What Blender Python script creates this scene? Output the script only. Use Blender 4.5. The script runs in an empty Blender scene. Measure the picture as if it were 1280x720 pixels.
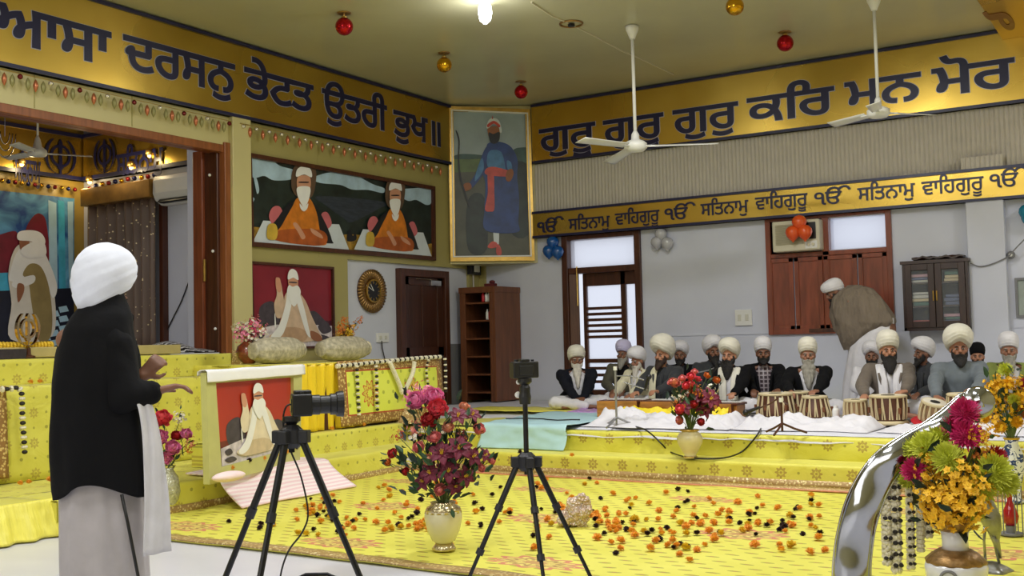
import bpy, bmesh, math, random
from mathutils import Vector, Matrix
from mathutils.geometry import tessellate_polygon, delaunay_2d_cdt
PI = math.pi
V = Vector
SC = bpy.context.scene
COL = SC.collection
RND = random.Random(7)

# ------------------------------------------------------------------ camera geometry
F = 1340.0; CX = 640.0; CY = 360.0; H = 1.34
_y = V((1480-CX, -(408-CY), -F)).normalized()
_x = -V((-1505-CX, -(478-CY), -F)).normalized()
_x = (_x - _y*_x.dot(_y)).normalized()
_z = _x.cross(_y)
def ray(x, y):
    c = V((x-CX, -(y-CY), -F)); return V((_x.dot(c), _y.dot(c), _z.dot(c)))
EYE = V((0, 0, H))
def onX(x, y, X): r = ray(x, y); return EYE + r*(X/r.x)
def onY(x, y, Y): r = ray(x, y); return EYE + r*(Y/r.y)
def onZ(x, y, Z): r = ray(x, y); return EYE + r*((Z-H)/r.z)
def onP(x, y, p, n): r = ray(x, y); return EYE + r*((p-EYE).dot(n)/r.dot(n))

XA = -9.5      # left wall plane
YB = 14.2      # far wall plane
ZC = 5.0       # ceiling
ZP = 0.43      # musicians' platform
ZT = 0.22      # low step

# ------------------------------------------------------------------ materials
def s2l(c):
    c = c/255.0
    return c/12.92 if c <= 0.04045 else ((c+0.055)/1.055)**2.4
def rgb(r, g, b): return (s2l(r), s2l(g), s2l(b), 1.0)

class E:
    """tiny expression wrapper over shader math nodes"""
    nt = None
    def __init__(s, sock): s.s = sock
    @staticmethod
    def m(op, *a):
        n = E.nt.nodes.new('ShaderNodeMath'); n.operation = op
        for i, v in enumerate(a):
            if isinstance(v, E): E.nt.links.new(v.s, n.inputs[i])
            else: n.inputs[i].default_value = v
        return E(n.outputs[0])
    def __add__(s, o): return E.m('ADD', s, o)
    __radd__ = __add__
    def __sub__(s, o): return E.m('SUBTRACT', s, o)
    def __rsub__(s, o): return E.m('SUBTRACT', o, s)
    def __mul__(s, o): return E.m('MULTIPLY', s, o)
    __rmul__ = __mul__
    def __truediv__(s, o): return E.m('DIVIDE', s, o)
    def lt(s, o): return E.m('LESS_THAN', s, o)
    def gt(s, o): return E.m('GREATER_THAN', s, o)
    def fr(s): return E.m('FRACT', s)
    def fl(s): return E.m('FLOOR', s)
    def ab(s): return E.m('ABSOLUTE', s)
def emin(a, b): return E.m('MINIMUM', a, b)
def emax(a, b): return E.m('MAXIMUM', a, b)
def ecos(a): return E.m('COSINE', a)
def esin(a): return E.m('SINE', a)
def esqrt(a): return E.m('SQRT', a)
def eatan2(a, b): return E.m('ARCTAN2', a, b)

def newmat(name):
    m = bpy.data.materials.new(name); m.use_nodes = True
    nt = m.node_tree; nt.nodes.clear()
    out = nt.nodes.new('ShaderNodeOutputMaterial')
    p = nt.nodes.new('ShaderNodeBsdfPrincipled')
    nt.links.new(p.outputs[0], out.inputs[0])
    E.nt = nt
    return m, nt, p
def coords(nt):
    t = nt.nodes.new('ShaderNodeTexCoord'); s = nt.nodes.new('ShaderNodeSeparateXYZ')
    nt.links.new(t.outputs['Object'], s.inputs[0])
    return E(s.outputs[0]), E(s.outputs[1]), E(s.outputs[2]), t.outputs['Object']
def noise(nt, vec, scale, detail=3, rough=0.5, dist=0.0, stretch=None):
    n = nt.nodes.new('ShaderNodeTexNoise'); n.inputs['Scale'].default_value = scale
    n.inputs['Detail'].default_value = detail; n.inputs['Roughness'].default_value = rough
    n.inputs['Distortion'].default_value = dist
    if stretch:
        mp = nt.nodes.new('ShaderNodeMapping'); mp.inputs['Scale'].default_value = stretch
        nt.links.new(vec, mp.inputs[0]); vec = mp.outputs[0]
    nt.links.new(vec, n.inputs['Vector'])
    return n
def mixc(nt, fac, a, b):
    n = nt.nodes.new('ShaderNodeMix'); n.data_type = 'RGBA'
    for v, i in ((fac, 0), (a, 6), (b, 7)):
        if isinstance(v, E): v = v.s
        if isinstance(v, (tuple, float, int)): n.inputs[i].default_value = v
        else: nt.links.new(v, n.inputs[i])
    return n.outputs[2]
def bump(nt, p, h, strength=0.3, dist=0.01):
    b = nt.nodes.new('ShaderNodeBump'); b.inputs['Strength'].default_value = strength
    b.inputs['Distance'].default_value = dist
    nt.links.new(h.s if isinstance(h, E) else h, b.inputs['Height'])
    nt.links.new(b.outputs[0], p.inputs['Normal'])

MATS = {}
def M(name, c, rough=0.6, metal=0.0, var=0.12, vs=6.0, bmp=0.0, bs=40.0, bd=0.01, stretch=None, sheen=0.0, spec=0.5, coat=0.0):
    if name in MATS: return MATS[name]
    m, nt, p = newmat(name)
    x, y, z, vec = coords(nt)
    base = rgb(*c)
    if var > 0:
        n = noise(nt, vec, vs, 4, stretch=stretch)
        dk = tuple(v*(1-var) for v in base[:3])+(1,); lt = tuple(min(1, v*(1+var)) for v in base[:3])+(1,)
        r = E(n.outputs[0])*2.4-0.7
        cl = emin(emax(r, 0.0), 1.0)
        nt.links.new(mixc(nt, cl, dk, lt), p.inputs['Base Color'])
    else: p.inputs['Base Color'].default_value = base
    p.inputs['Roughness'].default_value = rough; p.inputs['Metallic'].default_value = metal
    p.inputs['Specular IOR Level'].default_value = spec
    if sheen: p.inputs['Sheen Weight'].default_value = sheen
    if coat: p.inputs['Coat Weight'].default_value = coat
    if bmp > 0: bump(nt, p, noise(nt, vec, bs, 4, stretch=stretch).outputs[0], bmp, bd)
    MATS[name] = m
    return m
def emit(name, c, st):
    if name in MATS: return MATS[name]
    m, nt, p = newmat(name)
    p.inputs['Base Color'].default_value = rgb(*c); p.inputs['Emission Color'].default_value = rgb(*c)
    p.inputs['Emission Strength'].default_value = st
    MATS[name] = m; return m
def glass(name, c=(255, 255, 255), rough=0.0, alpha=1.0):
    m, nt, p = newmat(name)
    p.inputs['Base Color'].default_value = rgb(*c); p.inputs['Transmission Weight'].default_value = 1.0
    p.inputs['Roughness'].default_value = rough; p.inputs['IOR'].default_value = 1.25
    MATS[name] = m; return m

# ------------------------------------------------------------------ mesh building
class MB:
    def __init__(s): s.v = []; s.f = []; s.m = []
    def add(s, vs, fs, mi=0):
        o = len(s.v); s.v += [tuple(v) for v in vs]
        for f in fs: s.f.append(tuple(i+o for i in f)); s.m.append(mi)
        return s
    def box(s, a, b, mi=0):
        x0, y0, z0 = [min(a[i], b[i]) for i in range(3)]; x1, y1, z1 = [max(a[i], b[i]) for i in range(3)]
        vs = [(x0,y0,z0),(x1,y0,z0),(x1,y1,z0),(x0,y1,z0),(x0,y0,z1),(x1,y0,z1),(x1,y1,z1),(x0,y1,z1)]
        return s.add(vs, [(0,3,2,1),(4,5,6,7),(0,1,5,4),(1,2,6,5),(2,3,7,6),(3,0,4,7)], mi)
    def obox(s, c, u, v, w, mi=0):
        """oriented box: centre c, half vectors u v w"""
        c = V(c); u = V(u); v = V(v); w = V(w)
        if u.cross(v).dot(w) < 0: w = -w
        vs = [c+a*u+b*v+d*w for d in (-1, 1) for a, b in ((-1,-1),(1,-1),(1,1),(-1,1))]
        return s.add(vs, [(0,3,2,1),(4,5,6,7),(0,1,5,4),(1,2,6,5),(2,3,7,6),(3,0,4,7)], mi)
    def tube(s, pts, r, n=8, mi=0, cap=True):
        pts = [V(p) for p in pts]; rs = r if isinstance(r, (list, tuple)) else [r]*len(pts)
        rings = []
        t0 = (pts[1]-pts[0]).normalized()
        up = V((0,0,1)) if abs(t0.z) < .9 else V((1,0,0))
        a = t0.cross(up).normalized()
        for i, p in enumerate(pts):
            t = (pts[min(i+1, len(pts)-1)]-pts[max(i-1, 0)])
            t = t.normalized() if t.length > 1e-9 else t0
            a = (a - t*a.dot(t)); a = a.normalized() if a.length > 1e-6 else t.orthogonal().normalized()
            b = t.cross(a)
            rings.append([p+(a*math.cos(k*2*PI/n)+b*math.sin(k*2*PI/n))*rs[i] for k in range(n)])
        vs = [v for rg in rings for v in rg]; fs = []
        for i in range(len(pts)-1):
            for k in range(n):
                k2 = (k+1) % n
                fs.append((i*n+k, i*n+k2, (i+1)*n+k2, (i+1)*n+k))
        if cap:
            fs.append(tuple(range(n))[::-1]); fs.append(tuple((len(pts)-1)*n+k for k in range(n)))
        return s.add(vs, fs, mi)
    def lathe(s, prof, n=24, c=(0,0,0), mi=0, axis=None, ripple=None):
        c = V(c); vs = []; fs = []
        q = V((0,0,1)).rotation_difference(V(axis).normalized()) if axis else None
        for (r, z) in prof:
            for k in range(n):
                rr = r*(ripple(k/n*2*PI, z) if ripple else 1)
                p = V((rr*math.cos(k*2*PI/n), rr*math.sin(k*2*PI/n), z))
                if q: p = q @ p
                vs.append(c+p)
        for i in range(len(prof)-1):
            for k in range(n):
                k2 = (k+1) % n; fs.append((i*n+k, i*n+k2, (i+1)*n+k2, (i+1)*n+k))
        fs.append(tuple(range(n))[::-1]); fs.append(tuple((len(prof)-1)*n+k for k in range(n)))
        return s.add(vs, fs, mi)
    def ell(s, c, r, n=12, m=8, mi=0, rot=None):
        if not isinstance(r, (tuple, list)): r = (r, r, r)
        c = V(c); vs = [c+(rot@V((0,0,-r[2])) if rot else V((0,0,-r[2])))]
        for j in range(1, m):
            ph = -PI/2+PI*j/m
            for k in range(n):
                p = V((r[0]*math.cos(ph)*math.cos(k*2*PI/n), r[1]*math.cos(ph)*math.sin(k*2*PI/n), r[2]*math.sin(ph)))
                vs.append(c+(rot@p if rot else p))
        p = V((0,0,r[2])); vs.append(c+(rot@p if rot else p))
        fs = [(0, 1+(k+1) % n, 1+k) for k in range(n)]
        for j in range(m-2):
            for k in range(n):
                k2 = (k+1) % n; fs.append((1+j*n+k, 1+j*n+k2, 1+(j+1)*n+k2, 1+(j+1)*n+k))
        t = len(vs)-1; b = 1+(m-2)*n
        fs += [(b+k, b+(k+1) % n, t) for k in range(n)]
        return s.add(vs, fs, mi)
    def grid(s, nu, nv, fn, mi=0, wrap=False):
        vs = [fn(i/nu, j/nv) for j in range(nv+1) for i in range(nu+1)]
        fs = [(j*(nu+1)+i, j*(nu+1)+i+1, (j+1)*(nu+1)+i+1, (j+1)*(nu+1)+i) for j in range(nv) for i in range(nu)]
        return s.add(vs, fs, mi)
    def sheet(s, nu, nv, fn, th, mi=0):
        """grid with thickness th (th a vector or a function)"""
        o = [V(fn(i/nu, j/nv)) for j in range(nv+1) for i in range(nu+1)]
        w = nu+1; N = len(o); t = V(th)
        fs = []
        for j in range(nv):
            for i in range(nu):
                a = j*w+i; fs.append((a, a+1, a+1+w, a+w)); fs.append((N+a, N+a+w, N+a+1+w, N+a+1))
        for i in range(nu):
            a = i; fs.append((a+1, a, N+a, N+a+1)); a = nv*w+i; fs.append((a, a+1, N+a+1, N+a))
        for j in range(nv):
            a = j*w; fs.append((a, a+w, N+a+w, N+a)); a = j*w+nu; fs.append((a+w, a, N+a, N+a+w))
        return s.add(o+[p-t for p in o], fs, mi)
    def poly(s, pts, n, th=0.0, mi=0, holes=None):
        """flat polygon (list of 3D pts, normal n), thickness th along -n"""
        loops = [[V(p) for p in pts]]+[[V(p) for p in h] for h in (holes or [])]
        n = V(n).normalized(); flat = [p for l in loops for p in l]
        tris = tessellate_polygon(loops)
        fr = []
        for t in tris:
            a, b, c = [flat[i] for i in t]
            fr.append(tuple(t) if (b-a).cross(c-a).dot(n) > 0 else tuple(t)[::-1])
        s.add(flat, fr, mi)
        if th > 0:
            s.add([p-n*th for p in flat], [t[::-1] for t in fr], mi)
            for l in loops:
                k = len(l); s.add(l+[p-n*th for p in l], [(i, (i+1) % k, k+(i+1) % k, k+i) for i in range(k)], mi)
        return s
    def build(s, name, mats, parent=None, smooth=False, bevel=0.0, seg=2, loc=None, sub=0):
        me = bpy.data.meshes.new(name); me.from_pydata(s.v, [], s.f)
        if not isinstance(mats, (list, tuple)): mats = [mats]
        for m in mats: me.materials.append(m)
        if len(mats) > 1:
            for i, p in enumerate(me.polygons): p.material_index = min(s.m[i], len(mats)-1)
        me.update()
        if smooth: me.polygons.foreach_set('use_smooth', [True]*len(me.polygons))
        o = bpy.data.objects.new(name, me); COL.objects.link(o)
        if loc is not None: o.location = loc
        if parent is not None: o.parent = parent
        if bevel > 0:
            b = o.modifiers.new('b', 'BEVEL'); b.width = bevel; b.segments = seg; b.limit_method = 'ANGLE'; b.angle_limit = 0.6
        if sub:
            b = o.modifiers.new('s', 'SUBSURF'); b.levels = sub; b.render_levels = sub
        return o

def thing(name, label, cat, loc=(0,0,0), rz=0.0, group=None, scale=None):
    o = bpy.data.objects.new(name, None); COL.objects.link(o); o.empty_display_size = .1
    o.location = loc; o.rotation_euler = (0, 0, rz)
    if scale: o.scale = (scale,)*3
    o['label'] = label; o['category'] = cat
    if group: o['group'] = group
    return o
def tag(o, label, cat, group=None, kind=None):
    o['label'] = label; o['category'] = cat
    if group: o['group'] = group
    if kind: o['kind'] = kind
    return o
def struct(o, label=None):
    o['kind'] = 'structure'
    if label: o['label'] = label
    return o
def part(o, label): o['label'] = label; return o
def kids(o): return [c for c in bpy.data.objects if c.parent == o]
def dup(root, ch, loc=None, rz=None, label=None, group=None, scale=None):
    """copy a thing and its already known parts ch = [(part, [subparts])]"""
    r = root.copy(); COL.objects.link(r)
    if loc is not None: r.location = loc
    if rz is not None: r.rotation_euler = (0, 0, rz) if not isinstance(rz, (tuple, list)) else rz
    if scale: r.scale = (scale,)*3
    if label: r['label'] = label
    if group: r['group'] = group
    for c, sub in ch:
        d = c.copy(); COL.objects.link(d); d.parent = r
        for g in sub:
            e = g.copy(); COL.objects.link(e); e.parent = d
    return r
def cr(pts, n=5, closed=True):
    """catmull-rom through points"""
    pts = [V(p) for p in pts]; N = len(pts); out = []
    rng = range(N) if closed else range(N-1)
    for i in rng:
        if closed: a, b, c, d = pts[(i-1) % N], pts[i], pts[(i+1) % N], pts[(i+2) % N]
        else: a, b, c, d = pts[max(i-1, 0)], pts[i], pts[i+1], pts[min(i+2, N-1)]
        for k in range(n):
            t = k/n
            out.append(0.5*((2*b)+(c-a)*t+(2*a-5*b+4*c-d)*t*t+(3*b-a-3*c+d)*t**3))
    if not closed: out.append(pts[-1])
    return out

# flat artwork: layers of (pixel outline, material index, smooth) on a plane
def artwork(name, layers, mats, p, n, parent, off=0.0, step=0.0012):
    mb = MB()
    for i, (pts, mi, sm) in enumerate(layers):
        q = [onP(x, y, V(p), V(n)) for x, y in pts]
        if sm: q = cr(q, 5)
        d = V(n)*(off+step*i)
        mb.poly([a+d for a in q], n, 0, mi)
    return mb.build(name, mats, parent)

# ------------------------------------------------------------------ lettering from the built-in font
_gcache = {}
def glyph_loops(txt):
    if txt in _gcache: return _gcache[txt]
    c = bpy.data.curves.new('lettering_source', 'FONT'); c.body = txt; c.size = 1.0
    o = bpy.data.objects.new('lettering_source', c); COL.objects.link(o)
    bpy.context.view_layer.update()
    with bpy.context.temp_override(active_object=o, object=o, selected_objects=[o], selected_editable_objects=[o]):
        bpy.context.view_layer.objects.active = o; o.select_set(True)
        bpy.ops.object.convert(target='CURVE')
    o = bpy.context.view_layer.objects.active
    loops = []
    for sp in o.data.splines:
        pts = []
        if sp.type == 'BEZIER':
            bp = sp.bezier_points; N = len(bp)
            for i in range(N):
                a, b = bp[i], bp[(i+1) % N]
                straight = ((a.handle_right-a.co).cross(b.co-a.co).length < 1e-5 and (b.handle_left-b.co).cross(b.co-a.co).length < 1e-5)
                k = 1 if straight else 5
                for j in range(k):
                    t = j/k; u = 1-t
                    pts.append(u**3*a.co+3*u*u*t*a.handle_right+3*u*t*t*b.handle_left+t**3*b.co)
        else: pts = [V(q.co[:3]) for q in sp.points]
        cl = []
        for q in pts:
            if not cl or (q-cl[-1]).length > 1e-4: cl.append(q)
        if len(cl) > 2 and (cl[0]-cl[-1]).length < 1e-4: cl.pop()
        if len(cl) > 2: loops.append([(q.x, q.y) for q in cl])
    cu = o.data; bpy.data.objects.remove(o)
    if cu.users == 0: bpy.data.curves.remove(cu)
    _gcache[txt] = loops
    return loops
def area2(l): return sum(l[i][0]*l[(i+1) % len(l)][1]-l[(i+1) % len(l)][0]*l[i][1] for i in range(len(l)))*.5
def inside(p, l):
    c = False; x, y = p
    for i in range(len(l)):
        x1, y1 = l[i]; x2, y2 = l[i-1]
        if (y1 > y) != (y2 > y) and x < (x2-x1)*(y-y1)/(y2-y1)+x1: c = not c
    return c
def offl(l, d):
    """offset a closed loop outward (ccw) by d"""
    out = []; N = len(l)
    for i in range(N):
        a, b, c = V(l[i-1]), V(l[i]), V(l[(i+1) % N])
        e1 = (b-a); e2 = (c-b)
        if e1.length < 1e-6 or e2.length < 1e-6: out.append(l[i]); continue
        e1.normalize(); e2.normalize()
        n1 = V((e1.y, -e1.x)); n2 = V((e2.y, -e2.x)); m = n1+n2
        if m.length < .3: m = n1
        m.normalize(); k = min(1.8, 1/max(.35, m.dot(n1)))
        out.append((b.x+m.x*d*k, b.y+m.y*d*k))
    return out
def lettering(mb, txt, org, u, v, n, width=None, height=None, bold=0.02, depth=0.006, lift=0.0, mi=0, hline=0.69):
    """org = left end of the head line; width in metres of the inked extent; height in m per em"""
    loops = glyph_loops(txt)
    tot = sum(area2(l) for l in loops)
    sg = 1 if max(loops, key=lambda l: abs(area2(l))) and area2(max(loops, key=lambda l: abs(area2(l)))) > 0 else -1
    xs = [p[0] for l in loops for p in l]; x0, x1 = min(xs), max(xs)
    sx = width/(x1-x0) if width else height; sy = height
    T = lambda p: V(org)+u*((p[0]-x0)*sx)+v*((p[1]-hline)*sy)+n*(lift+depth)
    u = V(u); v = V(v); n = V(n)
    L2 = []
    for l in loops:
        l = l if sg > 0 else l[::-1]
        o = offl(l, bold)
        if area2(l) < 0 and area2(o) > -0.0004: continue
        L2.append(o)
    pts = []; eds = []
    for l in L2:
        b = len(pts); pts += [V(p) for p in l]; eds += [(b+k, b+(k+1) % len(l)) for k in range(len(l))]
    vs, es, fs, _, _, _ = delaunay_2d_cdt(pts, eds, [], 0, 1e-6)
    def wind(p):
        w = 0; x, y = p
        for l in L2:
            x1, y1 = l[-1]
            for x2, y2 in l:
                if (y1 <= y) != (y2 <= y):
                    t = (y-y1)/(y2-y1)
                    if x < x1+t*(x2-x1): w += 1 if y2 > y1 else -1
                x1, y1 = x2, y2
        return w
    keep = [f for f in fs if wind(sum((vs[k] for k in f), V((0, 0)))/3) != 0]
    cnt = {}
    for f in keep:
        for k in range(3):
            e = (f[k], f[(k+1) % 3]); cnt[e] = 1
    P = [T(p) for p in vs]; N = len(P)
    flip = u.cross(v).dot(n) < 0
    fr = [tuple(f)[::-1] if flip else tuple(f) for f in keep]
    side = [(b, a, a+N, b+N) if not flip else (a, b, b+N, a+N) for (a, b) in cnt if (b, a) not in cnt]
    mb.add(P+[p-n*depth for p in P], fr+[tuple(k+N for k in f[::-1]) for f in fr]+side, mi)
# ================================================================== the room
m_ceil = M('ceiling_panel', (186, 183, 152), rough=.25, var=.06, vs=.8, bmp=.06, bs=1.2, bd=.02)
m_clad = M('olive_cladding', (168, 158, 98), rough=.38, var=.05, vs=1.0)
m_clad2 = M('pale_cladding', (202, 192, 138), rough=.38, var=.05, vs=1.0)
m_white = M('wall_paint', (206, 209, 222), rough=.7, var=.04, vs=1.5, bmp=.05, bs=30)
m_grey = M('grey_dado', (120, 120, 122), rough=.6, var=.05)
m_navy = M('navy_trim', (28, 30, 70), rough=.35, var=.1)
m_silver = M('letter_edge', (190, 195, 225), rough=.4, metal=.3, var=0)
m_letter = M('navy_letter', (20, 22, 66), rough=.35, var=0)
m_wood = M('dark_wood', (74, 38, 22), rough=.35, var=.35, vs=3, stretch=(8, 8, .8))
m_wood2 = M('red_brown_wood', (122, 62, 36), rough=.38, var=.3, vs=3, stretch=(8, 8, .8))
m_wood3 = M('orange_brown_wood', (140, 82, 44), rough=.38, var=.25, vs=3, stretch=(8, 8, .8))
m_shutter = M('shutter_paint', (128, 62, 40), rough=.28, var=.3, vs=3, stretch=(5, 5, .8), coat=.3)
m_corr = M('corrugated_sheet', (200, 194, 184), rough=.5, var=.04)
m_black = M('black_plastic', (16, 16, 18), rough=.4, var=0)
m_wplast = M('white_plastic', (226, 226, 222), rough=.35, var=.02)
m_chrome = M('chrome', (200, 200, 205), rough=.18, metal=1, var=0)
m_gilt = M('gilt_frame', (196, 160, 84), rough=.3, metal=.8, var=.15, vs=12)

def gold_mat():
    m, nt, p = newmat('gold_sheet')
    x, y, z, vec = coords(nt)
    n = noise(nt, vec, .9, 3); nt.links.new(mixc(nt, E(n.outputs[0]), rgb(178, 142, 48), rgb(220, 190, 96)), p.inputs['Base Color'])
    p.inputs['Metallic'].default_value = .92
    r = E(noise(nt, vec, .7, 2).outputs[0])*.25+.16
    nt.links.new(r.s, p.inputs['Roughness'])
    bump(nt, p, noise(nt, vec, 1.1, 2).outputs[0], .35, .03)
    return m
m_gold = gold_mat()

def floor_mat():
    m, nt, p = newmat('pale_marble_floor')
    x, y, z, vec = coords(nt)
    n = noise(nt, vec, 1.2, 5, dist=1.0)
    nt.links.new(mixc(nt, E(n.outputs[0]), rgb(196, 196, 206), rgb(222, 222, 230)), p.inputs['Base Color'])
    p.inputs['Roughness'].default_value = .3
    bump(nt, p, noise(nt, vec, 3, 3).outputs[0], .1, .01)
    return m
struct(MB().box((-13.2, -4.2, -.15), (4.2, 15.6, 0)).build('floor', floor_mat()))
struct(MB().box((XA, -4.2, ZC), (4.2, YB+.3, ZC+.15)).build('ceiling', m_ceil))

# ceiling joints and the patched wiring line
XW = XA-.62
Yp0 = 3.0                     # portal opening start (left of the frame)
Yp1 = onX(281, 400, XA).y     # portal opening end
Zp = 3.68; Zs = 1.30
mb = MB()
mb.box((XW, -4.2, 0), (XA, Yp0, ZC)); mb.box((XA-.12, Yp0, Zp), (XA, Yp1, ZC)); mb.box((XW, Yp1, 0), (XA, YB+.3, ZC))
mb.box((XW, Yp0, 0), (XA, Yp1, Zs))
struct(mb.build('wall_left', m_white))

def bz(x, y): return onY(x, y, YB)
dx0 = bz(703, 295).x; dx1 = bz(801, 290).x; dzt = bz(703, 295).z
wx0 = bz(957, 275).x; wx1 = bz(1114, 267).x; wzt = bz(957, 275).z; wzb = bz(1036, 417).z
tx0 = bz(1036, 300).x; tx1 = bz(1112, 300).x; tzb = bz(1075, 310).z; tzt = bz(1075, 270).z
mb = MB()
mb.box((XA-.1, YB, 0), (dx0, YB+.25, ZC)); mb.box((dx0, YB, dzt), (dx1, YB+.25, ZC))
mb.box((dx1, YB, 0), (tx0, YB+.25, ZC)); mb.box((tx0, YB, tzt), (tx1, YB+.25, ZC)); mb.box((tx0, YB, 0), (tx1, YB+.25, tzb))
mb.box((tx1, YB, 0), (4.2, YB+.25, ZC))
struct(mb.build('wall_back', m_white))
struct(MB().box((4.0, -4.2, 0), (4.2, YB+.25, ZC)).build('wall_right', m_clad2))
struct(MB().box((XW, -4.35, 0), (4.2, -4.2, ZC)).build('wall_front', m_clad2))

# painted dado line on the far wall and grey dado at the corner
struct(MB().box((dx1+.02, YB-.012, 1.37), (4, YB, 1.395)).build('trim_1', m_white))
# pillar on far wall
px0 = bz(1211, 300).x; px1 = bz(1258, 300).x
struct(MB().box((px0, YB-.14, 0), (px1, YB, 3.0)).build('trim_2', m_white, bevel=.01))

# cladding on left wall: high band zone + column behind the red portrait + pilaster by the portal
def az(x, y): return onX(x, y, XA)
yc0 = az(305, 250).y; yc1 = az(432, 400).y
mb = MB()
mb.box((XA, yc0, 2.5), (XA+.05, YB, 4.15)); mb.box((XA, yc0, Zs-.9), (XA+.05, yc1, 2.5)); 
mb.box((XA, az(583, 345).y, 0), (XA+.05, YB, 2.5)); mb.box((XA+.05, YB-.05, 0), (bz(608, 345).x, YB, 2.62))
for yy in (yc0+1.25, yc0+2.5, yc0+3.7): mb.box((XA+.05, yy, 2.5), (XA+.053, yy+.012, 4.1))
struct(mb.build('trim_3', m_clad))
struct(MB().box((XA, Yp1+.03, .4), (XA+.13, yc0, 4.12)).build('trim_4', m_clad2, bevel=.008))
mb = MB()
mb.box((XA, -4, Zp+.05), (XA+.06, Yp1+.03, 4.12))
struct(mb.build('trim_5', m_clad2))
# cornice of the cladding panels, thin vertical joints
mb = MB()
for yy in (5.2, 6.35, 7.5): mb.box((XA+.06, yy, Zp+.06), (XA+.064, yy+.012, 4.1))
struct(mb.build('trim_6', m_clad))
# wooden jamb and head of the portal
mb = MB(); mb.box((XA-.02, Yp1-.06, .9), (XA+.09, Yp1+.03, Zp+.08)); mb.box((XA-.02, -4, Zp-.04), (XA+.07, Yp1+.03, Zp+.05))
struct(mb.build('trim_7', m_wood3, bevel=.008))
xin = onY(257, 400, Yp1-.10).x; xin2 = onY(242, 400, Yp1-.14).x
struct(MB().box((xin, Yp1-.10, Zs-.2), (XA-.0, Yp1-.0, Zp)).build('trim_8', m_wood, bevel=.01))
mb = MB(); mb.box((xin2, Yp1-.14, Zs-.2), (xin, Yp1-.02, Zp)); mb.box((XA-.13, Yp0, Zp-.04), (XA-.02, Yp1-.1, Zp+.02))
struct(mb.build('trim_9', m_wood2, bevel=.01))
# hook-ups on jamb: small white studs
for i, (x, y) in enumerate(((263, 219), (267, 314), (270, 411))):
    q = onY(x, y, Yp1-.10)
    tag(MB().ell((0, 0, 0), .018).build('stud_light', m_wplast, loc=q-V((0, .012, 0)), smooth=True), ('topmost', 'middle', 'lowest')[i]+' of three small white studs on the dark wooden portal jamb', 'light', 'white studs on the portal jamb')
tag(MB().box((-.012, -.03, -.13), (.012, 0, .13)).build('door_pull', m_gilt, loc=onY(257, 338, Yp1-.12), bevel=.006), 'slim brass pull handle on the wooden portal jamb', 'handle')

# ------------------------------------------------ big gold bands
def band(name, a, b, nrm, z0, z1, th=.07, edge=.038):
    """gold fascia between ground points a, b; nrm points into the room"""
    a = V((a[0], a[1], 0)); b = V((b[0], b[1], 0)); n = V(nrm); u = (b-a).normalized(); L = (b-a).length; c = (a+b)/2
    t = thing(name, '', '', (c.x, c.y, z0))
    g = MB().obox(n*(th/2)+V((0, 0, (z1-z0)/2)), u*(L/2), n*(th/2), V((0, 0, (z1-z0)/2))).build('gold_panel', m_gold, t)
    e = MB()
    e.obox(n*(th/2+.012)+V((0, 0, edge/2)), u*(L/2), n*(th/2+.012), V((0, 0, edge/2)))
    e.obox(n*(th/2+.012)+V((0, 0, z1-z0-edge/2)), u*(L/2), n*(th/2+.012), V((0, 0, edge/2)))
    e.build('navy_border', m_navy, t)
    return t
def words(t, ws, plane_n, plane_p, u, em, lift=.0, bold=.024, edge=.010):
    """ws: (text, px start, px end, py of headline at start)"""
    n = V(plane_n); inv = V(t.location)
    for w, xa, ya, xb, yb in ws:
        p0 = onP(xa, ya, V(plane_p), n); p1 = onP(xb, yb, V(plane_p), n)
        wid = abs((p1-p0).dot(V(u)))
        p0 = p0-inv; mb = MB()
        bd_ = bold
        lettering(mb, w, p0, u, (0, 0, 1), n, wid, em, bd_, .008, .004, 0)
        if edge > 0: lettering(mb, w, p0, u, (0, 0, 1), n, wid, em, bd_+edge, .003, .0, 1)
        mb.build('inscribed_word', [m_letter, m_silver], t)

zb0, zb1 = 4.07, 4.985
t = band('gold_band', (XA+.05, -4), (XA+.05, az(557, 130).y+.02), (1, 0, 0), zb0, zb1)
tag(t, 'wide gold inscribed band with navy letters along the top of the left wall', 'sign')
pA = (XA+.12, 0, 0)
W1 = "ਆਸਾ ਦਰਸਨੁ ਭੇਟਤ ਉਤਰੀ ਭੁਖ ॥".split()
words(t, [(W1[0], -8, -3, 137, 34), (W1[1], 155, 40, 292, 78), (W1[2], 306, 81, 390, 104), (W1[3], 403, 108, 482, 131), (W1[4], 492, 135, 533, 145), (W1[5], 540, 149, 549, 151)], (1, 0, 0), pA, (0, 1, 0), .55)
pB = (0, YB-.12, 0)
t = band('gold_band', (onY(665, 140, YB-.1).x, YB-.05), (4, YB-.05), (0, -1, 0), zb0, zb1)
tag(t, 'wide gold inscribed band with navy letters along the top of the far wall', 'sign')
gu = "ਗੁਰੂ"
words(t, [(gu, 675, 160, 743, 150), (gu, 755, 149, 828, 138), ("ਗੁਰੁ", 842, 136, 921, 124), ("ਕਿਰ", 935, 121, 1041, 106), ("ਮਨ", 1057, 101, 1149, 88), ("ਮੋਰ", 1166, 84, 1266, 70)], (0, -1, 0), pB, (1, 0, 0), .53)
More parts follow.
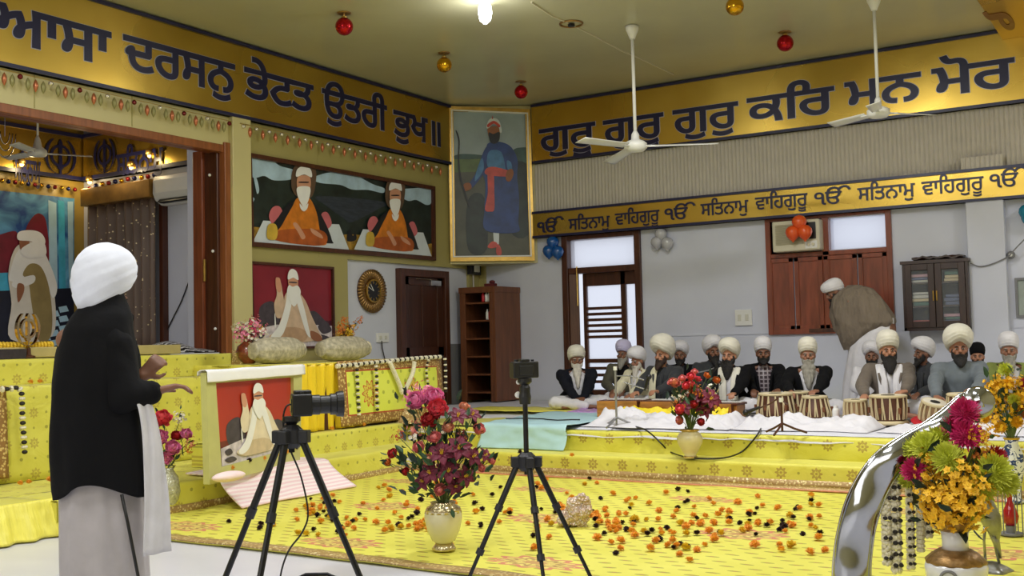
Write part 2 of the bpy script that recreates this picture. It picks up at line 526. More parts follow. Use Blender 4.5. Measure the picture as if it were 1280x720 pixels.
# narrow band
zn0, zn1 = onY(668, 298, YB-.12).z, onY(668, 265, YB-.12).z
t = band('narrow_gold_band', (onY(667, 280, YB-.12).x, YB-.04), (4, YB-.04), (0, -1, 0), zn0, zn1, .1, .035)
tag(t, 'narrow gold band of small repeated inscription above the door and window', 'sign')
pN = (0, YB-.145, 0)
E1, S1, Wg = "ੴ", "ਸਿਤਨਾਮੁ", "ਵਾਿਹਗੁਰੂ"
words(t, [(E1, 672, 277, 704, 272), (S1, 711, 273, 762, 267), (Wg, 769, 266, 824, 260), (E1, 831, 260, 869, 255), (S1, 876, 254, 935, 248), (Wg, 944, 246, 1009, 240),
          (E1, 1018, 240, 1063, 235), (S1, 1072, 234, 1143, 227), (Wg, 1152, 226, 1229, 218), (E1, 1237, 217, 1284, 212)], (0, -1, 0), pN, (1, 0, 0), .26, bold=.012, edge=.0)
# gold clad ceiling beam at the upper right
q0 = onZ(1253, 50, 4.86); q1 = onZ(1232, -4, 4.86)
t = thing('gold_clad_beam', 'gold sheet clad ceiling beam cutting the upper right corner of the view', 'beam', (q0.x, q0.y, 4.86))
MB().box((0, -8.5, 0), (1.7, 0, .135)).build('gold_panel', m_gold, t, bevel=.006)
m_reflet = M('reflected_letter', (120, 70, 26), rough=.35, var=0)
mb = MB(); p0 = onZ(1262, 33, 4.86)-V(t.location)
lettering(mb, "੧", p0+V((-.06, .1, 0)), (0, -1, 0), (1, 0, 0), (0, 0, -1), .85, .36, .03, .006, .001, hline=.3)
mb.build('lettering', m_reflet, t)  # reflection of a wall letter in the gold sheet, modelled as a brown glyph

# ------------------------------------------------ corrugated panel between the bands
xc0 = onY(668, 230, YB-.05).x
def corr(x0, x1, y, z0, z1, pitch=.055, amp=.012):
    n = int((x1-x0)/pitch*6); mb = MB()
    return mb.sheet(n, 1, lambda u, v: (x0+(x1-x0)*u, y-amp*math.sin(u*(x1-x0)/pitch*2*PI), z0+(z1-z0)*v), (0, -.02, 0))
t = struct(corr(xc0, 4, YB-.03, zn1-.02, zb0+.02).build('trim_10', m_corr, smooth=False))
struct(corr(px0-.03, px1+.02, YB-.15, zn1-.02, onY(1230, 200, YB-.15).z+.05).build('trim_11', m_corr))

# ------------------------------------------------ chamfered corner panel
pa = V((XA+.05, az(557, 200).y, 0)); pb = V((onY(669, 200, YB-.02).x, YB-.02, 0))
uc = (pb-pa).normalized(); nc = V((uc.y, -uc.x, 0)); wc = (pb-pa).length; zc0 = onP(615, 327, pa, nc).z
mb = MB(); q = [pa, pb, V((XA+.02, YB-.02, 0))]
mb.poly([a+V((0, 0, ZC-.01)) for a in q], (0, 0, 1), ZC-.01-zc0+.03)
struct(mb.build('trim_12', m_clad2))
# the opening in the far wall
def frame_mb(x0, x1, z0, z1, w, y0, y1, mb=None):
    mb = mb or MB()
    mb.box((x0, y0, z0), (x0+w, y1, z1)); mb.box((x1-w, y0, z0), (x1, y1, z1)); mb.box((x0+w, y0, z1-w), (x1-w, y1, z1)); mb.box((x0+w, y0, z0), (x1-w, y1, z0+w))
    return mb
m_pane = M('milky_pane', (250, 250, 255), rough=.25, var=0)
def milky():
    m, nt, p = newmat('frosted_pane')
    d = nt.nodes.new('ShaderNodeBsdfTranslucent'); d.inputs[0].default_value = (.95, .96, 1, 1)
    t_ = nt.nodes.new('ShaderNodeBsdfTransparent'); mx = nt.nodes.new('ShaderNodeMixShader'); mx.inputs[0].default_value = .55
    nt.links.new(d.outputs[0], mx.inputs[1]); nt.links.new(t_.outputs[0], mx.inputs[2])
    nt.links.new(mx.outputs[0], nt.nodes['Material Output'].inputs[0])
    return m
m_frost = milky()
dfr = thing('door_1', '', '', (dx0, YB, 0)); dfr['kind'] = 'structure'; del dfr['label']; del dfr['category']
L = lambda x, y: onY(x, y, YB)-V((dx0, 0, 0))
zt0 = bz(750, 333).z
w = dx1-dx0
mb = frame_mb(0, w, .43, dzt+.02, .10, -.05, .2)
mb.box((.1, -.03, zt0-.09), (w-.1, .15, zt0)); mb.build('door_frame', m_wood, dfr, loc=(0, YB*0, 0), bevel=.008)
MB().box((.1, .07, zt0), (w-.1, .085, dzt-.08)).build('transom_pane', m_frost, dfr)
sx0 = bz(728, 380).x-dx0; sx1 = bz(777, 380).x-dx0
sc = MB()
sc.box((sx0-.04, .1, .43), (sx0+.02, .16, zt0-.09)); sc.box((sx1-.06, .1, .43), (sx1+.02, .16, zt0-.09)); sc.box((sx0, .1, zt0-.28), (w-.1, .16, zt0-.09)); sc.box((sx0, .1, .43), (sx1, .16, .6)); sc.box((sx0, .1, 1.0), (sx1, .16, 1.06))
sc.build('screen_frame', m_wood, dfr, bevel=.005)
sl = MB()
for k in range(6):
    zz = bz(750, 385+k*7.2).z; sl.box((sx0, .09, zz-.022), (sx1, .13, zz+.022))
for k in range(3):
    zz = .72+k*.1; sl.box((sx0, .09, zz-.022), (sx1, .13, zz+.022))
sl.build('slats', m_wood, dfr)
MB().box((sx0, .135, .5), (sx1, .145, zt0-.2)).build('screen_pane', m_frost, dfr)
MB().box((sx1, .135, .43), (w-.1, .145, zt0-.2)).build('side_pane', m_frost, dfr)
lf = MB(); q0 = V((.10, .0, 0)); q1 = V((.13, -.0, 0))
lf.obox((.17, .02, (.43+zt0-.09)/2), (.07, .02, 0), (-.005, .02, 0), (0, 0, (zt0-.09-.43)/2))
o = lf.build('open_leaf', M('leaf_wood', (96, 62, 44), rough=.4, var=.3, vs=3, stretch=(8, 8, .8)), dfr, bevel=.006)
MB().tube([(.245, -.02, L(727, 382).z), (.245, -.02, L(727, 333).z)], .012).build('brass_bolt', m_gilt, dfr)

# shuttered window with transom
wf = thing('window_1', '', '', (wx0, YB, 0)); wf['kind'] = 'structure'; del wf['label']; del wf['category']
w = wx1-wx0
mb = frame_mb(0, w, wzb, wzt+.03, .07, -.05, .12)
mx_ = bz(1032, 300).x-wx0
mb.box((mx_-.04, -.04, wzb), (mx_+.05, .1, wzt)); mb.box((.05, -.04, bz(1000, 316).z-.06), (w-.05, .1, bz(1000, 316).z))
mb.build('window_frame', m_shutter, wf, bevel=.006)
MB().box((mx_+.05, .06, tzb-.02), (w-.06, .075, wzt)).build('pane', m_frost, wf)
zsh = bz(1000, 316).z-.06
xs = [bz(x, 360).x-wx0 for x in (961, 994, 1031, 1074, 1112)]
for k in range(4):
    a, b = xs[k]+.008, xs[k+1]-.008
    mb = MB(); fw = .06
    mb.box((a, -.045, wzb+.06), (a+fw, -.005, zsh-.005)); mb.box((b-fw, -.045, wzb+.06), (b, -.005, zsh-.005)); mb.box((a, -.045, wzb+.06), (b, -.005, wzb+.06+fw)); mb.box((a, -.045, zsh-fw), (b, -.005, zsh-.005)); mb.box((a+.03, -.025, wzb+.08), (b-.03, -.008, zsh-.03))
    mb.build('shutter', m_shutter, wf, bevel=.004)
MB().box((mx_-.25, -.06, wzb+.02), (mx_+.1, -.03, wzb+.07)).build('bolt', m_wood, wf, bevel=.004)
# solid backing behind the AC half
MB().box((.06, .0, zsh), (mx_-.04, .06, wzt)).build('blind_panel', m_shutter, wf)

# closed dark door on the left wall
ya0 = az(494, 345).y; ya1 = az(555, 345).y; zd = az(494, 338).z+.03
dd = thing('door_2', '', '', (XA, ya0, 0)); dd['kind'] = 'structure'; del dd['label']; del dd['category']
w = ya1-ya0
mb = MB(); fw = .11
mb.box((0, 0, .43), (.1, fw, zd)); mb.box((0, w-fw, .43), (.1, w, zd)); mb.box((0, fw, zd-fw), (.1, w-fw, zd)); mb.build('door_frame', m_wood, dd, bevel=.008)
mb = MB()
a, b = fw, w-fw
mb.box((.01, a, .43), (.05, a+.14, zd-fw)); mb.box((.01, b-.14, .43), (.05, b, zd-fw)); mb.box((.01, a, zd-fw-.12), (.05, b, zd-fw)); mb.box((.01, a, 1.15), (.05, b, 1.3)); mb.box((.01, a+.1, .43), (.03, b-.1, zd-fw-.1)); mb.box((.02, (a+b)/2-.02, .5), (.045, (a+b)/2+.02, zd-.2))
mb.build('door_leaf', M('door_leaf_wood', (66, 36, 24), rough=.3, var=.3, vs=3, stretch=(8, 8, .8)), dd, bevel=.006)
MB().box((.05, b-.35, zd-fw-.12), (.10, b-.1, zd-fw-.04)).tube([(.08, b-.3, zd-fw-.03), (.1, a+.25, zd-fw-.03)], .008).build('door_closer', m_chrome, dd, bevel=.004)

# grey dado patch low on left wall near the wardrobe
struct(MB().box((XA, az(556, 440).y, 0), (XA+.012, az(583, 430).y, az(565, 430).z)).build('trim_13', m_grey))
# ================================================================== alcove behind the portal
XB = -12.5; YS = onX(105, 300, XB).y; ZA = 4.35
struct(MB().box((XB-.2, 2.2, 0), (XB, YS+.2, ZA)).build('wall_alcove_rear', M('alcove_gold_wall', (176, 146, 62), rough=.4, var=.08)))
struct(MB().box((XB, YS, 0), (XW, YS+.2, ZA)).build('wall_alcove_side', m_white))
struct(MB().box((XB, 2.0, 0), (XW, 2.2, ZA)).build('wall_alcove_near', m_white))
m_gdark = M('dark_gold_ceiling', (120, 84, 34), rough=.2, metal=.8, var=.35, vs=3, bmp=.2, bs=3, bd=.03)
struct(MB().box((XB, 2.2, ZA), (XW, YS+.2, ZA+.1)).build('ceiling_alcove', m_gdark))
struct(MB().box((XB, 2.2, Zs-.25), (XW, YS, Zs-.02)).build('floor_alcove', m_white))
# alcove gold bands
zi0 = onX(100, 226, XB+.1).z; zi1 = zi0+.62
def iband(a, b, n):
    t = band('alcove_gold_band', a, b, n, zi0, zi1, .08, .05); return t
t = iband((XB+.02, 2.3), (XB+.02, YS-.02), (1, 0, 0)); tag(t, 'dark gold inscribed band on the rear wall inside the alcove', 'sign')
words(t, [("ਸਿਤਨਾਮੁ", 18, 196, 50, 196)], (1, 0, 0), (XB+.115, 0, 0), (0, 1, 0), .42, bold=.02, edge=0)
t = iband((XB+.13, YS-.02), (XW-.12, YS-.02), (0, -1, 0)); tag(t, 'gold inscribed band with emblem above the alcove curtain', 'sign')
words(t, [("ਸਿਤਨਾਮੁ", 146, 192, 204, 184)], (0, -1, 0), (0, YS-.115, 0), (1, 0, 0), .42, bold=.02, edge=0)

def khanda(mb, c, u, v, n, s, th, mi=0):
    """double-edged blade inside a ring flanked by two curved blades; s = half height"""
    c, u, v, n = V(c), V(u), V(v), V(n)
    P = lambda x, y, k=0: c+u*(x*s)+v*(y*s)+n*k
    mb.poly([P(*q) for q in ((0, 1.0), (.10, .82), (.07, .3), (.09, -.25), (.16, -.34), (.05, -.40), (.05, -.62), (-.05, -.62), (-.05, -.40), (-.16, -.34), (-.09, -.25), (-.07, .3), (-.10, .82))], n, th, mi)
    N = 28; R, r = .52, .40
    mb.poly([P(R*math.cos(2*PI*i/N), .22+R*math.sin(2*PI*i/N), .001) for i in range(N)], n, th, mi, [[P(r*math.cos(-2*PI*i/N), .22+r*math.sin(-2*PI*i/N), .001) for i in range(N)]])
    for sg in (1, -1):
        out = []; inn = []
        for i in range(15):
            a = math.radians(62-150*i/14); w = .13*math.sin(PI*min(1, (i+1)/12))+.02
            out.append((sg*(.78*math.cos(a)+.02), .22+.86*math.sin(a))); inn.append((sg*((.78-w)*math.cos(a)+.02), .22+(.86-w)*math.sin(a)))
        out.append((sg*-.10, -.78)); 
        mb.poly([P(x, y, .002) for x, y in out+inn[::-1]], n, th, mi)
mb = MB(); pc = onY(78, 203, YS-.09)
qk = onX(76, 201, XB+.12)
khanda(mb, qk, (0, 1, 0), (0, 0, 1), (1, 0, 0), .29, .01)
tag(mb.build('wall_emblem', m_letter), 'navy emblem of crossed curved blades on the alcove rear gold band', 'emblem')
mb = MB(); qk = onY(130, 199, YS-.12); khanda(mb, qk+V((.0, 0, 0)), (1, 0, 0), (0, 0, 1), (0, -1, 0), .27, .01)
tag(mb.build('wall_emblem', m_letter), 'navy emblem of crossed curved blades at the start of the gold band above the curtain', 'emblem')

# cove of warm lamps tucked above the band corner
m_warm = emit('warm_lamp', (255, 205, 120), 7)
m_cool = emit('cool_lamp', (255, 250, 235), 14)
for i, (x, y, lab) in enumerate(((112, 227, 'warm spot lamp at the corner of the alcove gold bands'), (187, 194, 'warm spot lamp high on the alcove band near the air conditioner'), (27, 205, 'warm spot lamp on the alcove rear band left of the emblem'), (164, 209, 'warm lamp on the lower edge of the alcove band above the curtain'))):
    if x < 105: q = onX(x, y, XB+.13)
    else: q = onY(x, y, YS-.13)
    t = thing('spot_lamp', lab, 'lamp', q)
    MB().lathe([(.03, 0), (.05, .02), (.05, .06), (.02, .08)], 12, axis=(0, 0, 1)).build('housing', m_gilt, t, smooth=True)
    MB().ell((0, 0, -.005), .028).build('bulb', m_warm, t, smooth=True)
    l = bpy.data.lights.new('spot_glow', 'POINT'); l.energy = 4; l.color = (1, .78, .42); l.shadow_soft_size = .04
    lo = bpy.data.objects.new('spot_glow', l); COL.objects.link(lo); lo.location = q+(V((.16, 0, -.06)) if x < 105 else V((0, -.16, -.06)))
# row of coloured baubles under alcove band
t = thing('bauble_garland', 'string of dark red and blue baubles under the gold band above the curtain', 'garland', onY(110, 238, YS-.1))
bm_ = [M('red_bauble', (120, 18, 24), rough=.15, metal=.5, var=0), M('blue_bauble', (24, 30, 80), rough=.15, metal=.5, var=0), M('gold_bauble', (200, 150, 40), rough=.2, metal=.9, var=0)]
pts = []
for k, (x, y) in enumerate(((112, 236), (120, 232), (128, 230), (136, 229), (144, 227), (152, 226), (160, 224), (168, 223), (177, 222), (185, 221), (193, 219))):
    q = onY(x, y, YS-.1)-t.location; pts.append(q+V((0, 0, .03)))
    MB().ell((0, 0, 0), .032).build('bauble', bm_[k % 3], t, smooth=True, loc=q)
MB().tube(pts, .004, 5).build('string', m_gilt, t)
t = thing('bauble_garland', 'string of red and gold baubles along the alcove rear wall above the mural', 'garland', onX(60, 232, XB+.12))
pts = []
for k in range(13):
    x = -6+k*8.3; y = 219+k*1.0; q = onX(x, y+6, XB+.12)-t.location; pts.append(q+V((0, 0, .03)))
    MB().ell((0, 0, 0), .028).build('bauble', bm_[(k*2) % 3], t, smooth=True, loc=q)
MB().tube(pts, .004, 5).build('string', m_gilt, t)
# silvery loops hanging top left
t = thing('tinsel_garland', 'silvery looped tinsel hanging at the upper left of the alcove', 'garland', onX(6, 165, -11.6))
for k, (w_, d_) in enumerate(((.14, .30), (.10, .22), (.06, .14))):
    (MB().tube([(0, 0, -.05), (0, 0, ZA-t.location.z)], .004, 5).build('hanging_string', m_chrome, t) if k == 0 else None); MB().tube([(0, w_*math.cos(a), -d_*math.sin(a)) for a in [PI*i/12 for i in range(13)]], .008, 6).build('loop', m_chrome, t, smooth=True)

# mural on the rear wall: blue palace terrace with a standing white robed figure
mb = MB(); n = V((1, 0, 0))
fy0 = 5.4; fy1 = onX(96, 300, XB).y; fz0 = 1.45; fz1 = onX(60, 246, XB).z
t = thing('alcove_mural', 'large blue mural of a terrace and a white robed figure on the alcove rear wall', 'painting', (XB, (fy0+fy1)/2, fz0))
loc = V(t.location)
fr = MB(); 
for a, b in (((0, fy0, fz0), (.06, fy0+.07, fz1)), ((0, fy1-.07, fz0), (.06, fy1, fz1)), ((0, fy0, fz1-.07), (.06, fy1, fz1)), ((0, fy0, fz0), (.06, fy1, fz0+.07))):
    fr.box(V(a)-loc, V(b)-loc)
fr.build('frame', m_wood2, t, bevel=.006)
def skym(name, c1, c2, sc=2.5, d=1.0):
    m, nt, p = newmat(name); x, y, z, vec = coords(nt)
    nn = noise(nt, vec, sc, 5, dist=d); cl = emin(emax(E(nn.outputs[0])*3-1.0, 0.0), 1.0)
    nt.links.new(mixc(nt, cl, rgb(*c1), rgb(*c2)), p.inputs['Base Color']); p.inputs['Roughness'].default_value = .45
    return m
a_blue = skym('print_sky_blue', (20, 70, 140), (110, 180, 220)); a_red = M('print_maroon', (120, 24, 44), rough=.45, var=.2); a_navy = M('print_dark', (24, 28, 46), rough=.45, var=.3)
a_cyan = M('print_cyan', (70, 170, 205), rough=.45, var=.2); a_pal = M('print_pale_blue', (170, 205, 225), rough=.45, var=.1); a_cream = M('print_cream', (218, 212, 200), rough=.5, var=.08)
a_wht = M('print_white', (236, 236, 234), rough=.5, var=.04); a_olive = M('print_olive', (150, 132, 84), rough=.5, var=.15); a_skin = M('print_skin', (150, 96, 66), rough=.5, var=.08)
lay = [([(-60, 232), (93, 248), (92, 438), (-60, 438)], 0, False),
 ([(-60, 300), (-10, 262), (22, 290), (40, 330), (30, 345), (-60, 345)], 2, False),
 ([(-60, 268), (-12, 246), (8, 252), (24, 280), (42, 300), (10, 300), (-60, 310)], 0, True),
 ([(-60, 320), (10, 290), (24, 296), (34, 318), (28, 342), (-60, 346)], 1, True),
 ([(31, 292), (40, 272), (50, 267), (58, 280), (60, 330), (34, 330)], 1, True),
 ([(-60, 344), (70, 338), (72, 372), (-60, 380)], 3, False),
 ([(60, 250), (70, 254), (72, 380), (62, 380)], 4, False), ([(72, 250), (80, 252), (82, 378), (74, 378)], 3, False), ([(84, 252), (91, 252), (91, 370), (86, 372)], 4, False),
 ([(-60, 366), (92, 360), (92, 395), (-60, 400)], 2, False), ([(-60, 395), (92, 388), (92, 438), (-60, 438)], 2, False)]
lay += [([(50+k*11, 384+(k % 2)*6+r*12), (60+k*11, 382+(k % 2)*6+r*12), (63+k*11, 389+(k % 2)*6+r*12), (52+k*11, 391+(k % 2)*6+r*12)], 4, False) for k in range(3) for r in range(4)]
lay += [([(14, 318), (24, 305), (44, 304), (58, 330), (66, 360), (64, 420), (12, 424), (13, 380), (9, 345)], 5, True),
 ([(10, 345), (22, 312), (46, 306), (60, 328), (70, 358), (64, 372), (50, 340), (38, 356), (14, 352)], 6, True),
 ([(27, 343), (36, 330), (50, 334), (60, 360), (64, 400), (60, 424), (46, 424), (38, 380), (34, 352)], 8, True),
 ([(15, 352), (40, 344), (40, 354), (18, 360)], 6, True), ([(20, 356), (28, 356), (28, 366), (21, 378)], 9, True),
 ([(23, 300), (32, 298), (36, 308), (30, 314), (24, 312)], 9, True), ([(26, 310), (50, 300), (56, 318), (40, 322), (28, 320)], 6, True),
 ([(21, 300), (22, 290), (38, 288), (50, 292), (55, 302), (50, 310), (38, 302)], 7, True)]
a = artwork('print', lay, [a_blue, a_red, a_navy, a_cyan, a_pal, a_cream, a_wht, a_wht, a_olive, a_skin], (XB+.03, 0, 0), (1, 0, 0), None, 0, .001)
for v in a.data.vertices: v.co -= loc
a.parent = t
# keep print inside the frame opening
# curtain, valance, window side
def curtain_mat():
    m, nt, p = newmat('sequin_curtain'); x, y, z, vec = coords(nt)
    v = nt.nodes.new('ShaderNodeTexVoronoi'); v.inputs['Scale'].default_value = 16; nt.links.new(vec, v.inputs['Vector'])
    dot = E(v.outputs['Distance']).lt(.16)
    st = (esin(x*38.0)).gt(.72)
    c = mixc(nt, st*.5, rgb(112, 92, 80), rgb(170, 140, 80)); c = mixc(nt, dot, c, rgb(235, 215, 170))
    nt.links.new(c, p.inputs['Base Color']); nt.links.new((dot*.7).s, p.inputs['Metallic']); p.inputs['Roughness'].default_value = .45
    return m
cxa = onY(112, 300, YS-.15).x; cxb = onY(195, 300, YS-.15).x; czt = onY(150, 248, YS-.15).z
t = thing('alcove_curtain', 'brown pleated curtain with gold sequin stripes in the alcove', 'curtain', ((cxa+cxb)/2, YS-.15, Zs))
hw = (cxb-cxa)/2
MB().sheet(110, 10, lambda u, v: ((-hw+2*hw*u)*(1-.0*v), -.05*math.sin(u*15*PI)*(1-.25*v)-.02*math.sin(u*7+v*2), .03+(czt-Zs-.03)*v), (0, -.008, 0)).build('drape', curtain_mat(), t, smooth=True)
MB().box((-hw-.03, -.12, czt-Zs-.06), (hw+.03, .05, czt-Zs+.17)).build('pelmet', M('pelmet_gold', (140, 104, 44), rough=.35, metal=.5, var=.3), t, bevel=.01)
xj = onY(199, 300, YS-.03)
tag(MB().box((cxb-.02, YS-.09, Zs), (onY(204, 300, YS-.08).x, YS, czt-.02)).build('curtain_side_post', m_wood, bevel=.008), 'dark wooden window post beside the sequined curtain', 'post')
# air conditioner
qa = onY(192, 217, YS-.22); qb = onY(245, 247, YS-.22)
t = thing('split_air_conditioner', 'white wall mounted split air conditioner above the alcove side wall', 'air conditioner', (qa.x, YS, qb.z-.02))
wA = min(1.0, XW-qa.x-.02); hA = .36
prof = [(0, 0), (-.10, 0), (-.20, .06), (-.235, .14), (-.23, .30), (-.20, hA), (0, hA)]
mb = MB()
mb.poly([(0, y, z) for y, z in prof], (-1, 0, 0), wA); mb.build('body', m_wplast, t, bevel=.02, seg=3)
MB().box((.08, -.2, .015), (wA-.08, -.13, .055)).obox((wA/2, -.205, .05), (wA/2-.08, 0, 0), (0, .03, .03), (0, .002, -.002)).build('louvre', m_black, t)
# cable down the wall
mb = MB(); c = cr([onY(x, y, YS-.02) for x, y in ((242, 337), (236, 352), (226, 378), (214, 402), (204, 424))], 5, False); mb.tube(c, .008, 6)
tag(mb.build('power_cable', m_black, smooth=True), 'black cable hanging down the white alcove side wall', 'cable')
# fan inside the alcove is built with the fans
# striped bundle on the alcove edge
def striped():
    m, nt, p = newmat('zebra_cloth'); x, y, z, vec = coords(nt)
    w = nt.nodes.new('ShaderNodeTexWave'); w.inputs['Scale'].default_value = 9; w.inputs['Distortion'].default_value = 9; nt.links.new(vec, w.inputs['Vector'])
    nt.links.new(mixc(nt, E(w.outputs[1]).gt(.55), rgb(24, 24, 28), rgb(190, 190, 195)), p.inputs['Base Color']); return m
# ================================================================== framed pictures
f_or = M('print_orange', (206, 120, 28), rough=.45, var=.25, vs=8); f_ord = M('print_orange_shade', (170, 84, 30), rough=.45, var=.25, vs=8)
f_wht = M('print_white', (236, 236, 234)); f_skn = M('print_skin', (150, 96, 66)); f_skl = M('print_pale_skin', (206, 150, 120), rough=.45, var=.08)
f_blk = M('print_black', (20, 22, 30), rough=.4, var=.1); f_cld = M('print_cloud', (170, 196, 214), rough=.4, var=.2, vs=5); f_grn = M('print_dark_green', (30, 42, 38), rough=.4, var=.5, vs=6)
f_lake = M('print_lake', (46, 54, 66), rough=.4, var=.35, vs=6, stretch=(1, 1, 6)); f_yel = M('print_yellow_leaf', (150, 116, 40), rough=.4, var=.6, vs=14)
f_pnk = M('print_pink', (196, 104, 110), rough=.45, var=.1); f_brn = M('print_halo', (96, 74, 58), rough=.4, var=.15); f_mat = M('print_mat', (206, 214, 220), rough=.45, var=.06)
f_pot = M('print_pot', (200, 166, 60), rough=.4, var=.2)

def frame_of(name, corners, p, n, mat, wpx, depth, parent, out=0.0):
    """picture moulding around four pixel corners TL TR BR BL on a plane"""
    p = V(p); n = V(n); q = [onP(x, y, p, n) for x, y in corners]
    c = sum(q, V())/4; ins = []
    for a in q:
        d = (c-a); ins.append(a+V((d.x*0, d.y*0, 0))+(c-a).normalized()*wpx*1.35)
    # rectify the inner loop to constant width
    u = (q[1]-q[0]).normalized(); w = V((0, 0, 1))
    ins = [q[0]+u*wpx-w*wpx, q[1]-u*wpx-w*wpx, q[2]-u*wpx+w*wpx, q[3]+u*wpx+w*wpx]
    mb = MB(); mb.poly([a+n*depth for a in q], n, depth, 0, [[a+n*depth for a in ins[::-1]]])
    return mb, q
def localise(o, t):
    l = V(t.location)
    for v in o.data.vertices: v.co -= l
    o.parent = t; return o

# wide landscape with two seated men in orange robes
Z = lambda pts: [(290+x/4, 170+y/4) for x, y in pts]
cor = [(307, 191), (541, 233.5), (542, 326), (310, 308)]
pp = V((XA+.055, 0, 0)); n = V((1, 0, 0))
cc = onP(425, 262, pp, n)
t = thing('wide_painting', 'wide dark wooden framed painting of two seated men in orange robes by a lake', 'painting', cc)
mb, q = frame_of('frame', cor, pp, n, m_wood, .055, .05, t)
fr = mb.build('frame', m_wood, None); localise(fr, t)
def seated(cx, cy, s, w=1.0):
    """seated robed man, cx,cy = chin px in crop units, s = scale, w = width factor"""
    T = lambda pts: Z([(cx+x*s*w, cy+y*s) for x, y in pts])
    L = [(T([(-40, -160), (60, -150), (66, -60), (40, 10), (-30, 5), (-62, -60)]), 11, True),
     (T([(-210, 130), (190, 150), (245, 290), (-268, 250)]), 12, False),
     (T([(-160, 60), (-120, 60), (-100, 130), (-150, 160), (-180, 110)]), 10, True), (T([(100, 90), (130, 90), (150, 150), (110, 180), (90, 130)]), 10, True),
     (T([(-60, 30), (40, 20), (110, 130), (150, 230), (130, 250), (-170, 210), (-130, 110)]), 5, True),
     (T([(-30, 10), (30, 10), (70, 90), (90, 200), (110, 260), (-140, 230), (-110, 150), (-60, 60)]), 0, True),
     (T([(-120, 180), (90, 180), (125, 240), (60, 262), (-150, 232)]), 1, True),
     (T([(-40, 140), (-15, 170), (10, 215), (-8, 228), (-30, 190), (-55, 150)]), 3, True), (T([(38, 170), (90, 200), (100, 225), (50, 200)]), 3, True),
     (T([(-30, -100), (32, -100), (30, -30), (-28, -30)]), 3, True),
     (T([(-32, -45), (32, -45), (28, 15), (4, 62), (-14, 40), (-32, 0)]), 2, True), (T([(-24, -74), (24, -74), (22, -68), (-22, -68)]), 4, True),
     (T([(-40, -100), (-34, -140), (0, -156), (34, -142), (42, -98), (2, -112)]), 2, True),
     (T([(-22, 40), (0, 62), (22, 40), (18, 66), (0, 82), (-18, 66)]), 2, True),
     (T([(-185, 150), (-150, 150), (-138, 190), (-150, 230), (-190, 226), (-196, 190)]), 13, True)]
    return L
lay = [([(309, 195), (540, 236), (540, 324), (312, 305)], 7, False),
 (Z([(80, 100), (180, 112), (240, 150), (320, 175), (300, 215), (210, 222), (160, 200), (110, 210), (78, 180)]), 6, True),
 (Z([(400, 210), (500, 180), (600, 190), (700, 240), (760, 262), (752, 285), (680, 270), (600, 268), (540, 245), (440, 235)]), 6, True),
 (Z([(840, 270), (900, 262), (990, 262), (995, 330), (970, 345), (920, 320), (880, 325), (840, 300)]), 6, True),
 (Z([(430, 300), (760, 330), (720, 370), (600, 430), (560, 415), (470, 350)]), 8, True),
 (Z([(80, 460), (170, 470), (120, 540), (84, 540)]), 9, True), (Z([(520, 500), (660, 500), (650, 565), (540, 560)]), 9, True), (Z([(940, 560), (1000, 540), (1000, 605), (950, 600)]), 9, True),
 (Z([(105, 205), (120, 215), (132, 270), (122, 290), (112, 250)]), 6, True), (Z([(84, 320), (100, 308), (108, 318), (92, 350), (88, 380)]), 6, True)]
lay += [(Z([(575, 480), (590, 470), (600, 500), (612, 480), (616, 520), (572, 525)]), 4, True)]
lay += seated(350, 300, .95) + seated(803, 358, .84, .9)
localise(artwork('print', lay, [f_or, f_ord, f_wht, f_skl, f_blk, f_blk, f_cld, f_grn, f_lake, f_yel, f_pnk, f_brn, f_mat, f_pot], pp, n, None, .004), t)

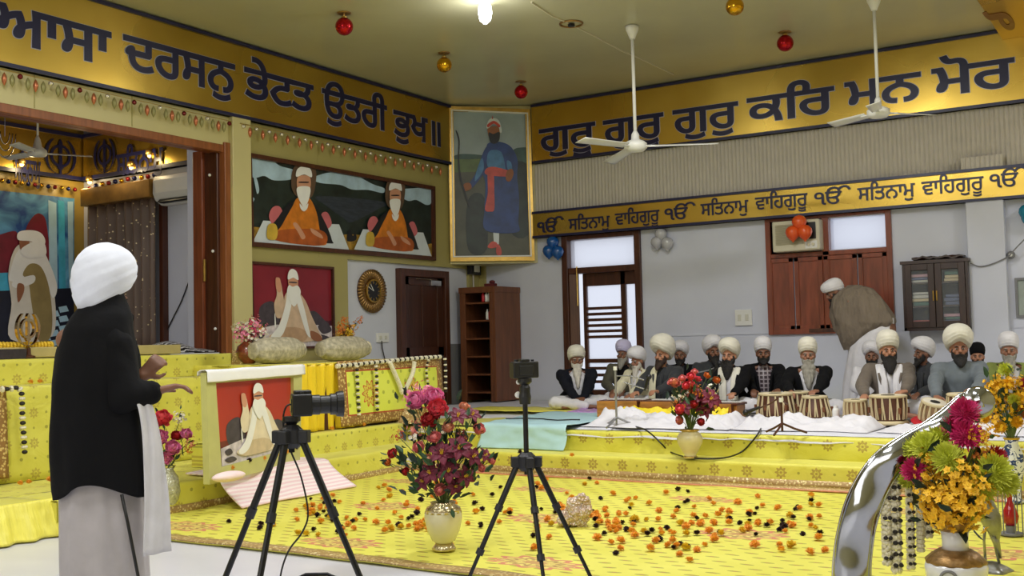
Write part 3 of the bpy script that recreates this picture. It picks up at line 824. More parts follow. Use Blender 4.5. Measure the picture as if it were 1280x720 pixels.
# portraits of a seated white robed man with a raised hand
def bil(c, u, v):
    a = (c[0][0]*(1-u)+c[1][0]*u, c[0][1]*(1-u)+c[1][1]*u); b = (c[3][0]*(1-u)+c[2][0]*u, c[3][1]*(1-u)+c[2][1]*u)
    return (a[0]*(1-v)+b[0]*v, a[1]*(1-v)+b[1]*v)
def robed(c):
    B = lambda pts: [bil(c, u, v) for u, v in pts]
    return [(B([(0, 0), (1, 0), (1, 1), (0, 1)]), 0, False), (B([(0, .70), (1, .67), (1, 1), (0, 1)]), 1, False),
     (B([(.10, .52), (.26, .44), (.34, .6), (.33, .74), (.12, .76)]), 7, True), (B([(.66, .60), (.78, .55), (.9, .66), (.96, .74), (.72, .76)]), 7, True),
     (B([(.0, .78), (.3, .72), (.7, .72), (1, .74), (1, 1), (0, 1)]), 2, False),
     (B([(.82, .74), (.94, .72), (.99, .80), (.88, .84)]), 7, True), (B([(.78, .84), (.9, .86), (.97, .9), (.84, .92)]), 7, True),
     (B([(.05, .82), (.12, .80), (.15, .86), (.08, .88)]), 7, True), (B([(.04, .92), (.14, .9), (.2, .95), (.1, .97)]), 7, True),
     (B([(.305, .22), (.33, .17), (.365, .21), (.385, .34), (.40, .46), (.37, .62), (.30, .63), (.275, .48), (.31, .36)]), 4, True),
     (B([(.30, .17), (.325, .15), (.355, .17), (.37, .28), (.345, .33), (.305, .29)]), 5, True),
     (B([(.275, .60), (.285, .60), (.29, .74), (.275, .74)]), 3, True),
     (B([(.42, .34), (.56, .32), (.66, .42), (.74, .62), (.83, .82), (.85, .90), (.62, .94), (.30, .92), (.20, .86), (.30, .78), (.38, .56)]), 4, True),
     (B([(.24, .84), (.36, .76), (.58, .76), (.68, .84), (.62, .93), (.30, .93)]), 8, True),
     (B([(.44, .30), (.50, .34), (.47, .55), (.38, .82), (.28, .90), (.22, .86), (.33, .72), (.41, .48)]), 3, True),
     (B([(.53, .34), (.58, .32), (.64, .5), (.70, .78), (.72, .88), (.67, .84), (.60, .62)]), 3, True),
     (B([(.72, .80), (.82, .84), (.86, .92), (.78, .93), (.72, .88)]), 6, True),
     (B([(.455, .16), (.56, .16), (.565, .26), (.51, .30), (.46, .26)]), 5, True), (B([(.465, .195), (.55, .195), (.55, .21), (.465, .21)]), 7, True),
     (B([(.455, .24), (.50, .255), (.565, .24), (.60, .32), (.56, .44), (.51, .50), (.46, .42), (.43, .32)]), 3, True),
     (B([(.445, .17), (.45, .09), (.48, .045), (.52, .04), (.56, .08), (.572, .17), (.51, .145)]), 3, True)]
rm = [M('print_maroon_bg', (128, 30, 44), rough=.35, var=.2, vs=1.5), M('print_plum', (74, 24, 40), rough=.4, var=.2), M('print_rug', (206, 196, 200), rough=.45, var=.3, vs=14), f_wht, M('print_robe', (206, 178, 152), rough=.5, var=.12, vs=10), f_skl, f_skn, M('print_rug_dark', (70, 62, 70), rough=.45, var=.3, vs=14), M('print_robe_fold', (186, 152, 122), rough=.5, var=.15, vs=10)]
cor = [(310.5, 326.5), (415, 334), (416.5, 434.5), (314, 438)]
pp = V((XA+.055, 0, 0)); cc = onP(365, 385, pp, n)
t = thing('seated_portrait', 'dark framed portrait of a seated white robed man on maroon, on the left wall', 'picture', cc)
mb, q = frame_of('frame', cor, pp, n, m_wood, .03, .04, t); localise(mb.build('frame', m_wood), t)
localise(artwork('print', robed([(312.5, 329), (414, 336), (415, 432.5), (315.5, 436)]), rm, pp, n, None, .004), t)

# the same kind of portrait standing on the stage in a pale green box frame
rs = [M('print_red_bg', (176, 52, 32), rough=.35, var=.12, vs=1.5), M('print_brown_floor', (110, 40, 30), rough=.4, var=.2), rm[2], f_wht, M('print_robe_cream', (226, 212, 184), rough=.5, var=.1, vs=10), f_skl, f_skn, rm[7], M('print_robe_cream_fold', (204, 184, 150), rough=.5, var=.15, vs=10)]
bl = onZ(262, 606, .262); br = onZ(374, 578, .262)
u = (br-bl); u.z = 0; u.normalize(); ns = V((u.y, -u.x, 0)).normalized()
if ns.dot(EYE-bl) < 0: ns = -ns
m_fgreen = M('pale_green_frame', (192, 190, 120), rough=.4, var=.06)
cc = (bl+br)/2
t = thing('standing_portrait', 'pale green framed portrait of a seated white robed man, propped on the yellow stage', 'picture', cc)
cor = [(258, 466), (378, 458), (375, 577), (262, 606)]
q = [onP(x, y, bl, ns) for x, y in cor]
mb = MB(); inn = [onP(x, y, bl, ns) for x, y in [(270, 479), (367, 471.5), (368, 560), (277, 584)]]
mb.poly(q, ns, .055, 0, [inn[::-1]]); localise(mb.build('frame', m_fgreen, bevel=.006), t)
mb = MB(); mb.poly([a-ns*.05 for a in inn], ns, .01); localise(mb.build('backboard', m_wood), t)
localise(artwork('print', robed([(270, 479), (367, 471.5), (368, 560), (277, 584)]), rs, bl-ns*.03, ns, None, 0, .0012), t)
# folded white cloth over the frame top
a, b = q[0], q[1]; uu = (b-a).normalized(); L = (b-a).length
mb = MB()
def fn(s, w):
    arc = [(-.075, -.02), (-.07, .01), (-.04, .022), (.0, .022), (.018, .01), (.020, -.03), (.022, -.055), (.021, -.075)]
    k = w*(len(arc)-1); i = min(int(k), len(arc)-2); f = k-i
    dd = arc[i][0]*(1-f)+arc[i+1][0]*f; zz = arc[i][1]*(1-f)+arc[i+1][1]*f
    return a+uu*(-.02+(L+.04)*s)+ns*(dd+.002*math.sin(s*23))+V((0, 0, zz+.002*math.sin(s*17+w*3)))
mb.sheet(24, 14, fn, (0, 0, .004))
o = mb.build('frame_cover_cloth', M('bright_white_cloth', (240, 240, 244), rough=.8, var=.02, bmp=.2, bs=20), smooth=True); localise(o, thing('frame_cover_cloth', 'folded white cloth laid along the top of the green framed portrait', 'cloth', a))
o.name = 'cloth'

# tall corner painting: standing man in blue robe with a red sash
Z2 = lambda pts: [(550+x/3.43, 125+y/3.43) for x, y in pts]
pp = pa+nc*.02; n = nc
cor = [(560, 133.5), (662, 137.5), (668, 326), (563, 327)]
cc = onP(614, 230, pp, n)
t = thing('tall_painting', 'tall gilt framed painting of a standing blue robed man, across the corner', 'painting', cc)
mb, q = frame_of('frame', cor, pp, n, m_gilt, .075, .06, t); localise(mb.build('frame', m_gilt, bevel=.01), t)
mb, q = frame_of('frame', [(563.5, 138), (659.5, 142), (664, 321), (566, 322)], pp+n*.0, n, m_gilt, .02, .075, t)
localise(mb.build('inner_slip', m_wplast), t)
c1 = M('print_sky_pale', (150, 166, 172), rough=.35, var=.15, vs=2); c2 = M('print_field_green', (88, 108, 62), rough=.4, var=.25, vs=5); c3 = M('print_earth', (78, 80, 66), rough=.4, var=.25, vs=4)
c4 = M('print_robe_blue', (34, 62, 126), rough=.4, var=.35, vs=5); c5 = M('print_robe_light_blue', (66, 118, 170), rough=.4, var=.25, vs=8); c6 = M('print_sash_red', (196, 74, 62), rough=.4, var=.2, vs=8)
c7 = M('print_tree', (54, 82, 78), rough=.4, var=.3, vs=8)
lay = [(Z2([(40, 40), (386, 48), (392, 675), (56, 680)]), 2, False), (Z2([(40, 40), (386, 48), (388, 262), (48, 262)]), 0, False),
 (Z2([(48, 252), (200, 244), (388, 256), (388, 300), (48, 312)]), 1, False),
 (Z2([(310, 220), (340, 205), (388, 215), (390, 300), (330, 300), (305, 260)]), 6, True), (Z2([(60, 240), (100, 232), (170, 236), (200, 244), (200, 252), (60, 254)]), 6, True),
 (Z2([(120, 430), (190, 420), (200, 640), (120, 640)]), 7, True), (Z2([(300, 290), (388, 300), (390, 560), (300, 560)]), 7, True),
 (Z2([(228, 560), (240, 560), (240, 620), (232, 622)]), 8, True), (Z2([(238, 560), (252, 560), (250, 640), (242, 640)]), 8, True),
 (Z2([(204, 628), (222, 608), (244, 614), (240, 632), (214, 636)]), 5, True), (Z2([(240, 640), (248, 618), (262, 640), (262, 664), (244, 664)]), 5, True),
 (Z2([(210, 185), (262, 182), (306, 205), (332, 260), (330, 330), (338, 420), (335, 520), (330, 568), (196, 560), (190, 470), (194, 360), (180, 300), (196, 215)]), 3, True),
 (Z2([(190, 215), (208, 200), (206, 280), (170, 340), (134, 380), (122, 366), (150, 320), (172, 260)]), 3, True),
 (Z2([(212, 220), (262, 225), (280, 300), (270, 305), (218, 300), (200, 270)]), 4, True), (Z2([(158, 300), (180, 250), (186, 300), (150, 350)]), 4, True), (Z2([(286, 262), (304, 270), (308, 302), (290, 300)]), 4, True),
 (Z2([(196, 298), (230, 288), (300, 306), (310, 316), (290, 330), (200, 322)]), 5, True), (Z2([(204, 310), (228, 310), (232, 400), (232, 470), (214, 480), (192, 470), (204, 400)]), 5, True),
 (Z2([(286, 306), (308, 298), (314, 320), (300, 350), (282, 344)]), 9, True), (Z2([(104, 360), (128, 358), (134, 380), (110, 392), (98, 380)]), 9, True),
 (Z2([(66, 134), (74, 140), (84, 180), (82, 260), (92, 340), (110, 400), (128, 460), (120, 452), (100, 392), (84, 340), (76, 260), (78, 180)]), 10, True),
 (Z2([(206, 120), (252, 118), (256, 150), (240, 172), (216, 170), (206, 150)]), 9, True), (Z2([(208, 142), (228, 148), (254, 140), (252, 176), (232, 190), (214, 180)]), 10, True),
 (Z2([(198, 118), (206, 92), (222, 80), (244, 84), (258, 104), (264, 138), (256, 142), (250, 118), (228, 106), (206, 124)]), 8, True), (Z2([(202, 108), (230, 92), (256, 110), (252, 120), (230, 104), (206, 120)]), 5, True), (Z2([(221, 84), (223, 68), (227, 84)]), 5, False)]
localise(artwork('print', lay, [c1, c2, c3, c4, c5, c6, c7, f_grn, f_mat, f_skn, f_blk], pp, n, None, .012, .0015), t)
# ================================================================== yellow cloth stage
from mathutils import noise as MN
YEL = (220, 215, 76)
def rosette(u, v, cell, R, ox=0.0, oy=0.0):
    a = ((u+ox)/cell); row = ((v+oy)/cell)
    fu = a.fr()-.5; fv = row.fr()-.5
    r = esqrt(fu*fu+fv*fv)*cell; th = eatan2(fv, fu)
    petal = ecos(th*8.0)*.18+.82
    ring = (r.lt(1)*0+emin((r/(petal*R)).lt(1.0), (r/(petal*R)).gt(.62)))
    core = r.lt(R*.22)
    spoke = emin(emin(ecos(th*8.0).gt(.35), r.lt(R*.6)), r.gt(R*.3))
    return emax(emax(ring, core), spoke)
def dots(u, v, cell, R, ox, oy, asp=1.0):
    fu = ((u+ox)/cell).fr()-.5; fv = ((v+oy)/(cell*asp)).fr()-.5
    r = esqrt(fu*fu*cell*cell+fv*fv*cell*cell*asp*asp)
    return r.lt(R)
def cloth(name, ax, cell=.30, R=.055, col=YEL, oy=.07, k1=.5):
    """ax: which object axes run along the cloth, e.g. 'yz' """
    m, nt, p = newmat(name); x, y, z, vec = coords(nt); d = {'x': x, 'y': y, 'z': z}
    u, v = d[ax[0]], d[ax[1]]
    n1 = noise(nt, vec, 3.5, 4); base = mixc(nt, E(n1.outputs[0]), rgb(col[0]-14, col[1]-18, max(0, col[2]-20)), rgb(min(255, col[0]+12), min(255, col[1]+12), col[2]+26))
    big = rosette(u, v, cell, R, .11, oy); sm = dots(u, v, cell, R*.30, cell*.5+.11, cell*.5+oy); sm2 = dots(u, v, cell, R*.22, .11, cell*.5+oy); sm3 = dots(u, v, cell, R*.22, cell*.5+.11, oy)
    c = mixc(nt, big*k1, base, rgb(150, 112, 52)); c = mixc(nt, emax(sm, emax(sm2, sm3))*.6, c, rgb(120, 118, 40))
    nt.links.new(c, p.inputs['Base Color']); p.inputs['Roughness'].default_value = .55; p.inputs['Sheen Weight'].default_value = .2
    nz = noise(nt, vec, 5.0, 4, dist=.8)
    bump(nt, p, nz.outputs[0], .5, .03)
    return m
def lace_mat(name, ax, w=.1):
    """sequined gold lace: fine net pattern"""
    m, nt, p = newmat(name); x, y, z, vec = coords(nt)
    v = nt.nodes.new('ShaderNodeTexVoronoi'); v.inputs['Scale'].default_value = 42; nt.links.new(vec, v.inputs['Vector'])
    w_ = nt.nodes.new('ShaderNodeTexVoronoi'); w_.inputs['Scale'].default_value = 14; nt.links.new(vec, w_.inputs['Vector'])
    c = mixc(nt, E(v.outputs['Distance']).gt(.35), rgb(222, 202, 140), rgb(176, 144, 90)); c = mixc(nt, E(w_.outputs['Distance']).lt(.14), c, rgb(250, 240, 190))
    nt.links.new(c, p.inputs['Base Color']); p.inputs['Metallic'].default_value = .15; p.inputs['Roughness'].default_value = .4
    bump(nt, p, v.outputs['Distance'], .4, .01)
    return m
def carpet_mat():
    m, nt, p = newmat('yellow_carpet_cloth'); x, y, z, vec = coords(nt)
    n1 = noise(nt, vec, 2.2, 4); base = mixc(nt, E(n1.outputs[0]), rgb(206, 200, 62), rgb(230, 224, 104))
    # staggered rows of small leaf dashes
    row = (y/.105).fl(); fv = (y/.105).fr()-.5
    fu = ((x/.17)+row*.5).fr()-.5
    dash = ((fu*fu)*10.0+(fv*fv)*34.0+esin(x*60.0)*.06).lt(.72)
    inner = ((fu*fu)*10.0+(fv*fv)*34.0).lt(.12)
    c = mixc(nt, dash*.6, base, rgb(120, 116, 34)); c = mixc(nt, inner*.5, c, rgb(196, 90, 80))
    # medallions
    def med(cx, cy, per, rx, ry, c):
        a = ((x-cx)/per+.5).fr()-.5; b = (y-cy)/ry
        rr = esqrt((a*per/rx)*(a*per/rx)+b*b); th = eatan2(b, a*per/rx)
        pet = ecos(th*12.0)*.12+.88
        k = rr/pet
        c = mixc(nt, k.lt(1.0)*.9, c, rgb(226, 206, 110)); c = mixc(nt, emin(k.lt(1.0), k.gt(.8))*.8, c, rgb(196, 96, 92))
        c = mixc(nt, emin(k.lt(.62), k.gt(.5))*.7, c, rgb(150, 96, 60)); c = mixc(nt, k.lt(.28)*.7, c, rgb(176, 110, 80))
        sp = emin(ecos(th*16.0).gt(.2), emin(k.gt(.3), k.lt(.78))); return mixc(nt, sp*.5, c, rgb(140, 96, 60))
    c = med(-3.35, 5.55, 1.52, .34, .17, c); c = med(-4.1, 6.95, 1.52, .34, .2, c); c = med(-3.4, 8.3, 1.52, .3, .16, c)
    nt.links.new(c, p.inputs['Base Color']); p.inputs['Roughness'].default_value = .6
    bump(nt, p, noise(nt, vec, 3.0, 4, dist=.6).outputs[0], .5, .03)
    return m
m_cyz = cloth('yellow_cloth_side', 'yz', .26, .05); m_cxz = cloth('yellow_cloth_front', 'xz', .31, .055, oy=.012, k1=.68); m_cxy = cloth('yellow_cloth_tread', 'xy', .3, .05); m_cyx = m_cxy
m_lace = lace_mat('gold_lace', 'xy')
m_satin = M('plain_yellow_satin', (238, 206, 40), rough=.35, var=.12, vs=3, bmp=.4, bs=10, bd=.02, stretch=(1, 6, .6))
m_fringe = M('pale_yellow_satin', (240, 230, 96), rough=.4, var=.1, vs=4, bmp=.5, bs=9, bd=.03, stretch=(1, 5, .5))

XL1 = -7.0; YF = 5.12; YS1 = 9.28; YS2 = 9.66
def wav(x, y, a=.012, s=1.7): return a*MN.noise(V((x*s, y*s, 3.1)))
# carpet over the floor
mb = MB(); mb.sheet(150, 66, lambda u, v: (XL1-.05+(3.9-XL1)*u, YF+.03*math.sin(u*9)+(YS1-YF+.02)*v, .022+wav(XL1+(3.9-XL1)*u, YF+v*4.2, .010, 2.2)), (0, 0, .012))
t = thing('yellow_carpet', 'big yellow patterned cloth spread on the marble floor', 'carpet', (0, 0, 0))
mb.build('spread', carpet_mat(), t, smooth=True)
MB().sheet(150, 2, lambda u, v: (XL1-.05+(3.9-XL1)*u, YF+.03*math.sin(u*9)-.01+.12*v, .03+wav(XL1+(3.9-XL1)*u, YF, .010, 2.2)), (0, 0, .01)).build('lace_border', m_lace, t, smooth=True)
mb = MB(); mb.sheet(150, 2, lambda u, v: (XL1+(3.9-XL1)*u, YS1-.17+.13*v, .034+wav(XL1+(3.9-XL1)*u, YS1, .006)), (0, 0, .01)); mb.build('lace_border', m_lace, t, smooth=True)
MB().sheet(150, 1, lambda u, v: (XL1+(3.9-XL1)*u, YS1-.24+.05*v, .034+wav(XL1+(3.9-XL1)*u, YS1-.2, .006)), (0, 0, .01)).build('rose_stripe', M('rose_stripe', (200, 130, 96), rough=.5, var=.2, vs=20), t, smooth=True)

def riser(name, label, ax, fixed, a0, a1, z0, z1, depth, mat, nrm, wr=.014, top=None, lace=None, grp=None):
    """cloth-covered step: front face at fixed, running a0..a1, tread going back by depth"""
    mid = (a0+a1)/2
    t = thing(name, label, 'stage', (mid, fixed, z0) if ax == 'x' else (fixed, mid, z0))
    ln = (a1-a0)/2; n = max(20, int(ln*16))
    def P(s, off, z, w=1.0):
        a = -ln+2*ln*s; d = wr*w*MN.noise(V((a*3.1, z*2.2, fixed*.7)))+wr*.5*w*math.sin(a*7+z*5)
        if ax == 'x': return V((a, -d+off, z))
        return V((d-off, a, z))
    hh = z1-z0
    mb = MB()
    def fn(u, v):
        # v from bottom of riser to rear of tread with a rounded nose
        if v < .5: k = v/.5; return P(u, 0, (hh-.02)*k)
        if v < .6: k = (v-.5)/.1*PI/2; return P(u, .02*(1-math.cos(k)), hh-.02+.02*math.sin(k))
        k = (v-.6)/.4; q = P(u, .02+depth*k, hh, 1-k); q.z = hh+.004*MN.noise(V((q.x*3, q.y*3, 1))); return q
    if ax == 'x': mb.sheet(n, 20, fn, (0, .012, .0))
    else: mb.sheet(n, 20, lambda u, v: fn(1-u, v), (-.012, 0, 0))
    mb.build('cloth_cover', mat, t, smooth=True)
    # solid body under the cloth
    mb = MB()
    if ax == 'x': mb.box((-ln, .02, 0), (ln, depth, hh-.015))
    else: mb.box((-depth, -ln, 0), (-.02, ln, hh-.015))
    mb.build('step_body', mat, t)
    if lace:
        if ax == 'x': mb = MB().sheet(n, 2, lambda u, v: P(u, 0, .0+lace*v)+V((0, -.012, 0)), (0, .008, 0))
        else: mb = MB().sheet(n, 2, lambda u, v: P(1-u, 0, .0+lace*v)+V((.012, 0, 0)), (-.008, 0, 0))
        mb.build('lace_border', m_lace, t, smooth=True)
    return t
xr = 3.9
riser('yellow_step', 'low yellow cloth covered step running below the white sheeted platform', 'x', YS1, XL1, xr, .0, ZT, YS2-YS1, m_cxz, 0, lace=.085)
t = thing('platform', 'raised platform with a yellow rosette cloth front under the seated musicians', 'stage', (0, YS2, ZT-.01))
# platform front and body
riser_t = None
mb = MB()
xp0 = -9.0
def pf(u, v):
    x = xp0+(xr-xp0)*u; d = .02*MN.noise(V((x*2.6, v*1.4, 9)))+.012*math.sin(x*5+v*2)
    if v < .8: return V((x, -d, .21*(v/.8)))
    k = (v-.8)/.2; return V((x, .25*k, .215))
MB().sheet(170, 14, pf, (0, .012, .0)).build('front_cloth', m_cxz, t, smooth=True)
MB().box((XA+.1, .02, -.2), (xr, YB-YS2-.01, .20)).build('platform_body', m_cxz, t)

# white sheet over platform
m_sheet = M('white_sheet', (214, 214, 222), rough=.75, var=.05, bmp=.35, bs=6, bd=.02)
def fold(x, y, s=1.0): return MN.noise(V((x*2.3*s, y*3.7*s, 4)))+.5*MN.noise(V((x*6*s, y*7*s, 8)))
def sh(u, v):
    x = XA+.3+(xr-XA-.3)*u; y = 9.72+(YB-.2-9.72)*v
    if x < -6.4: y = max(y, 12.4+(y-9.7)*.4)
    if v < .02: return V((x, YS2-.035+.012*fold(x, 0), ZP-.05+.025*fold(x, 1)))
    return V((x, y, ZP+.012+.008*fold(x, y)))
tag(MB().sheet(190, 36, sh, (0, 0, .008)).build('floor_sheet', m_sheet, smooth=True), 'large white bedsheet spread over the musicians platform', 'sheet')
# crumpled ridge of white cloth in front of the instruments
def ridge(name, x0, x1, y, h, w, lab, mat, seed=0):
    def fn(u, v):
        xx = (x1-x0)*(u-.5); yy = w*(v-.5); env = math.sin(PI*v)**1.2*min(1, math.sin(PI*u)*5)
        zz = h*env*(.7+.9*MN.noise(V((xx*3.2+seed, yy*4, seed)))+.7*abs(MN.noise(V((xx*7+yy*5, yy*9, seed))))+.3*abs(MN.noise(V((xx*17, yy*19, seed)))))
        return V((xx, yy+.10*MN.noise(V((xx*2+seed, yy*2, 2))), max(.0, zz)))
    o = MB().sheet(int((x1-x0)*40)+6, 34, fn, (0, 0, .006)).build(name, mat, smooth=True, loc=((x0+x1)/2, y, ZP+.026))
    return tag(o, lab, 'cloth')
m_crump = M('crumpled_white_cloth', (222, 220, 226), rough=.75, var=.06, bmp=.4, bs=8, bd=.02)
xq = lambda x, y, z=ZP: onZ(x, y, z).x
ridge('crumpled_cloth', -5.35, -3.75, 10.25, .13, .85, 'crumpled white cloth heaped at the platform edge below the harmonium', m_crump, 1)
ridge('crumpled_cloth', -3.75, -2.45, 10.3, .10, .8, 'crumpled white cloth heaped below the drums by the black microphone stand', m_crump, 5)
ridge('crumpled_cloth', -2.4, 0.9, 10.3, .065, .7, 'long low fold of white cloth in front of the right hand drums', m_crump, 9)

# cyan sheet over the platform corner
m_cyan = M('cyan_sheet', (176, 212, 220), rough=.7, var=.05, bmp=.3, bs=4, bd=.02)
xa, xb = onY(604, 545, YS2).x, onY(712, 545, YS2).x
def cy(u, v):
    if v < .35:
        k = v/.35; x = xa+(xb-xa)*u; return V((x+.02*math.sin(v*9), YS2-.055-.03*fold(x, k*.4)-.06*(1-k), ZT+.015+(ZP-ZT+.02)*k))
    k = (v-.35)/.65; x0 = xa-.25*k; x1 = xb+.25*k-.0
    x = x0+(x1-x0)*u; return V((x, YS2-.05+1.9*k, ZP+.05+.010*fold(x, k*2)))
tag(MB().sheet(60, 40, cy, (0, .0, .008)).build('cyan_sheet', m_cyan, smooth=True), 'pale cyan sheet draped over the left corner of the platform', 'sheet')
mb = MB(); c = [V(cy(u/12*.8+.06, .52+.03*math.sin(u*.5)))+V((0, 0, .014)) for u in range(13)]; mb.tube(c, .007, 5)
tag(mb.build('thin_cable', m_black, smooth=True), 'thin dark cable lying across the cyan sheet', 'cable')
m_purp = M('purple_cloth', (186, 146, 204), rough=.75, var=.12, vs=9, bmp=.3, bs=8, bd=.01)
qa = onZ(668, 528, ZP); qb = onZ(745, 527, ZP)
tag(MB().sheet(40, 14, lambda u, v: V((qa.x-.1+(qb.x-qa.x+.1)*u-.2*v, 11.35+1.0*v, ZP+.055+.02*fold(u*3, v*2))), (0, 0, .03)).build('purple_mat', m_purp, smooth=True), 'folded purple cloth mat in front of the leftmost seated man', 'mat')

# yellow tiers along the left wall
riser('yellow_step', 'low yellow cloth covered step along the left wall behind the framed portrait', 'y', XL1, 4.9, YS1+.38, .0, .262, .55, m_cyz, 0, lace=.08)
riser('yellow_step', 'low yellow step with the gathered satin skirt at the far left', 'y', XL1-.14, 1.6, 4.9, .0, .262, .45, m_cyz, 0)
MB_ = MB(); MB_.box((XA+.02, 1.6, .001), (XL1-.5, YS2+.3, .24)); tag(MB_.build('stage_base', m_cxy), 'broad yellow covered base of the stage along the left wall', 'stage')
riser('yellow_step', 'yellow cloth covered step under the draped block beside the camera tripod', 'y', -7.42, 6.95, 9.5, .245, .47, .5, m_cyz, 0)
riser('yellow_step', 'upper yellow cloth covered tier behind the man in black', 'y', -8.5, 1.6, 7.7, .245, 1.06, .9, m_cyz, 0, wr=.03)
riser('yellow_step', 'top yellow cloth covered tier at the foot of the wooden portal', 'y', -9.0, 1.6, 8.55, 1.05, 1.29, .5, m_cyz, 0)
# lace end strip on top tier
tag(MB().sheet(6, 20, lambda u, v: V((-8.985+.012*math.sin(v*9), 8.46+.2*u, .92+.40*v)), (-.01, 0, 0)).build('lace_strip', m_lace, smooth=True), 'gold lace strip at the end of the top yellow tier', 'trim')
# draped block
t = thing('draped_block', 'tall block draped in plain yellow satin beside the standing portrait', 'stage', (-8.5, 9.2, .46))
MB().box((-.9, -1.25, 0), (.92, 1.22, .70)).build('block_body', m_wood, t)
MB().sheet(60, 16, lambda u, v: V((.94+.02*math.sin(u*46)+.03*(1-v)*math.sin(u*9), -1.28+1.0*u, .02+.69*v)), (-.01, 0, 0)).build('satin_front', m_satin, t, smooth=True)
MB().sheet(30, 30, lambda u, v: V((-.9+1.85*u, -1.28+2.52*v, .705+.006*fold(u*3, v*3))), (0, 0, .008)).build('top_cloth', m_cxy, t, smooth=True)
MB().sheet(16, 16, lambda u, v: V((.93-1.8*u, 1.23+.06*(1-v)+.02*math.sin(u*20), .02+.69*v)), (0, -.01, 0)).build('end_cloth', m_fringe, t, smooth=True)
MB().sheet(16, 16, lambda u, v: V((.93-1.8*u, -1.27-.02*math.sin(u*20), .02+.69*v)), (0, .01, 0)).build('end_cloth', m_fringe, t, smooth=True)

def panel_mat(name, hy, hz, meds):
    m, nt, p = newmat(name); x, y, z, vec = coords(nt)
    ey = hy-y.ab(); ez = hz-z.ab(); e = emin(ey, ez)
    n1 = noise(nt, vec, 3.5, 4); c = mixc(nt, E(n1.outputs[0]), rgb(214, 222, 60), rgb(236, 240, 110))
    d = emax(dots(y, z, .17, .022, .03, .02, 1.3), dots(y, z, .17, .02, .115, .13, 1.3)); c = mixc(nt, d*.6, c, rgb(130, 140, 50))
    for (my, mz) in meds:
        a = y-my; b = z-mz; r = esqrt(a*a+b*b); th = eatan2(b, a); k = r/(ecos(th*10.0)*.025+.125)
        c = mixc(nt, emin(k.lt(1.0), k.gt(.86)), c, rgb(206, 90, 50)); c = mixc(nt, emin(k.lt(.86), k.gt(.5))*.6, c, rgb(220, 180, 80)); c = mixc(nt, emin(k.lt(.5), k.gt(.36)), c, rgb(196, 110, 50))
    v = nt.nodes.new('ShaderNodeTexVoronoi'); v.inputs['Scale'].default_value = 36; nt.links.new(vec, v.inputs['Vector'])
    lc = mixc(nt, E(v.outputs['Distance']).gt(.4), rgb(214, 186, 116), rgb(150, 112, 60))
    c = mixc(nt, e.lt(.105), c, lc); c = mixc(nt, emin(e.lt(.118), e.gt(.103)), c, rgb(176, 72, 50))
    nt.links.new(c, p.inputs['Base Color']); p.inputs['Roughness'].default_value = .5
    bump(nt, p, noise(nt, vec, 6, 3).outputs[0], .3, .02)
    return m
def panel(lab, x, y0, y1, z0, z1, meds, nm):
    hy, hz = (y1-y0)/2, (z1-z0)/2
    o = MB().sheet(40, 16, lambda u, v: V((.012*math.sin(u*17)+.02*(1-v)*math.sin(u*6+1)+.03*(1-v), -hy+2*hy*u, -hz+2*hz*v)), (-.008, 0, 0)).build('bordered_cloth', panel_mat(nm, hy, hz, meds), smooth=True, loc=(x, (y0+y1)/2, (z0+z1)/2))
    return tag(o, lab, 'cloth')
pA1 = panel('lime and gold lace bordered cloth hung on the block front beside the wardrobe', -7.53, 8.55, 10.42, .5, 1.185, [(-.42, -.02), (.33, -.02)], 'panel_cloth_a')
pA2 = panel('lime and gold lace bordered cloth hung at the far left behind the man in black', -8.44, 3.9, 5.42, .30, 1.07, [(.0, -.05)], 'panel_cloth_b')
# gathered satin skirt at far left
tag(MB().sheet(120, 14, lambda u, v: V((XL1-.10+.10*(1-v)+.035*math.sin(u*62+math.sin(u*21)*2)*(1-v)+.01*fold(u*9, v), 1.6+3.35*u, .012+.265*v)), (-.008, 0, 0)).build('gathered_skirt', m_fringe, smooth=True), 'gathered pale yellow satin skirt hanging to the floor at the far left', 'cloth')
# crumpled gold lace at the step corner
mb = MB(); q0 = onZ(478, 560, .47)
tag(MB().sheet(24, 24, lambda u, v: V((.5*(u-.5)*(1+.2*fold(u*3, v)), .45*(v-.5), .02+.22*math.sin(PI*u)*math.sin(PI*v)*(.8+.6*fold(u*4, v*4)))), (0, 0, .006)).build('crumpled_lace', m_lace, smooth=True, loc=(-7.62, 9.75, .44)), 'crumpled gold lace cloth beside the yellow step', 'cloth')
tag(MB().sheet(30, 8, lambda u, v: V((-1.0+2.0*u, -.35+.7*v, .006+.01*fold(u*4, v*3))), (0, 0, .01)).build('yellow_runner', m_fringe, smooth=True, loc=(-7.1, 11.9, ZP+.04)), 'yellow cloth runner on the platform behind the flower vase', 'cloth')

# pink striped towel over the low step
def pink():
    m, nt, p = newmat('pink_striped_towel'); x, y, z, vec = coords(nt)
    s = E(nt.nodes.new('ShaderNodeTexCoord').outputs['UV'])
    w = (z*15.0-x*15.0+esin(y*5.0)*.15).fr()
    c = mixc(nt, w.gt(.5)*.8, rgb(246, 232, 232), rgb(236, 200, 206)); nt.links.new(c, p.inputs['Base Color']); p.inputs['Roughness'].default_value = .9
    bump(nt, p, noise(nt, vec, 60, 2).outputs[0], .4, .004); return m
ta, tb = onX(300, 640, XL1+.35).y, onX(437, 612, XL1+.35).y
def tw(u, v):
    y = ta+(tb-ta)*u
    if v < .42: k = v/.42; return V((XL1+.10+.30*(1-k)**1.5+.012*math.sin(u*14+2*k), y+.05*(1-k)*(u-.5), .045+.225*k))
    if v < .5: k = (v-.42)/.08*PI/2; return V((XL1+.10-.06*math.sin(k)-.02, y, .27+.018*math.sin(k)))
    k = (v-.5)/.5; return V((XL1+.02-.32*k, y, .288+.006*math.sin(u*12)))
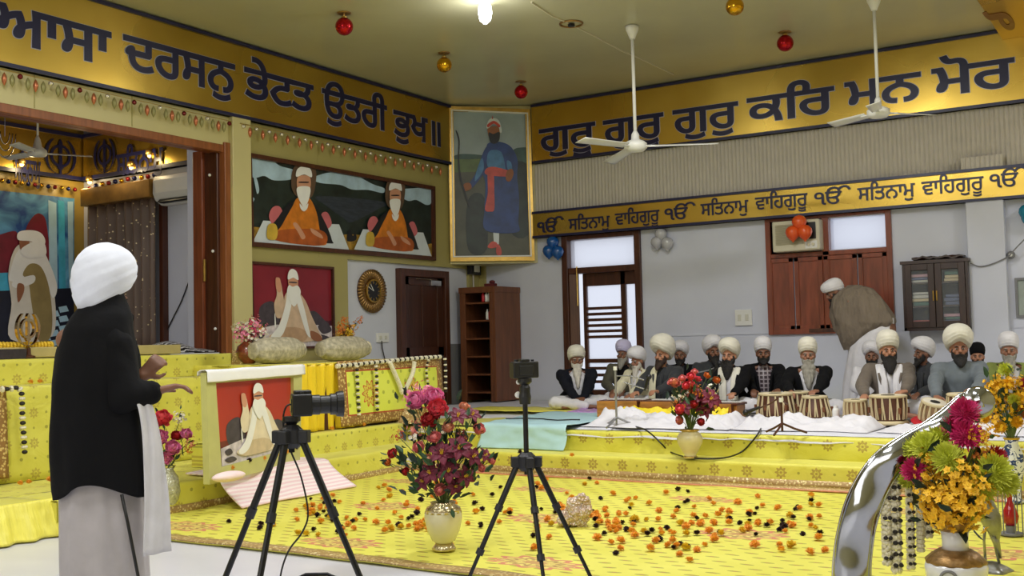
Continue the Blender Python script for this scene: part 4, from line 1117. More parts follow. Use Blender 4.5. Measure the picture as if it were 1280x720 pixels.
tag(MB().sheet(50, 36, tw, (0, 0, .014)).build('striped_towel', pink(), smooth=True), 'pink and white striped towel draped over the step before the standing portrait', 'towel')
tag(MB().ell((0, 0, .04), (.07, .17, .042), 20, 12).build('folded_towel', M('pale_pink_towel', (240, 216, 216), rough=.9, var=.05, bmp=.3, bs=40), smooth=True, loc=onP(286, 597, bl+ns*.10, ns)-V((0, 0, .03))), 'small rolled pink towel at the lower left corner of the standing portrait', 'towel')
# ================================================================== things on the walls and ceiling
# tall open shelf unit in the far corner
q1 = onY(575, 400, 13.45); q2 = onY(619, 400, 13.45); q3x = q2.x; q3y = onX(652, 400, q2.x).y
zt = onY(590, 359, 13.45).z; wS = q2.x-q1.x; dS = min(.72, q3y-13.45)
t = thing('shelf_unit', 'tall brown open shelf unit standing in the far corner below the tall painting', 'shelf', (q1.x, 13.45, ZP+.03))
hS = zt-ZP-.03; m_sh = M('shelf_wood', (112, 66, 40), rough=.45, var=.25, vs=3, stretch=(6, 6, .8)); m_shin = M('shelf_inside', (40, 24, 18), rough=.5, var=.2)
MB().box((0, 0, 0), (.05, dS, hS)).build('side_panel', m_sh, t, bevel=.004); MB().box((wS-.05, 0, 0), (wS, dS, hS)).build('side_panel', m_sh, t, bevel=.004)
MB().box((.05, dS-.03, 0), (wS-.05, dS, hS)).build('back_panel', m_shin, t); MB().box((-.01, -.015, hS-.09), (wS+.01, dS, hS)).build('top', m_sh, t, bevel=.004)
MB().box((.05, -.005, 0), (.10, .03, hS-.09)).box((wS-.10, -.005, 0), (wS-.05, .03, hS-.09)).build('front_stile', m_sh, t, bevel=.003)
for k in range(6): MB().box((.05, .02, .12+k*.27), (wS-.05, dS-.03, .145+k*.27)).build('shelf', m_sh, t)
m_redc = M('red_plastic', (190, 30, 44), rough=.4, var=0)
for k, (dx, zz, mm) in enumerate(((-.20, 5, m_redc), (-.14, 5, m_wplast), (-.09, 5, m_wplast), (-.13, 4, m_wplast), (-.08, 4, m_redc))):
    o = MB().lathe([(.022, 0), (.026, .02), (.026, .11), (.012, .13), (.012, .16)], 12).build('bottle', mm, loc=(q1.x+wS-.10+dx+.04, 13.53, ZP+.03+.146+(zz)*.27-.27*.0 if zz < 5 else ZP+.03+.146+5*.27), smooth=True)
    tag(o, ['red bottle on the upper shelf of the corner shelf unit', 'small white bottle beside the red one on the upper shelf', 'small white bottle at the right end of the upper shelf', 'small white bottle on the second shelf of the corner unit', 'red bottle at the right of the second shelf'][k], 'bottle')
tag(MB().box((-.09, -.05, 0), (.09, .05, .05)).ell((.03, 0, .07), (.05, .04, .03)).build('cloth_bundle', M('maroon_cloth', (96, 30, 36), rough=.8, var=.2), loc=(q1.x+wS-.18, 13.62, zt+.001), bevel=.01), 'small maroon bundle lying on top of the corner shelf unit', 'bundle')
# junction box on the corner pillar
q = onX(590, 337, XA+.12); t = thing('junction_box', 'small dark box with a white cover below the tall painting', 'box', (XA+.05, onX(590, 337, XA+.05).y, onX(590, 337, XA).z-.09))
MB().box((0, -.14, 0), (.08, .14, .19)).build('casing', m_black, t, bevel=.006); MB().box((.08, -.06, .04), (.095, .08, .15)).build('cover', m_wplast, t, bevel=.004)
mb = MB().tube([(.02, 0, 0), (.02, .01, -.5)], .012, 6); mb.build('conduit', m_corr, t)

# sunburst clock
q = onX(463, 364, XA); t = thing('wall_clock', 'round wall clock with a bronze ribbed rim and black dial', 'clock', (XA, q.y, q.z))
rc = (onX(463, 337, XA).z-onX(463, 391, XA).z)/2
m_brz = M('bronze', (150, 116, 70), rough=.35, metal=.7, var=.2, vs=20)
n_ = 40
mb = MB()
for i in range(n_*1):
    a = 2*PI*i/n_; b = a+.14
    mb.tube([(.03, rc*.52*math.cos(a), rc*.52*math.sin(a)), (.05, rc*.75*math.cos(a+.07), rc*.75*math.sin(a+.07)), (.03, rc*math.cos(b), rc*math.sin(b))], [.016, .024, .02], 6)
mb.build('ribbed_rim', m_brz, t, smooth=True)
MB().lathe([(rc*.96, 0), (rc*.96, .03), (rc*.5, .045)], 40, axis=(1, 0, 0)).build('rim_back', m_wood, t, smooth=False)
MB().lathe([(rc*.54, .03), (rc*.54, .07), (rc*.48, .075), (rc*.47, .05)], 40, axis=(1, 0, 0)).build('bezel', m_gilt, t, smooth=False)
MB().lathe([(rc*.5, .03), (rc*.5, .055)], 40, axis=(1, 0, 0)).build('dial', m_black, t)
mb = MB()
for i in range(12):
    a = 2*PI*i/12; mb.obox((.058, rc*.40*math.cos(a), rc*.40*math.sin(a)), (.002, 0, 0), V((0, math.cos(a), math.sin(a)))*.018, V((0, -math.sin(a), math.cos(a)))*.005)
mb.build('hour_marks', m_gilt, t)
for L_, a, w_ in ((.17, 2.7, .008), (.11, 2.2, .010)):
    MB().obox((.062, L_/2*math.cos(a), L_/2*math.sin(a)), (.002, 0, 0), V((0, math.cos(a), math.sin(a)))*L_/2, V((0, -math.sin(a), math.cos(a)))*w_/2).build('hand', m_wplast, t)

def switchboard(x, y, w, h, lab, pl):
    if pl == 'A': q = onX(x, y, XA); t = thing('switch_board', lab, 'switch', q); U = V((0, 1, 0)); N = V((1, 0, 0))
    else: q = onY(x, y, YB); t = thing('switch_board', lab, 'switch', q); U = V((1, 0, 0)); N = V((0, -1, 0))
    MB().obox(N*.015, U*w/2, N*.015, V((0, 0, h/2))).build('plate', m_wplast, t, bevel=.006)
    for k in (-1, 1):
        MB().obox(N*.033+U*k*w*.22, U*w*.10, N*.005, V((0, 0, h*.2))).build('switch', M('ivory', (206, 204, 190), rough=.4, var=0), t, bevel=.003)
    return t
switchboard(930, 397, .24, .22, 'white switch board on the far wall left of the shuttered window', 'B')
switchboard(477, 422, .26, .13, 'white socket board on the left wall beside the dark door', 'A')
mb = MB(); mb.tube([onX(x, y, XA+.03) for x, y in ((477, 426), (478, 436), (481, 449))], .008, 6); tag(mb.build('power_cable', m_black), 'short black cable hanging from the socket board by the dark door', 'cable')

# window air conditioner
qa, qb = onY(971, 276, YB), onY(1031, 317, YB)
w_, h_ = qb.x-qa.x, onY(1000, 277, YB).z-onY(1000, 315, YB).z
t = thing('window_air_conditioner', 'cream window air conditioner set above the red brown shutters', 'air conditioner', (qa.x, YB-.1, onY(1000, 315, YB).z))
m_cr = M('cream_plastic', (206, 200, 176), rough=.45, var=.05)
MB().box((0, -.12, 0), (w_, .15, h_)).build('body', m_cr, t, bevel=.02, seg=3)
mb = MB()
for k in range(14): mb.box((.05, -.135, h_*.22+k*h_*.048), (w_*.66, -.12, h_*.22+k*h_*.048+.012))
mb.build('grille', M('beige_grille', (176, 168, 140), rough=.5, var=0), t)
MB().box((w_*.70, -.13, h_*.36), (w_*.93, -.118, h_*.9)).build('vent', m_black, t); MB().box((w_*.70, -.128, h_*.06), (w_*.95, -.118, h_*.3)).build('control_panel', m_wplast, t)
for k in (.78, .87): MB().lathe([(.02, 0), (.02, .02)], 12, (w_*k, -.128, h_*.18), axis=(0, -1, 0)).build('knob', m_cr, t)

# balloons
def balloons(lab, c3, pos, r, Y=YB-.3):
    m = M('balloon_'+lab.split()[0], c3, rough=.12, var=0, coat=.5)
    m.node_tree.nodes['Principled BSDF'].inputs['Transmission Weight'].default_value = .0
    q = onY(*pos[0], Y); t = thing('balloon_cluster', lab, 'balloons', q)
    for x, y in pos:
        c = onY(x, y, Y)-q; MB().lathe([(.001, -r*1.25), (.018, -r*1.22), (.012, -r*1.12), (r*.45, -r*.9), (r*.8, -r*.5), (r*.98, 0), (r*.9, r*.45), (r*.6, r*.8), (.001, r)], 20, c+V((0, 0, .0))).build('balloon', m, t, smooth=True)
balloons('blue metallic balloon trio beside the open door', (20, 84, 156), [(691, 303), (686, 314), (697, 315)], .10, YB-.115)
balloons('white translucent balloon trio on the far wall right of the door', (186, 186, 192), [(826, 293), (821, 303), (834, 304)], .09, YB-.10)
balloons('orange balloon trio hanging over the window air conditioner', (222, 84, 30), [(999, 278), (991, 291), (1006, 290)], .10, YB-.34)
t = balloons('teal balloon at the far right edge on the back wall', (30, 130, 160), [(1284, 265), (1287, 272)], .1, YB-.11)

# hanging glass front cabinet
qa = onY(1127, 327, YB-.25); qb = onY(1213, 412, YB-.25); w_ = qb.x-qa.x; h_ = qa.z-qb.z; m_cab = M('cabinet_wood', (52, 32, 26), rough=.35, var=.3, vs=3, stretch=(6, 6, 1))
t = thing('wall_cabinet', 'dark glass fronted cabinet hung on the far wall beside the white pillar', 'cabinet', (qa.x, YB-.25, qb.z))
MB().box((0, .0, 0), (.03, .25, h_)).build('side_panel', m_cab, t); MB().box((w_-.03, .0, 0), (w_, .25, h_)).build('side_panel', m_cab, t)
MB().box((0, 0, 0), (w_, .25, .04)).build('base', m_cab, t); MB().box((-.02, -.02, h_-.04), (w_+.02, .25, h_)).build('top', m_cab, t); MB().box((0, .22, 0), (w_, .249, h_)).build('back_panel', M('cabinet_back', (46, 44, 44), rough=.6, var=.1), t)
for k in (1, 2): MB().box((.03, .02, h_*k/3), (w_-.03, .22, h_*k/3+.02)).build('shelf', m_cab, t)
g_ = bpy.data.materials.new('cabinet_glass'); g_.use_nodes = True; p_ = g_.node_tree.nodes['Principled BSDF']; p_.inputs['Alpha'].default_value = .07; p_.inputs['Roughness'].default_value = .05; p_.inputs['Base Color'].default_value = (.8, .85, .9, 1)
for s_ in (0, 1):
    a = .03+s_*(w_/2-.03); b = a+w_/2-.03
    d = frame_mb(a+.004, b-.004, .04, h_-.045, .075, -.02, .005).build('door', m_cab, t, bevel=.003)
    MB().box((a+.055, -.006, .09), (b-.055, -.002, h_-.1)).build('door_glass', g_, d)
    MB().tube([(b-.02 if s_ == 0 else a+.02, -.035, h_*.42), (b-.02 if s_ == 0 else a+.02, -.035, h_*.56)], .008, 6).build('handle', m_gilt, d)
cx0, cz0 = qa.x, qb.z
bk = [((200, 200, 190), 'pale'), ((70, 110, 96), 'green'), ((170, 70, 60), 'red'), ((90, 100, 130), 'blue'), ((205, 190, 150), 'cream'), ((190, 150, 160), 'pink')]
rr = random.Random(3)
shel = ['bottom', 'middle', 'top']
for s_ in range(3):
    for half in range(2):
        x = .08+half*w_/2; n_ = 0
        stack = [(rr.randrange(6), rr.uniform(.03, .055)) for _ in range(rr.choice((2, 3, 4)))]
        z = cz0+h_*s_/3+.022+(.02 if s_ == 0 else 0); bw = .24
        for j, (ci, hh) in enumerate(stack):
            o = MB().box((-bw/2, -.07, 0), (bw/2, .07, hh*.85)).build('book', M('book_'+bk[ci][1], bk[ci][0], rough=.6, var=.1), loc=(cx0+x+.13+rr.uniform(-.02, .02), YB-.12, z), bevel=.004)
            o['label'] = '%s book lying flat in the %s stack on the %s cabinet shelf' % (bk[ci][1], ('left', 'right')[half], shel[s_]); o['category'] = 'book'; o['group'] = '%s books in the %s stack on the %s cabinet shelf' % (bk[ci][1], ('left', 'right')[half], shel[s_]); z += hh
t = tag(MB().sheet(14, 8, lambda u, v: V((-.3+.6*u, -.1+.2*v, .03+.03*fold(u*3, v*3))), (0, 0, .02)).build('folded_cloth', m_cab, loc=(qb.x-.35, YB-.13, qa.z+.01)), 'dark folded cloth lying on top of the wall cabinet', 'cloth')
# cable & small wall lamp right of the pillar
mb = MB(); mb.tube(cr([onY(x, y, YB-.16) for x, y in ((1213, 329), (1225, 333), (1240, 330), (1258, 322), (1263, 318), (1272, 308), (1284, 296))], 5, False), .008, 6)
tag(mb.build('wall_cable', m_grey, smooth=True), 'grey cable sagging across the white pillar beside the cabinet', 'cable')
q = onY(1264, 319, YB-.05); t = thing('wall_fitting', 'small round grey wall fitting right of the white pillar', 'fitting', q)
MB().lathe([(.045, 0), (.05, .03), (.03, .06)], 16, axis=(0, -1, 0)).build('housing', m_grey, t, smooth=True); MB().ell((0, -.06, 0), .022).build('lens', m_wplast, t, smooth=True)
t = thing('notice_frame', 'grey framed panel at the far right edge of the back wall', 'frame', onY(1282, 372, YB))
frame_mb(-.11, .25, -.24, .24, .03, -.03, 0).build('frame', m_grey, t); MB().box((-.09, -.01, -.22), (.23, 0, .22)).build('panel', M('greenish_panel', (150, 160, 152), rough=.5), t)

# ------------------------------------------------ ceiling fans
def fan(px, ytop, xb, yb, depthY, zc, lab, ang, r=.75, rod=.02):
    top = onZ(px, ytop, zc); hub = onY(xb, yb, top.y); z0 = hub.z; L = zc-z0
    t = thing('ceiling_fan', lab, 'fan', (top.x, top.y, z0))
    MB().lathe([(.03, L-.16), (.075, L-.05), (.078, L-.01), (.05, L-.001)], 20).build('canopy', m_wplast, t, smooth=True)
    MB().tube([(0, 0, .08), (0, 0, L-.1)], rod, 10).build('down_rod', m_wplast, t, smooth=True)
    MB().lathe([(.02, -.07), (.09, -.06), (.135, -.02), (.135, .03), (.10, .06), (.05, .08), (.045, .14), (.022, .18)], 24).build('motor_housing', m_wplast, t, smooth=True)
    for k in range(3):
        a = ang+k*2*PI/3; c, s = math.cos(a), math.sin(a); U = V((c, s, 0)); W = V((-s, c, 0))
        mb = MB(); mb.sheet(10, 3, lambda u, v: U*(.17+(r-.17)*u)+W*((v-.5)*(.10+.05*u))+V((0, 0, -.0+.018*(v-.5)*2-.03*u)), (0, 0, .006)); b = mb.build('blade', m_wplast, t, smooth=True)
        MB().obox(U*.17+V((0, 0, -.006)), U*.06, W*.025, V((0, 0, .006))).build('blade_arm', m_wplast, b)
    return t
fan(790, 32, 796, 183, 0, ZC, 'white ceiling fan on a long rod before the left end of the far band', math.radians(16), .95)
# second fan whose canopy is above the frame
hub = onZ(1098, 141, 3.72)
def fan2():
    t = thing('ceiling_fan', 'white ceiling fan on a long rod at the right, before the far gold band', 'fan', hub); L = ZC-hub.z
    MB().lathe([(.03, L-.16), (.075, L-.05), (.078, L-.01), (.05, L-.001)], 20).build('canopy', m_wplast, t, smooth=True)
    MB().tube([(0, 0, .08), (0, 0, L-.1)], .018, 10).build('down_rod', m_wplast, t, smooth=True)
    MB().lathe([(.02, -.06), (.09, -.05), (.12, -.02), (.12, .03), (.09, .05), (.04, .07), (.035, .14), (.02, .17)], 24).build('motor_housing', m_wplast, t, smooth=True)
    for k in range(3):
        a = math.radians(38)+k*2*PI/3; c, s = math.cos(a), math.sin(a); U = V((c, s, 0)); W = V((-s, c, 0)); r = .62
        b = MB().sheet(10, 3, lambda u, v: U*(.15+(r-.15)*u)+W*((v-.5)*(.10+.04*u))+V((0, 0, .018*(v-.5)*2-.02*u)), (0, 0, .006)).build('blade', m_wplast, t, smooth=True)
        MB().obox(U*.15+V((0, 0, -.006)), U*.06, W*.022, V((0, 0, .006))).build('blade_arm', m_wplast, b)
fan2()
h3 = onX(47, 191, -11.3)
def fan3():
    t = thing('ceiling_fan', 'white ceiling fan inside the alcove in front of the gold band', 'fan', h3); L = ZA-h3.z
    MB().tube([(0, 0, .08), (0, 0, L)], .012, 8).build('down_rod', m_wplast, t, smooth=True)
    MB().lathe([(.02, -.05), (.09, -.04), (.11, -.01), (.10, .03), (.05, .07), (.03, .16), (.012, .2)], 24).build('motor_housing', m_wplast, t, smooth=True)
    for k in range(3):
        a = math.radians(62)+k*2*PI/3; c, s = math.cos(a), math.sin(a); U = V((c, s, 0)); W = V((-s, c, 0)); r = .6
        b = MB().sheet(10, 3, lambda u, v: U*(.15+(r-.15)*u)+W*((v-.5)*.11)+V((0, 0, .015*(v-.5)*2)), (0, 0, .006)).build('blade', m_wplast, t, smooth=True)
        MB().obox(U*.15+V((0, 0, -.006)), U*.06, W*.02, V((0, 0, .006))).build('blade_arm', m_wplast, b)
fan3()

# ------------------------------------------------ bulb and baubles under the ceiling
q = onZ(606, 2, ZC); qb_ = onY(606, 16, q.y)
t = thing('ceiling_bulb', 'lit white bulb hanging under the ceiling', 'lamp', (q.x, q.y, qb_.z))
MB().tube([(0, 0, .12), (0, 0, ZC-qb_.z)], .03, 12).build('holder', m_wplast, t, smooth=True)
MB().lathe([(.03, .14), (.065, .08), (.075, 0), (.06, -.08), (.02, -.12)], 20).build('bulb', emit('bulb_glow', (255, 255, 250), 12), t, smooth=True)
l = bpy.data.lights.new('bulb_light', 'POINT'); l.energy = 14; l.shadow_soft_size = .08; lo = bpy.data.objects.new('bulb_light', l); COL.objects.link(lo); lo.location = V(t.location)+V((.0, -.12, -.2))
m_rb = M('red_mirror_ball', (176, 16, 30), rough=.12, metal=.7, var=0); m_gb = M('gold_mirror_ball', (214, 160, 40), rough=.12, metal=.95, var=0)
for px, py, top, rp, m_, lab in ((430, 33, 16, 11, m_rb, 'red shiny ball hanging from the ceiling near the upper left'), (555, 81, 66, 9.5, m_gb, 'gold shiny ball hanging above the corner end of the left band'),
    (651, 115, 102, 8.5, m_rb, 'red shiny ball hanging in front of the tall corner painting top'), (918, 8, -8, 11, m_gb, 'gold shiny ball hanging from the ceiling left of the second fan rod'), (981, 54, 40, 10, m_rb, 'red shiny ball hanging between the two fan rods')):
    q = onZ(px, top, ZC); c = onY(px+.4, py, q.y); dd_ = (c-EYE).length; r = rp/F*dd_*.98
    t = thing('hanging_ball', lab, 'ornament', (q.x, q.y, c.z))
    MB().ell((0, 0, 0), r, 24, 16).build('ball', m_, t, smooth=True)
    MB().lathe([(r*.3, r*.93), (r*.3, r*1.12), (r*.1, r*1.15)], 12).build('cap', m_gilt, t)
    MB().tube([(0, 0, r*1.1), (0, 0, ZC-c.z)], .006, 5).build('string', m_gilt, t); MB().lathe([(.07, ZC-c.z-.012), (.08, ZC-c.z-.001)], 12).build('ceiling_hook', m_brz, t)
# wiring line and a bare hook plate on the ceiling
pl = [onZ(x, y, ZC-.006) for x, y in ((664, 3), (690, 20), (713, 30), (745, 46), (778, 64), (800, 73), (842, 93))]
tag(MB().tube(pl, .010, 6).build('ceiling_cable', m_cr), 'pale cable run along the ceiling by the left fan rod', 'cable')
q = onZ(714, 30, ZC-.01); t = thing('ceiling_hook_ring', 'dark bare hook ring on the ceiling left of the fan rod', 'hook', q)
MB().tube([(.13*math.cos(a), .13*math.sin(a), 0) for a in [2*PI*i/20 for i in range(21)]], .012, 6).build('ring', m_brz, t); MB().lathe([(.04, -.03), (.04, .0)], 12).build('hook', m_black, t)

# garland of little pendants under the left band
def pendant_string(lab, pts, kinds, gap):
    q0 = onX(pts[0][0], pts[0][1], XA+.14); t = thing('pendant_garland', lab, 'garland', q0)
    m_pr = M('rose_gold_pendant', (196, 120, 84), rough=.3, metal=.6, var=0); m_ps = M('silver_bead', (220, 214, 200), rough=.2, metal=.7, var=0); m_ol = M('olive_pendant', (150, 146, 96), rough=.4, metal=.3, var=0); m_dr = M('dark_red_bead', (110, 20, 26), rough=.2, metal=.4, var=0)
    mm = [m_pr, m_ps, m_ol, m_dr]
    proto = {}
    def mk(k):
        if k in (0, 2): return MB().lathe([(.001, -.07), (.02, -.035), (.026, 0), (.018, .03), (.001, .06)], 8)
        return MB().ell((0, 0, 0), .026, 10, 8)
    n = 0
    for i in range(len(pts)-1):
        a = onX(*pts[i], XA+.14); b = onX(*pts[i+1], XA+.14); L = (b-a).length; c = int(L/gap)
        for j in range(c):
            k = kinds[n % len(kinds)]; n += 1
            p = a.lerp(b, (j+.5)/c)-q0-V((0, 0, .03 if k in (1, 3) else .08))
            if k not in proto: proto[k] = mk(k).build('pendant', mm[k], t, smooth=True, loc=p)
            else:
                o = proto[k].copy(); COL.objects.link(o); o.location = p; o.parent = t
    MB().tube([onX(x, y, XA+.14)-q0 for x, y in pts], .004, 5).build('string', m_gilt, t)
pendant_string('string of red and olive pendants hung below the left gold band over the portal', [(-10, 84), (130, 116), (290, 152)], [2, 0, 2, 3, 2, 0, 2, 1], .082)
pendant_string('string of small glinting beads hung below the left gold band over the wide painting', [(300, 154), (420, 180), (553, 208)], [1, 0], .105)

# ------------------------------------------------ cushions, vases on the block
m_cush = M('brocade_cushion', (184, 176, 152), rough=.6, var=.35, vs=22, bmp=.5, bs=30)
def bolster(x, y, X, z, lab, hl=.30):
    q = onX(x, y, X); 
    def fn(u, v):
        a = -hl+2*hl*u; e = abs(2*u-1); r = .15*(1-e**4*.55)*(.96+.06*math.sin(v*2*PI*6)*e); return V((r*math.cos(v*2*PI), a, r*math.sin(v*2*PI)))
    o = MB().grid(28, 26, fn); o.ell((0, -hl, 0), (.09, .02, .09)).ell((0, hl, 0), (.09, .02, .09)); o = o.build('bolster_cushion', m_cush, smooth=True, loc=(q.x, q.y, z+.15)); return tag(o, lab, 'cushion')
bolster(347, 447, -8.3, 1.16, 'beige brocade bolster under the left end of the maroon portrait', .36)
bolster(430, 444, -8.3, 1.16, 'beige brocade bolster below the sunburst clock', .40)

# brass emblem and gold heap at the far left
q = onX(36, 436, -9.3)
t = thing('emblem_stand', 'polished brass standing emblem with ring and curved blades at the far left', 'emblem', (q.x, q.y, 1.30))
m_brass = M('polished_brass', (214, 196, 150), rough=.15, metal=1, var=0)
mb = MB(); khanda(mb, (0, 0, .235), (-.25, .97, 0), (0, 0, 1), (.97, .25, 0), .19, .03); mb.build('blades', m_brass, t, bevel=.004)
MB().lathe([(.06, .0), (.06, .015), (.02, .03), (.018, .09)], 16).build('base', m_wood, t, smooth=False)
m_gsat = M('gold_sequin_cloth', (214, 168, 40), rough=.45, var=.25, vs=30, bmp=.5, bs=40)
yh = onX(18, 425, -9.75).y
tag(MB().sheet(40, 20, lambda u, v: V((-.2+.4*v, -1.6+1.6*u, .003+.34*min(1, (1-u)*3.2)**.6*math.sin(PI*v)**.5*(1+.2*MN.noise(V((u*9, v*5, 2)))))), (0, 0, .01)).build('gold_cloth_heap', m_gsat, smooth=True, loc=(-9.78, yh, 1.30)), 'gold sequinned cloth heaped at the far left of the alcove ledge', 'cloth')
tag(MB().box((-.03, -1.2, -.0), (.12, 1.75, .10)).build('ledge_moulding', M('ledge_cream', (186, 170, 110), rough=.5), loc=(-9.45, 6.3, 1.30), bevel=.01), 'cream ledge moulding under the brass emblem', 'ledge')
tag(MB().box((0, -.16, 0), (.02, .16, .09)).build('dark_plaque', M('dark_plaque', (44, 36, 44), rough=.5, var=.5, vs=30), loc=(-9.29, onX(12, 443, -9.29).y, 1.295)), 'small dark patterned plaque at the left end of the cream ledge', 'plaque')
q = onX(225, 432, -9.85)
tag(MB().sheet(40, 14, lambda u, v: V((-.2+.4*v, -.75+1.5*u, .02+.13*math.sin(PI*v)*(.4+.6*abs(math.sin(u*7)))*math.sin(PI*u)**.5)), (0, 0, .01)).build('striped_bundle', striped(), smooth=True, loc=(-9.72, q.y-.5, Zs)), 'black and white striped cloth bundle on the alcove ledge beside the curtain', 'cloth')

# ------------------------------------------------ tripods with cameras
m_tri = M('tripod_black', (20, 21, 24), rough=.35, var=.1, metal=.3); m_trj = M('tripod_joint', (44, 44, 48), rough=.4, metal=.4, var=0)
def tripod(lab, base, zapex, ztop, spread, ang, col=.014, zmid=None):
    t = thing('tripod', lab, 'tripod', base)
    for k in range(3):
        a = ang[k]; sp = spread[k] if isinstance(spread, (list, tuple)) else spread
        U = V((math.cos(a), math.sin(a), 0)); p0 = U*.045+V((0, 0, zapex)); p1 = U*sp+V((0, 0, .012)); d = p1-p0
        lg = MB().tube([p0, p0+d*.36], .0165, 10).tube([p0+d*.34, p0+d*.70], .0135, 10).tube([p0+d*.68, p1], .0105, 10).build('leg', m_tri, t, smooth=False)
        for f_ in (.36, .70): MB().tube([p0+d*(f_-.025), p0+d*(f_+.02)], .0215, 12).build('twist_lock', m_trj, lg)
        MB().ell(p1+V((0, 0, .004)), .018, 10, 8).build('rubber_foot', m_black, lg)
        MB().obox(p0, U*.04, V((-U.y, U.x, 0))*.022, V((0, 0, .028))).build('leg_hinge', m_trj, lg, bevel=.005)
    MB().lathe([(.035, zapex-.05), (.05, zapex-.03), (.05, zapex+.03), (.03, zapex+.05)], 16).build('collar', m_trj, t)
    MB().tube([(0, 0, zapex-.07), (0, 0, ztop-.13)], col, 12).build('centre_column', m_tri, t)
    MB().lathe([(.03, ztop-.14), (.034, ztop-.10), (.03, ztop-.08), (.03, ztop-.05), (.022, ztop-.035), (.04, ztop-.02), (.04, ztop)], 16).build('ball_head', m_black, t)
    MB().ell((-.045, -.0, ztop-.09), (.018, .018, .018)).ell((-.04, 0, ztop-.02), .014).build('clamp_knob', m_wplast if 'centre' in lab else m_trj, t, smooth=True)
    return t
# first tripod (nearer), second tripod (centre)
b1 = onZ(368, 815, 0); b2 = onZ(662, 737, 0)
def hz(px, py, b):   # height of a pixel over the vertical through b
    n_ = V((b.x, b.y, 0)).normalized(); return onP(px, py, V((b.x, b.y, 0)), n_).z
cr_ = _x; camr = V((.85, .53, 0)).normalized(); camf = V((-.53, .85, 0)).normalized()
aR = math.atan2(camr.y, camr.x)
t1 = tripod('black tripod with a long lens camera, left of the flower vase', b1, hz(378, 545, b1), hz(380, 520, b1)+.0, [.46, .44, .40], [aR-.25, aR+PI-.05, aR-PI/2-.35])
t2 = tripod('black tripod with a small camera in the centre of the view', b2, hz(658, 577, b2), hz(656, 473, b2), [.36, .36, .33], [aR-.15, aR+PI+.15, aR-PI/2+.25])
def camera(lab, base, z, d, lens, s=1.0, body=(.07, .055, .05)):
    """d = lens direction (unit, horizontal)"""
    d = V(d).normalized(); w = V((-d.y, d.x, 0)); t = thing('camera', lab, 'camera', (base.x, base.y, z)); U = V((0, 0, 1))
    bw, bd, bh = body[0]*s, body[1]*s*.6, body[2]*s
    MB().obox(U*bh, w*bw, d*bd, U*bh).obox(U*(bh*2.05)+d*.005, w*bw*.36, d*bd*.9, U*bh*.28).obox(U*bh*.95+w*bw*.8+d*bd*.9, w*bw*.2, d*bd*.4, U*bh*.9).build('body', m_black, t, bevel=.008, seg=3)
    L_ = lens; mb = MB(); r = .036*s
    mb.lathe([(r, 0), (r*1.02, L_*.3), (r*.92, L_*.32), (r*.92, L_*.6), (r*1.08, L_*.62), (r*1.1, L_*.78), (r*1.25, L_*.8), (r*1.35, L_), (r*1.2, L_), (r*1.1, L_*.85)], 24, U*bh*.95+d*bd*.8, axis=d); ln = mb.build('lens', m_black, t, smooth=False)
    MB().lathe([(r*1.0, 0), (r*.9, .004)], 20, U*bh*.95+d*(bd*.8+L_*.84), axis=d).build('front_glass', M('lens_glass', (20, 24, 40), rough=.05, var=0), ln)
    MB().lathe([(.012, 0), (.012, .012)], 12, U*bh*2+w*bw*.65).lathe([(.009, 0), (.009, .01)], 12, U*bh*2-w*bw*.65).build('dial', m_trj, t)
    MB().obox(-d*bd*1.02+U*bh*.95, w*bw*.55, d*.003, U*bh*.6).build('screen', M('camera_screen', (30, 32, 38), rough=.2, var=0), t, bevel=.003)
    return t
camera('black camera with long zoom lens pointing right on the nearer tripod', b1+camr*.045, hz(380, 520, b1)+.002, camr*.96+camf*.28, .15, 1.22, (.052, .06, .04))
camera('small black camera seen from behind on the centre tripod', b2, hz(656, 473, b2)+.002, camf*.92-camr*.38, .07, 1.0, (.075, .05, .045))
# cable looping off the nearer camera
c = cr([onP(x, y, V((b1.x, b1.y, 0)), V((b1.x, b1.y, 0)).normalized()) for x, y in ((372, 505), (358, 508), (354, 530), (362, 560), (376, 595), (385, 640), (378, 665), (360, 690), (350, 725), (352, 770))], 6, False)
tag(MB().tube(c, .0045, 6).build('camera_cable', m_black, smooth=True), 'thin black cable looping down from the camera on the nearer tripod', 'cable')
q = onZ(396, 738, 0)
t = thing('camera_bag', 'black rounded bag on the marble floor behind the nearer tripod', 'bag', q, rz=aR)
MB().ell((0, 0, .035), (.19, .13, .04), 24, 12).build('body', m_black, t, smooth=True)
MB().tube([(-.12, 0, .06), (-.06, 0, .088), (.06, 0, .088), (.12, 0, .06)], .009, 8).build('handle', m_trj, t, smooth=True)

# ------------------------------------------------ microphone stands
def micstand(lab, b, z1, booms, col, feet=.22, r=.011):
    t = thing('microphone_stand', lab, 'microphone stand', b)
    MB().tube([(0, 0, .03), (0, 0, z1)], r, 10).build('pole', col, t)
    for k in range(3):
        a = k*2*PI/3+.5; MB().tube([(0, 0, .10), (feet*.5*math.cos(a), feet*.5*math.sin(a), .05), (feet*math.cos(a), feet*math.sin(a), .012)], .010, 8).build('leg', col, t)
    for pts, mic in booms:
        MB().tube(pts, .007, 8).build('boom', col, t)
        if mic: 
            d = (V(mic[1])-V(mic[0])).normalized(); q0 = V(mic[0])
            m_ = MB().lathe([(.012, 0), (.018, .10), (.019, .12)], 14, q0, axis=d).build('microphone', m_black, t)
            MB().ell(q0+d*.145, .029, 14, 10).build('mesh_head', m_trj, m_, smooth=True)
    MB().lathe([(.02, z1-.04), (.02, z1)], 12).build('clutch', m_wplast, t)
    return t
def off(px, py, b, Y=None):  # local coords of a pixel on the fronto plane at b's Y
    return onY(px, py, Y or b.y)-b
